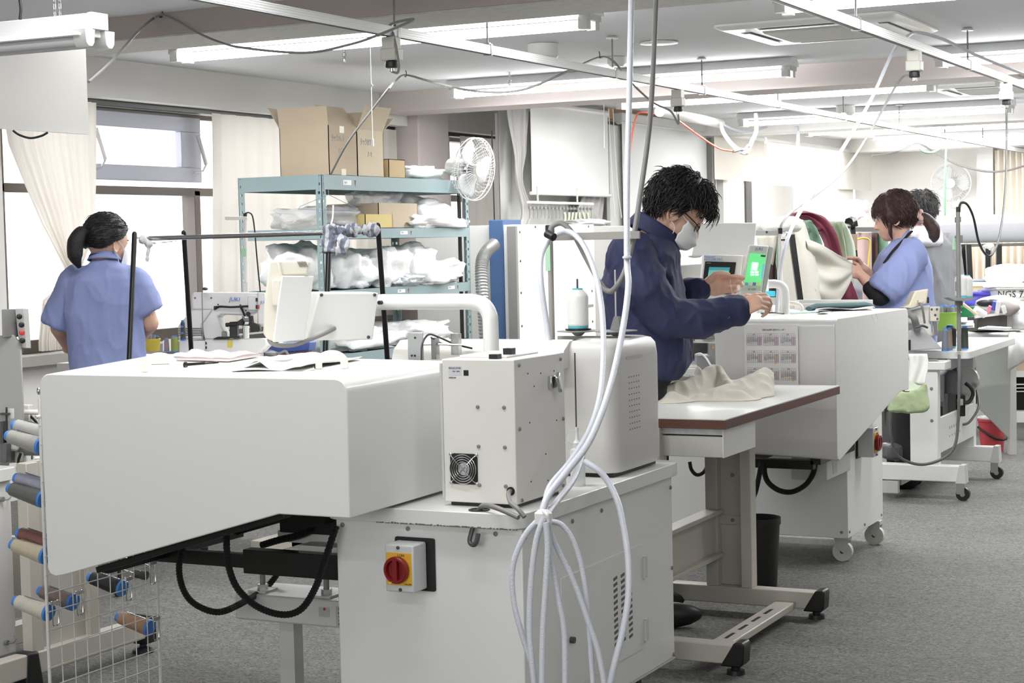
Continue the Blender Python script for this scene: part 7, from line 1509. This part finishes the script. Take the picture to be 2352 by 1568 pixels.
tag(MB().ball(D(2271,566,13.6),(.045,.03,.03),12,(RGT,FWD,UPV)).build('white_knot',paper,wob=.012,wobs=30),'white cloth knot tied below the white roll','knot')
cream_c=M('cream curtain cloth',(232,224,212),.85)
def backdrape(label,xa,xb,z0,z1,y,pl_,m_=cream_c):
    o=MB().sheet(lambda a,b:V((xa+(xb-xa)*a,y+.04*math.sin(a*pl_*2*PI),z0+(z1-z0)*b)),90,4).build('curtain',m_,smooth=180); tag(o,label,'curtain')
backdrape('cream curtain hanging on the back wall at the right border',ony(2283,400,21.2).x,ony(2480,400,21.2).x,ony(2283,345,21.2).z,.4,21.25,14)
backdrape('cream striped curtain behind the black rack posts',ony(2200,600,16.).x,ony(2460,600,16.).x,1.28,.3,16.,16,M('cream striped curtain',(234,222,206),.85,noise_amt=.06,noise_scale=10,stretch=(8,1,.2)))
MB().box(ony(2245,400,21.35).x,ony(2283,400,21.35).x,21.3,21.4,0,ony(2260,330,21.35).z).build('trim_23',white_paint,kind='structure')
# cables far down the room
grn=M('green cable',(104,150,120),.5)
wpath([D(2110,332,17),D(2112,340,17),D(2122,348,17),D(2140,350,17),D(2155,344,17),D(2166,332,17)],.012,'green cable sagging below the distant ceiling rail','cable',grn)
wpath([D(2176,330,17),D(2173,350,17),D(2171,420,17),D(2170,500,17)],.010,'thin green cable hanging straight in front of the wall fan','cable',grn)
wpath([D(2004,357,18),D(2040,353,18),D(2070,346,18),D(2108,330,17.5),D(2150,352,17.5),D(2200,378,17.5),D(2260,393,17.5),D(2310,392,17.5),D(2352,381,17.5)],.010,'grey cable swagging across the back wall towards the right')
wpath([D(1830,290,16),D(1833,310,16),D(1830,380,15.5),D(1826,430,15.2),D(1822,490,15)],.016,'white hose dropping in front of the bright corner blinds','hose',clear_hose,'air_hose')
hk=MB().ball(D(1970,480,19),(.12,.05,.14),14,(RGT,FWD,UPV)).ball(D(1956,498,19),(.07,.04,.1),12,(RGT,FWD,UPV)).tube([D(1966,458,19),D(1970,475,18.9),D(1985,492,18.9),D(1990,508,18.9)],.03,8); tag(hk.build('hanging_cloth',M('pinkish white cloth',(226,214,220),.85,noise_amt=.1,noise_scale=8),remesh=.03,relax=2,wob=.05,wobs=9,smooth=180),'pinkish white cloth pieces hanging on the back corner wall','cloth')
# ================================================================== garment rack with coloured cloths
gk=thing('garment_rack','black garment rack hung with coloured garments left of the woman with the scrunchie','clothes rack',D(1900,700,8.9))
for (u0,v0,d0),(u1,v1,d1) in (((1818,540,8.3),(1838,690,8.25)),((1957,512,10.1),(1968,640,10.1)),((1945,520,9.7),(1932,640,9.7))):
    a,b=D(u0,v0,d0),D(u1,v1,d1); t=a.z/(a.z-b.z); MB().beam(a,a+(b-a)*t,.026,.03,FWD).build('leg',black_metal,gk)
MB().cyl(D(1800,537,8.2),D(1950,518,10.0),.013,n=12).build('hanging_bar',chrome,gk)
MB().obox(D(1961,556,10.05),RGT*.016,FWD*.02,UPV*.045).build('beige_wrap',M('beige tape wrap',(200,176,150),.8),gk)
MB().tube([D(1950,510,10.0),D(1958,507,10.05),D(1961,520,10.06)],.026,8).build('bar_elbow',black_metal,gk)
def garment(label,top,bot,d,th,mat,name='garment',wr_=.012,seed=0.,cat='garment',n=16):
    """garment draped over the bar: matching lists of left and right outline points from the bar down"""
    rings=[]
    L=cat_rom([D(u,v,d) for u,v in top],6); Rg=cat_rom([D(u,v,d) for u,v in bot],6); m=min(len(L),len(Rg))
    for i in range(m):
        a,b=L[i],Rg[i]; c=(a+b)/2; hw=(b-a)/2; ring=[]
        for j in range(26):
            t=2*PI*j/26; f=1+.25*math.sin(5*t+i*.12+seed); ring.append(c+hw*math.cos(t)+FH*(th*math.sin(t)*f))
        rings.append(ring)
    o=MB().loft(rings).build(name,mat,wob=wr_,wobs=5.5,smooth=180); tag(o,label,cat); return o
mar=M('wine red cloth',(140,62,84),.8,bump=.1,bump_scale=60); sage=M('sage green garment cloth',(124,154,134),.8,bump=.1,bump_scale=60); pgr=M('pale mint cloth',(196,210,188),.8,bump=.1,bump_scale=60); lgt=M('light grey beige cloth',(206,203,192),.8,bump=.1,bump_scale=60)
garment('pale mint garment at the far end of the black garment rack',[(1898,508),(1900,540),(1908,600),(1915,690)],[(1935,508),(1950,525),(1962,570),(1962,640)],9.7,.12,pgr)
garment('olive mint garment between the wine red and the pale mint garments',[(1900,515),(1905,545),(1915,590),(1925,690)],[(1930,512),(1938,545),(1945,590),(1950,690)],9.5,.1,M('olive mint cloth',(160,178,148),.8))
garment('wine red garment sweeping over the bar of the black garment rack',[(1812,498),(1850,503),(1885,535),(1898,580),(1905,690)],[(1822,489),(1862,487),(1905,515),(1935,590),(1968,690)],9.2,.13,mar)
garment('sage green garment on the bar beside the wine red one',[(1828,510),(1840,540),(1850,600),(1858,690)],[(1862,505),(1880,530),(1895,590),(1900,690)],8.9,.13,sage)
garment('dark brown cloth behind the slim terminal',[(1772,545),(1768,600),(1768,690)],[(1785,545),(1788,600),(1790,690)],9.2,.05,M('dark brown cloth',(58,42,44),.8),cat='cloth',name='cloth')
garment('sage green cloth left of the black leg of the garment rack',[(1782,540),(1784,590),(1788,690)],[(1802,535),(1804,590),(1806,690)],9.0,.05,sage,cat='cloth',name='cloth')
gm=MB()
gm.loft([ringp(D((a+b)/2,v,dd),RH*((b-a)/2*dd/FP),FH*h,30,.9) for v,a,b,h,dd in ((505,1800,1828,.05,8.5),(516,1795,1842,.11,8.5),(550,1800,1852,.13,8.5),(600,1797,1866,.14,8.5),(650,1796,1876,.14,8.5),(712,1800,1882,.14,8.5))])
go=gm.build('garment',lgt,remesh=.011,relax=4,smooth=180); folds(go,.02,4.5,(1,1,.12)); tag(go,'light grey beige garment hanging in vertical panels at the near end of the rack','garment')
def pull(a,b):
    r=V((1848+30*b,548+162*b,8.42)); h=V((1957,604+34*b,8.95)); t=a; u=r.x+(h.x-r.x)*t; v=r.y+(h.y-r.y)*t+34*math.sin(PI*t)*(b-.12)
    dd=r.z+(h.z-r.z)*t; k=(1-t)*.6+.4*math.sin(PI*t)
    f=.05*k*math.sin(b*11+2.2*t+.6)+.028*k*math.sin(b*19-3*t)+.02*k*math.sin(b*5+7*t)
    return D(u,v,dd)-FH*f
tag(MB().sheet(pull,30,44).build('garment',lgt,solid=.006,smooth=180),'light grey beige garment pulled sideways into the hands of the woman','garment')
for k,(u,v) in enumerate(((1943,612),(1952,606))): tag(MB().obox(D(u,v,8.98),RGT*.012,FWD*.006,UPV*.02).build('cloth_tag',paper,wob=0),'white tag held at the pulled garment, %s'%('left one','right one')[k],'tag')
garment('light grey beige sleeve hanging behind the black leg of the garment rack',[(1842,690),(1840,640),(1835,590),(1830,545)][::-1],[(1858,690),(1856,640),(1852,590),(1848,545)][::-1],8.42,.05,lgt,cat='garment') if 0 else None
fp=MB().tube([D(1738,522,8.0),D(1775,516,8.05),D(1812,513,8.1),D(1828,520,8.15)],[.036,.04,.042,.03],14,4,flat=.9); tag(fp.build('foam_pad',M('white fleece pad',(232,232,228),.9,bump=.4,bump_scale=60),wob=.006,wobs=20,smooth=180),'white fleece padding over the near end of the garment rack bar','padding')
garment('pale cloth hanging under the white fleece padding',[(1738,542),(1742,580),(1750,600)],[(1790,540),(1786,570),(1776,610)],8.6,.05,lgt,cat='cloth',name='cloth')
rl_=[((1963,534),(1999,640),(206,178,174),'dusty pink cloth bolt with a yellow band behind the garment rack',11.5),((1998,534),(2010,640),(98,78,74),'dark brown cloth bolt right of the dusty pink one',11.6),((2006,530),(2036,600),(118,150,126),'green cloth bolt beside the face of the woman with the scrunchie',11.6)]
for (a,b),(c,d_),col,l,dd in rl_:
    p0=D((a+c)/2,b,dd); hw=(c-a)/2*dd/FP; t=MB().loft([ringp(V((p0.x,p0.y,z)),RH*hw,FH*.12,22,.8) for z in (0,.4,.8,p0.z-.02,p0.z)]); tag(t.build('cloth_bolt',M('bolt %d'%col[0],col,.85),wob=.006,wobs=10,smooth=60),l,'cloth bolt')
tag(MB().tube([D(1965,551,11.25),D(1980,547,11.25),D(1995,550,11.25),D(1998,565,11.25),D(1995,600,11.25),D(1993,640,11.25)],.014,8,5,flat=.4).build('yellow_band',M('yellow tape',(222,190,60),.6)),'yellow tape band tied round the dusty pink bolt','band')
tag(MB().beam(D(1958,527,11.4),D(2044,527,11.4),.03,.03).build('rack_bar',chrome),'steel bar above the cloth bolts','bar')
tag(MB().obox(D(1967,590,9.6)-Z*.2,RH*.03,FH*.004,Z*.14).build('white_label_card',paper),'white card hanging below the hands of the woman','card')
# beige cloth heap on the brown edged table
hb=MB(); zz=WZ
def TP(u,v,h=0.): return onz(u,v,zz)+Z*h
RG=[([(1535,917,.040),(1565,915,.050),(1605,910,.062),(1640,904,.092),(1655,904,.094),(1668,908,.045)],.040),([(1650,916,.028),(1700,912,.042),(1735,906,.058),(1757,900,.070),(1764,902,.05)],.052),([(1668,906,.05),(1700,903,.048),(1745,900,.052)],.03),([(1472,899,.026),(1530,898,.036),(1600,897,.046),(1640,900,.05)],.036),([(1545,897,.075),(1556,897,.06),(1590,898,.05)],.022),([(1602,896,.078),(1616,899,.055)],.018),([(1480,906,.014),(1540,907,.022)],.02),([(1610,918,.012),(1700,917,.02)],.03),([(1560,921,.02),(1545,922,.022)],.03)]
RR=[([(TP(u,v),h) for u,v,h in p],w) for p,w in RG]
def hgt(p):
    best=0.; near=9.
    for pts,w in RR:
        for (a,ha),(b,hb_) in zip(pts,pts[1:]):
            d=b-a; t=max(0,min(1,(p-a).dot(d)/d.length_squared)); q=a+d*t; r=(p-q).length; near=min(near,r-w)
            best=max(best,(ha+(hb_-ha)*t)*math.exp(-(r/w)**2*.9))
    return best,near
hb=MB(); NU,NV=180,110; vid={}; ok={}
for i in range(NU+1):
    for j in range(NV+1):
        p=TP(1460+318*i/NU,889+38*(j/NV)); h,near=hgt(p); n1=noise.noise(V((p.x*9,p.y*6,1.))); n2=noise.noise(V((p.x*21+3,p.y*13,2.)))
        e=near+.022*noise.noise(V((p.x*7,p.y*7,5.)))
        ok[i,j]=e<.045
        z=h*(1+.28*n1)+.010*(1-2*abs(n1))*min(1,h/.02)+.007*(1-2*abs(n2))*min(1,h/.02)
        if e>.03: z*=max(0.,(.045-e)/.015)
        vid[i,j]=len(hb.v); hb.v.append(p+Z*max(.0015,z))
for i in range(NU):
    for j in range(NV):
        if ok[i,j] and ok[i+1,j] and ok[i,j+1] and ok[i+1,j+1]: hb.f.append((vid[i,j],vid[i+1,j],vid[i+1,j+1],vid[i,j+1])); hb.m.append(0)
use=sorted({k for f in hb.f for k in f}); mp_={k:n for n,k in enumerate(use)}; hb.v=[hb.v[k] for k in use]; hb.f=[tuple(mp_[k] for k in f) for f in hb.f]
tag(hb.build('garment',beige_cloth,solid=.0025,smooth=180),'crumpled pale beige garment lying on the brown edged table','garment')
tag(MB().sheet(lambda a,b:TP(1440+70*a,915+14*b,.002),4,4).build('clear_sheet',M('clear sheet',(225,228,230),.15,alpha=.4),solid=.001),'clear plastic sheet on the brown edged table beneath the garment','sheet')
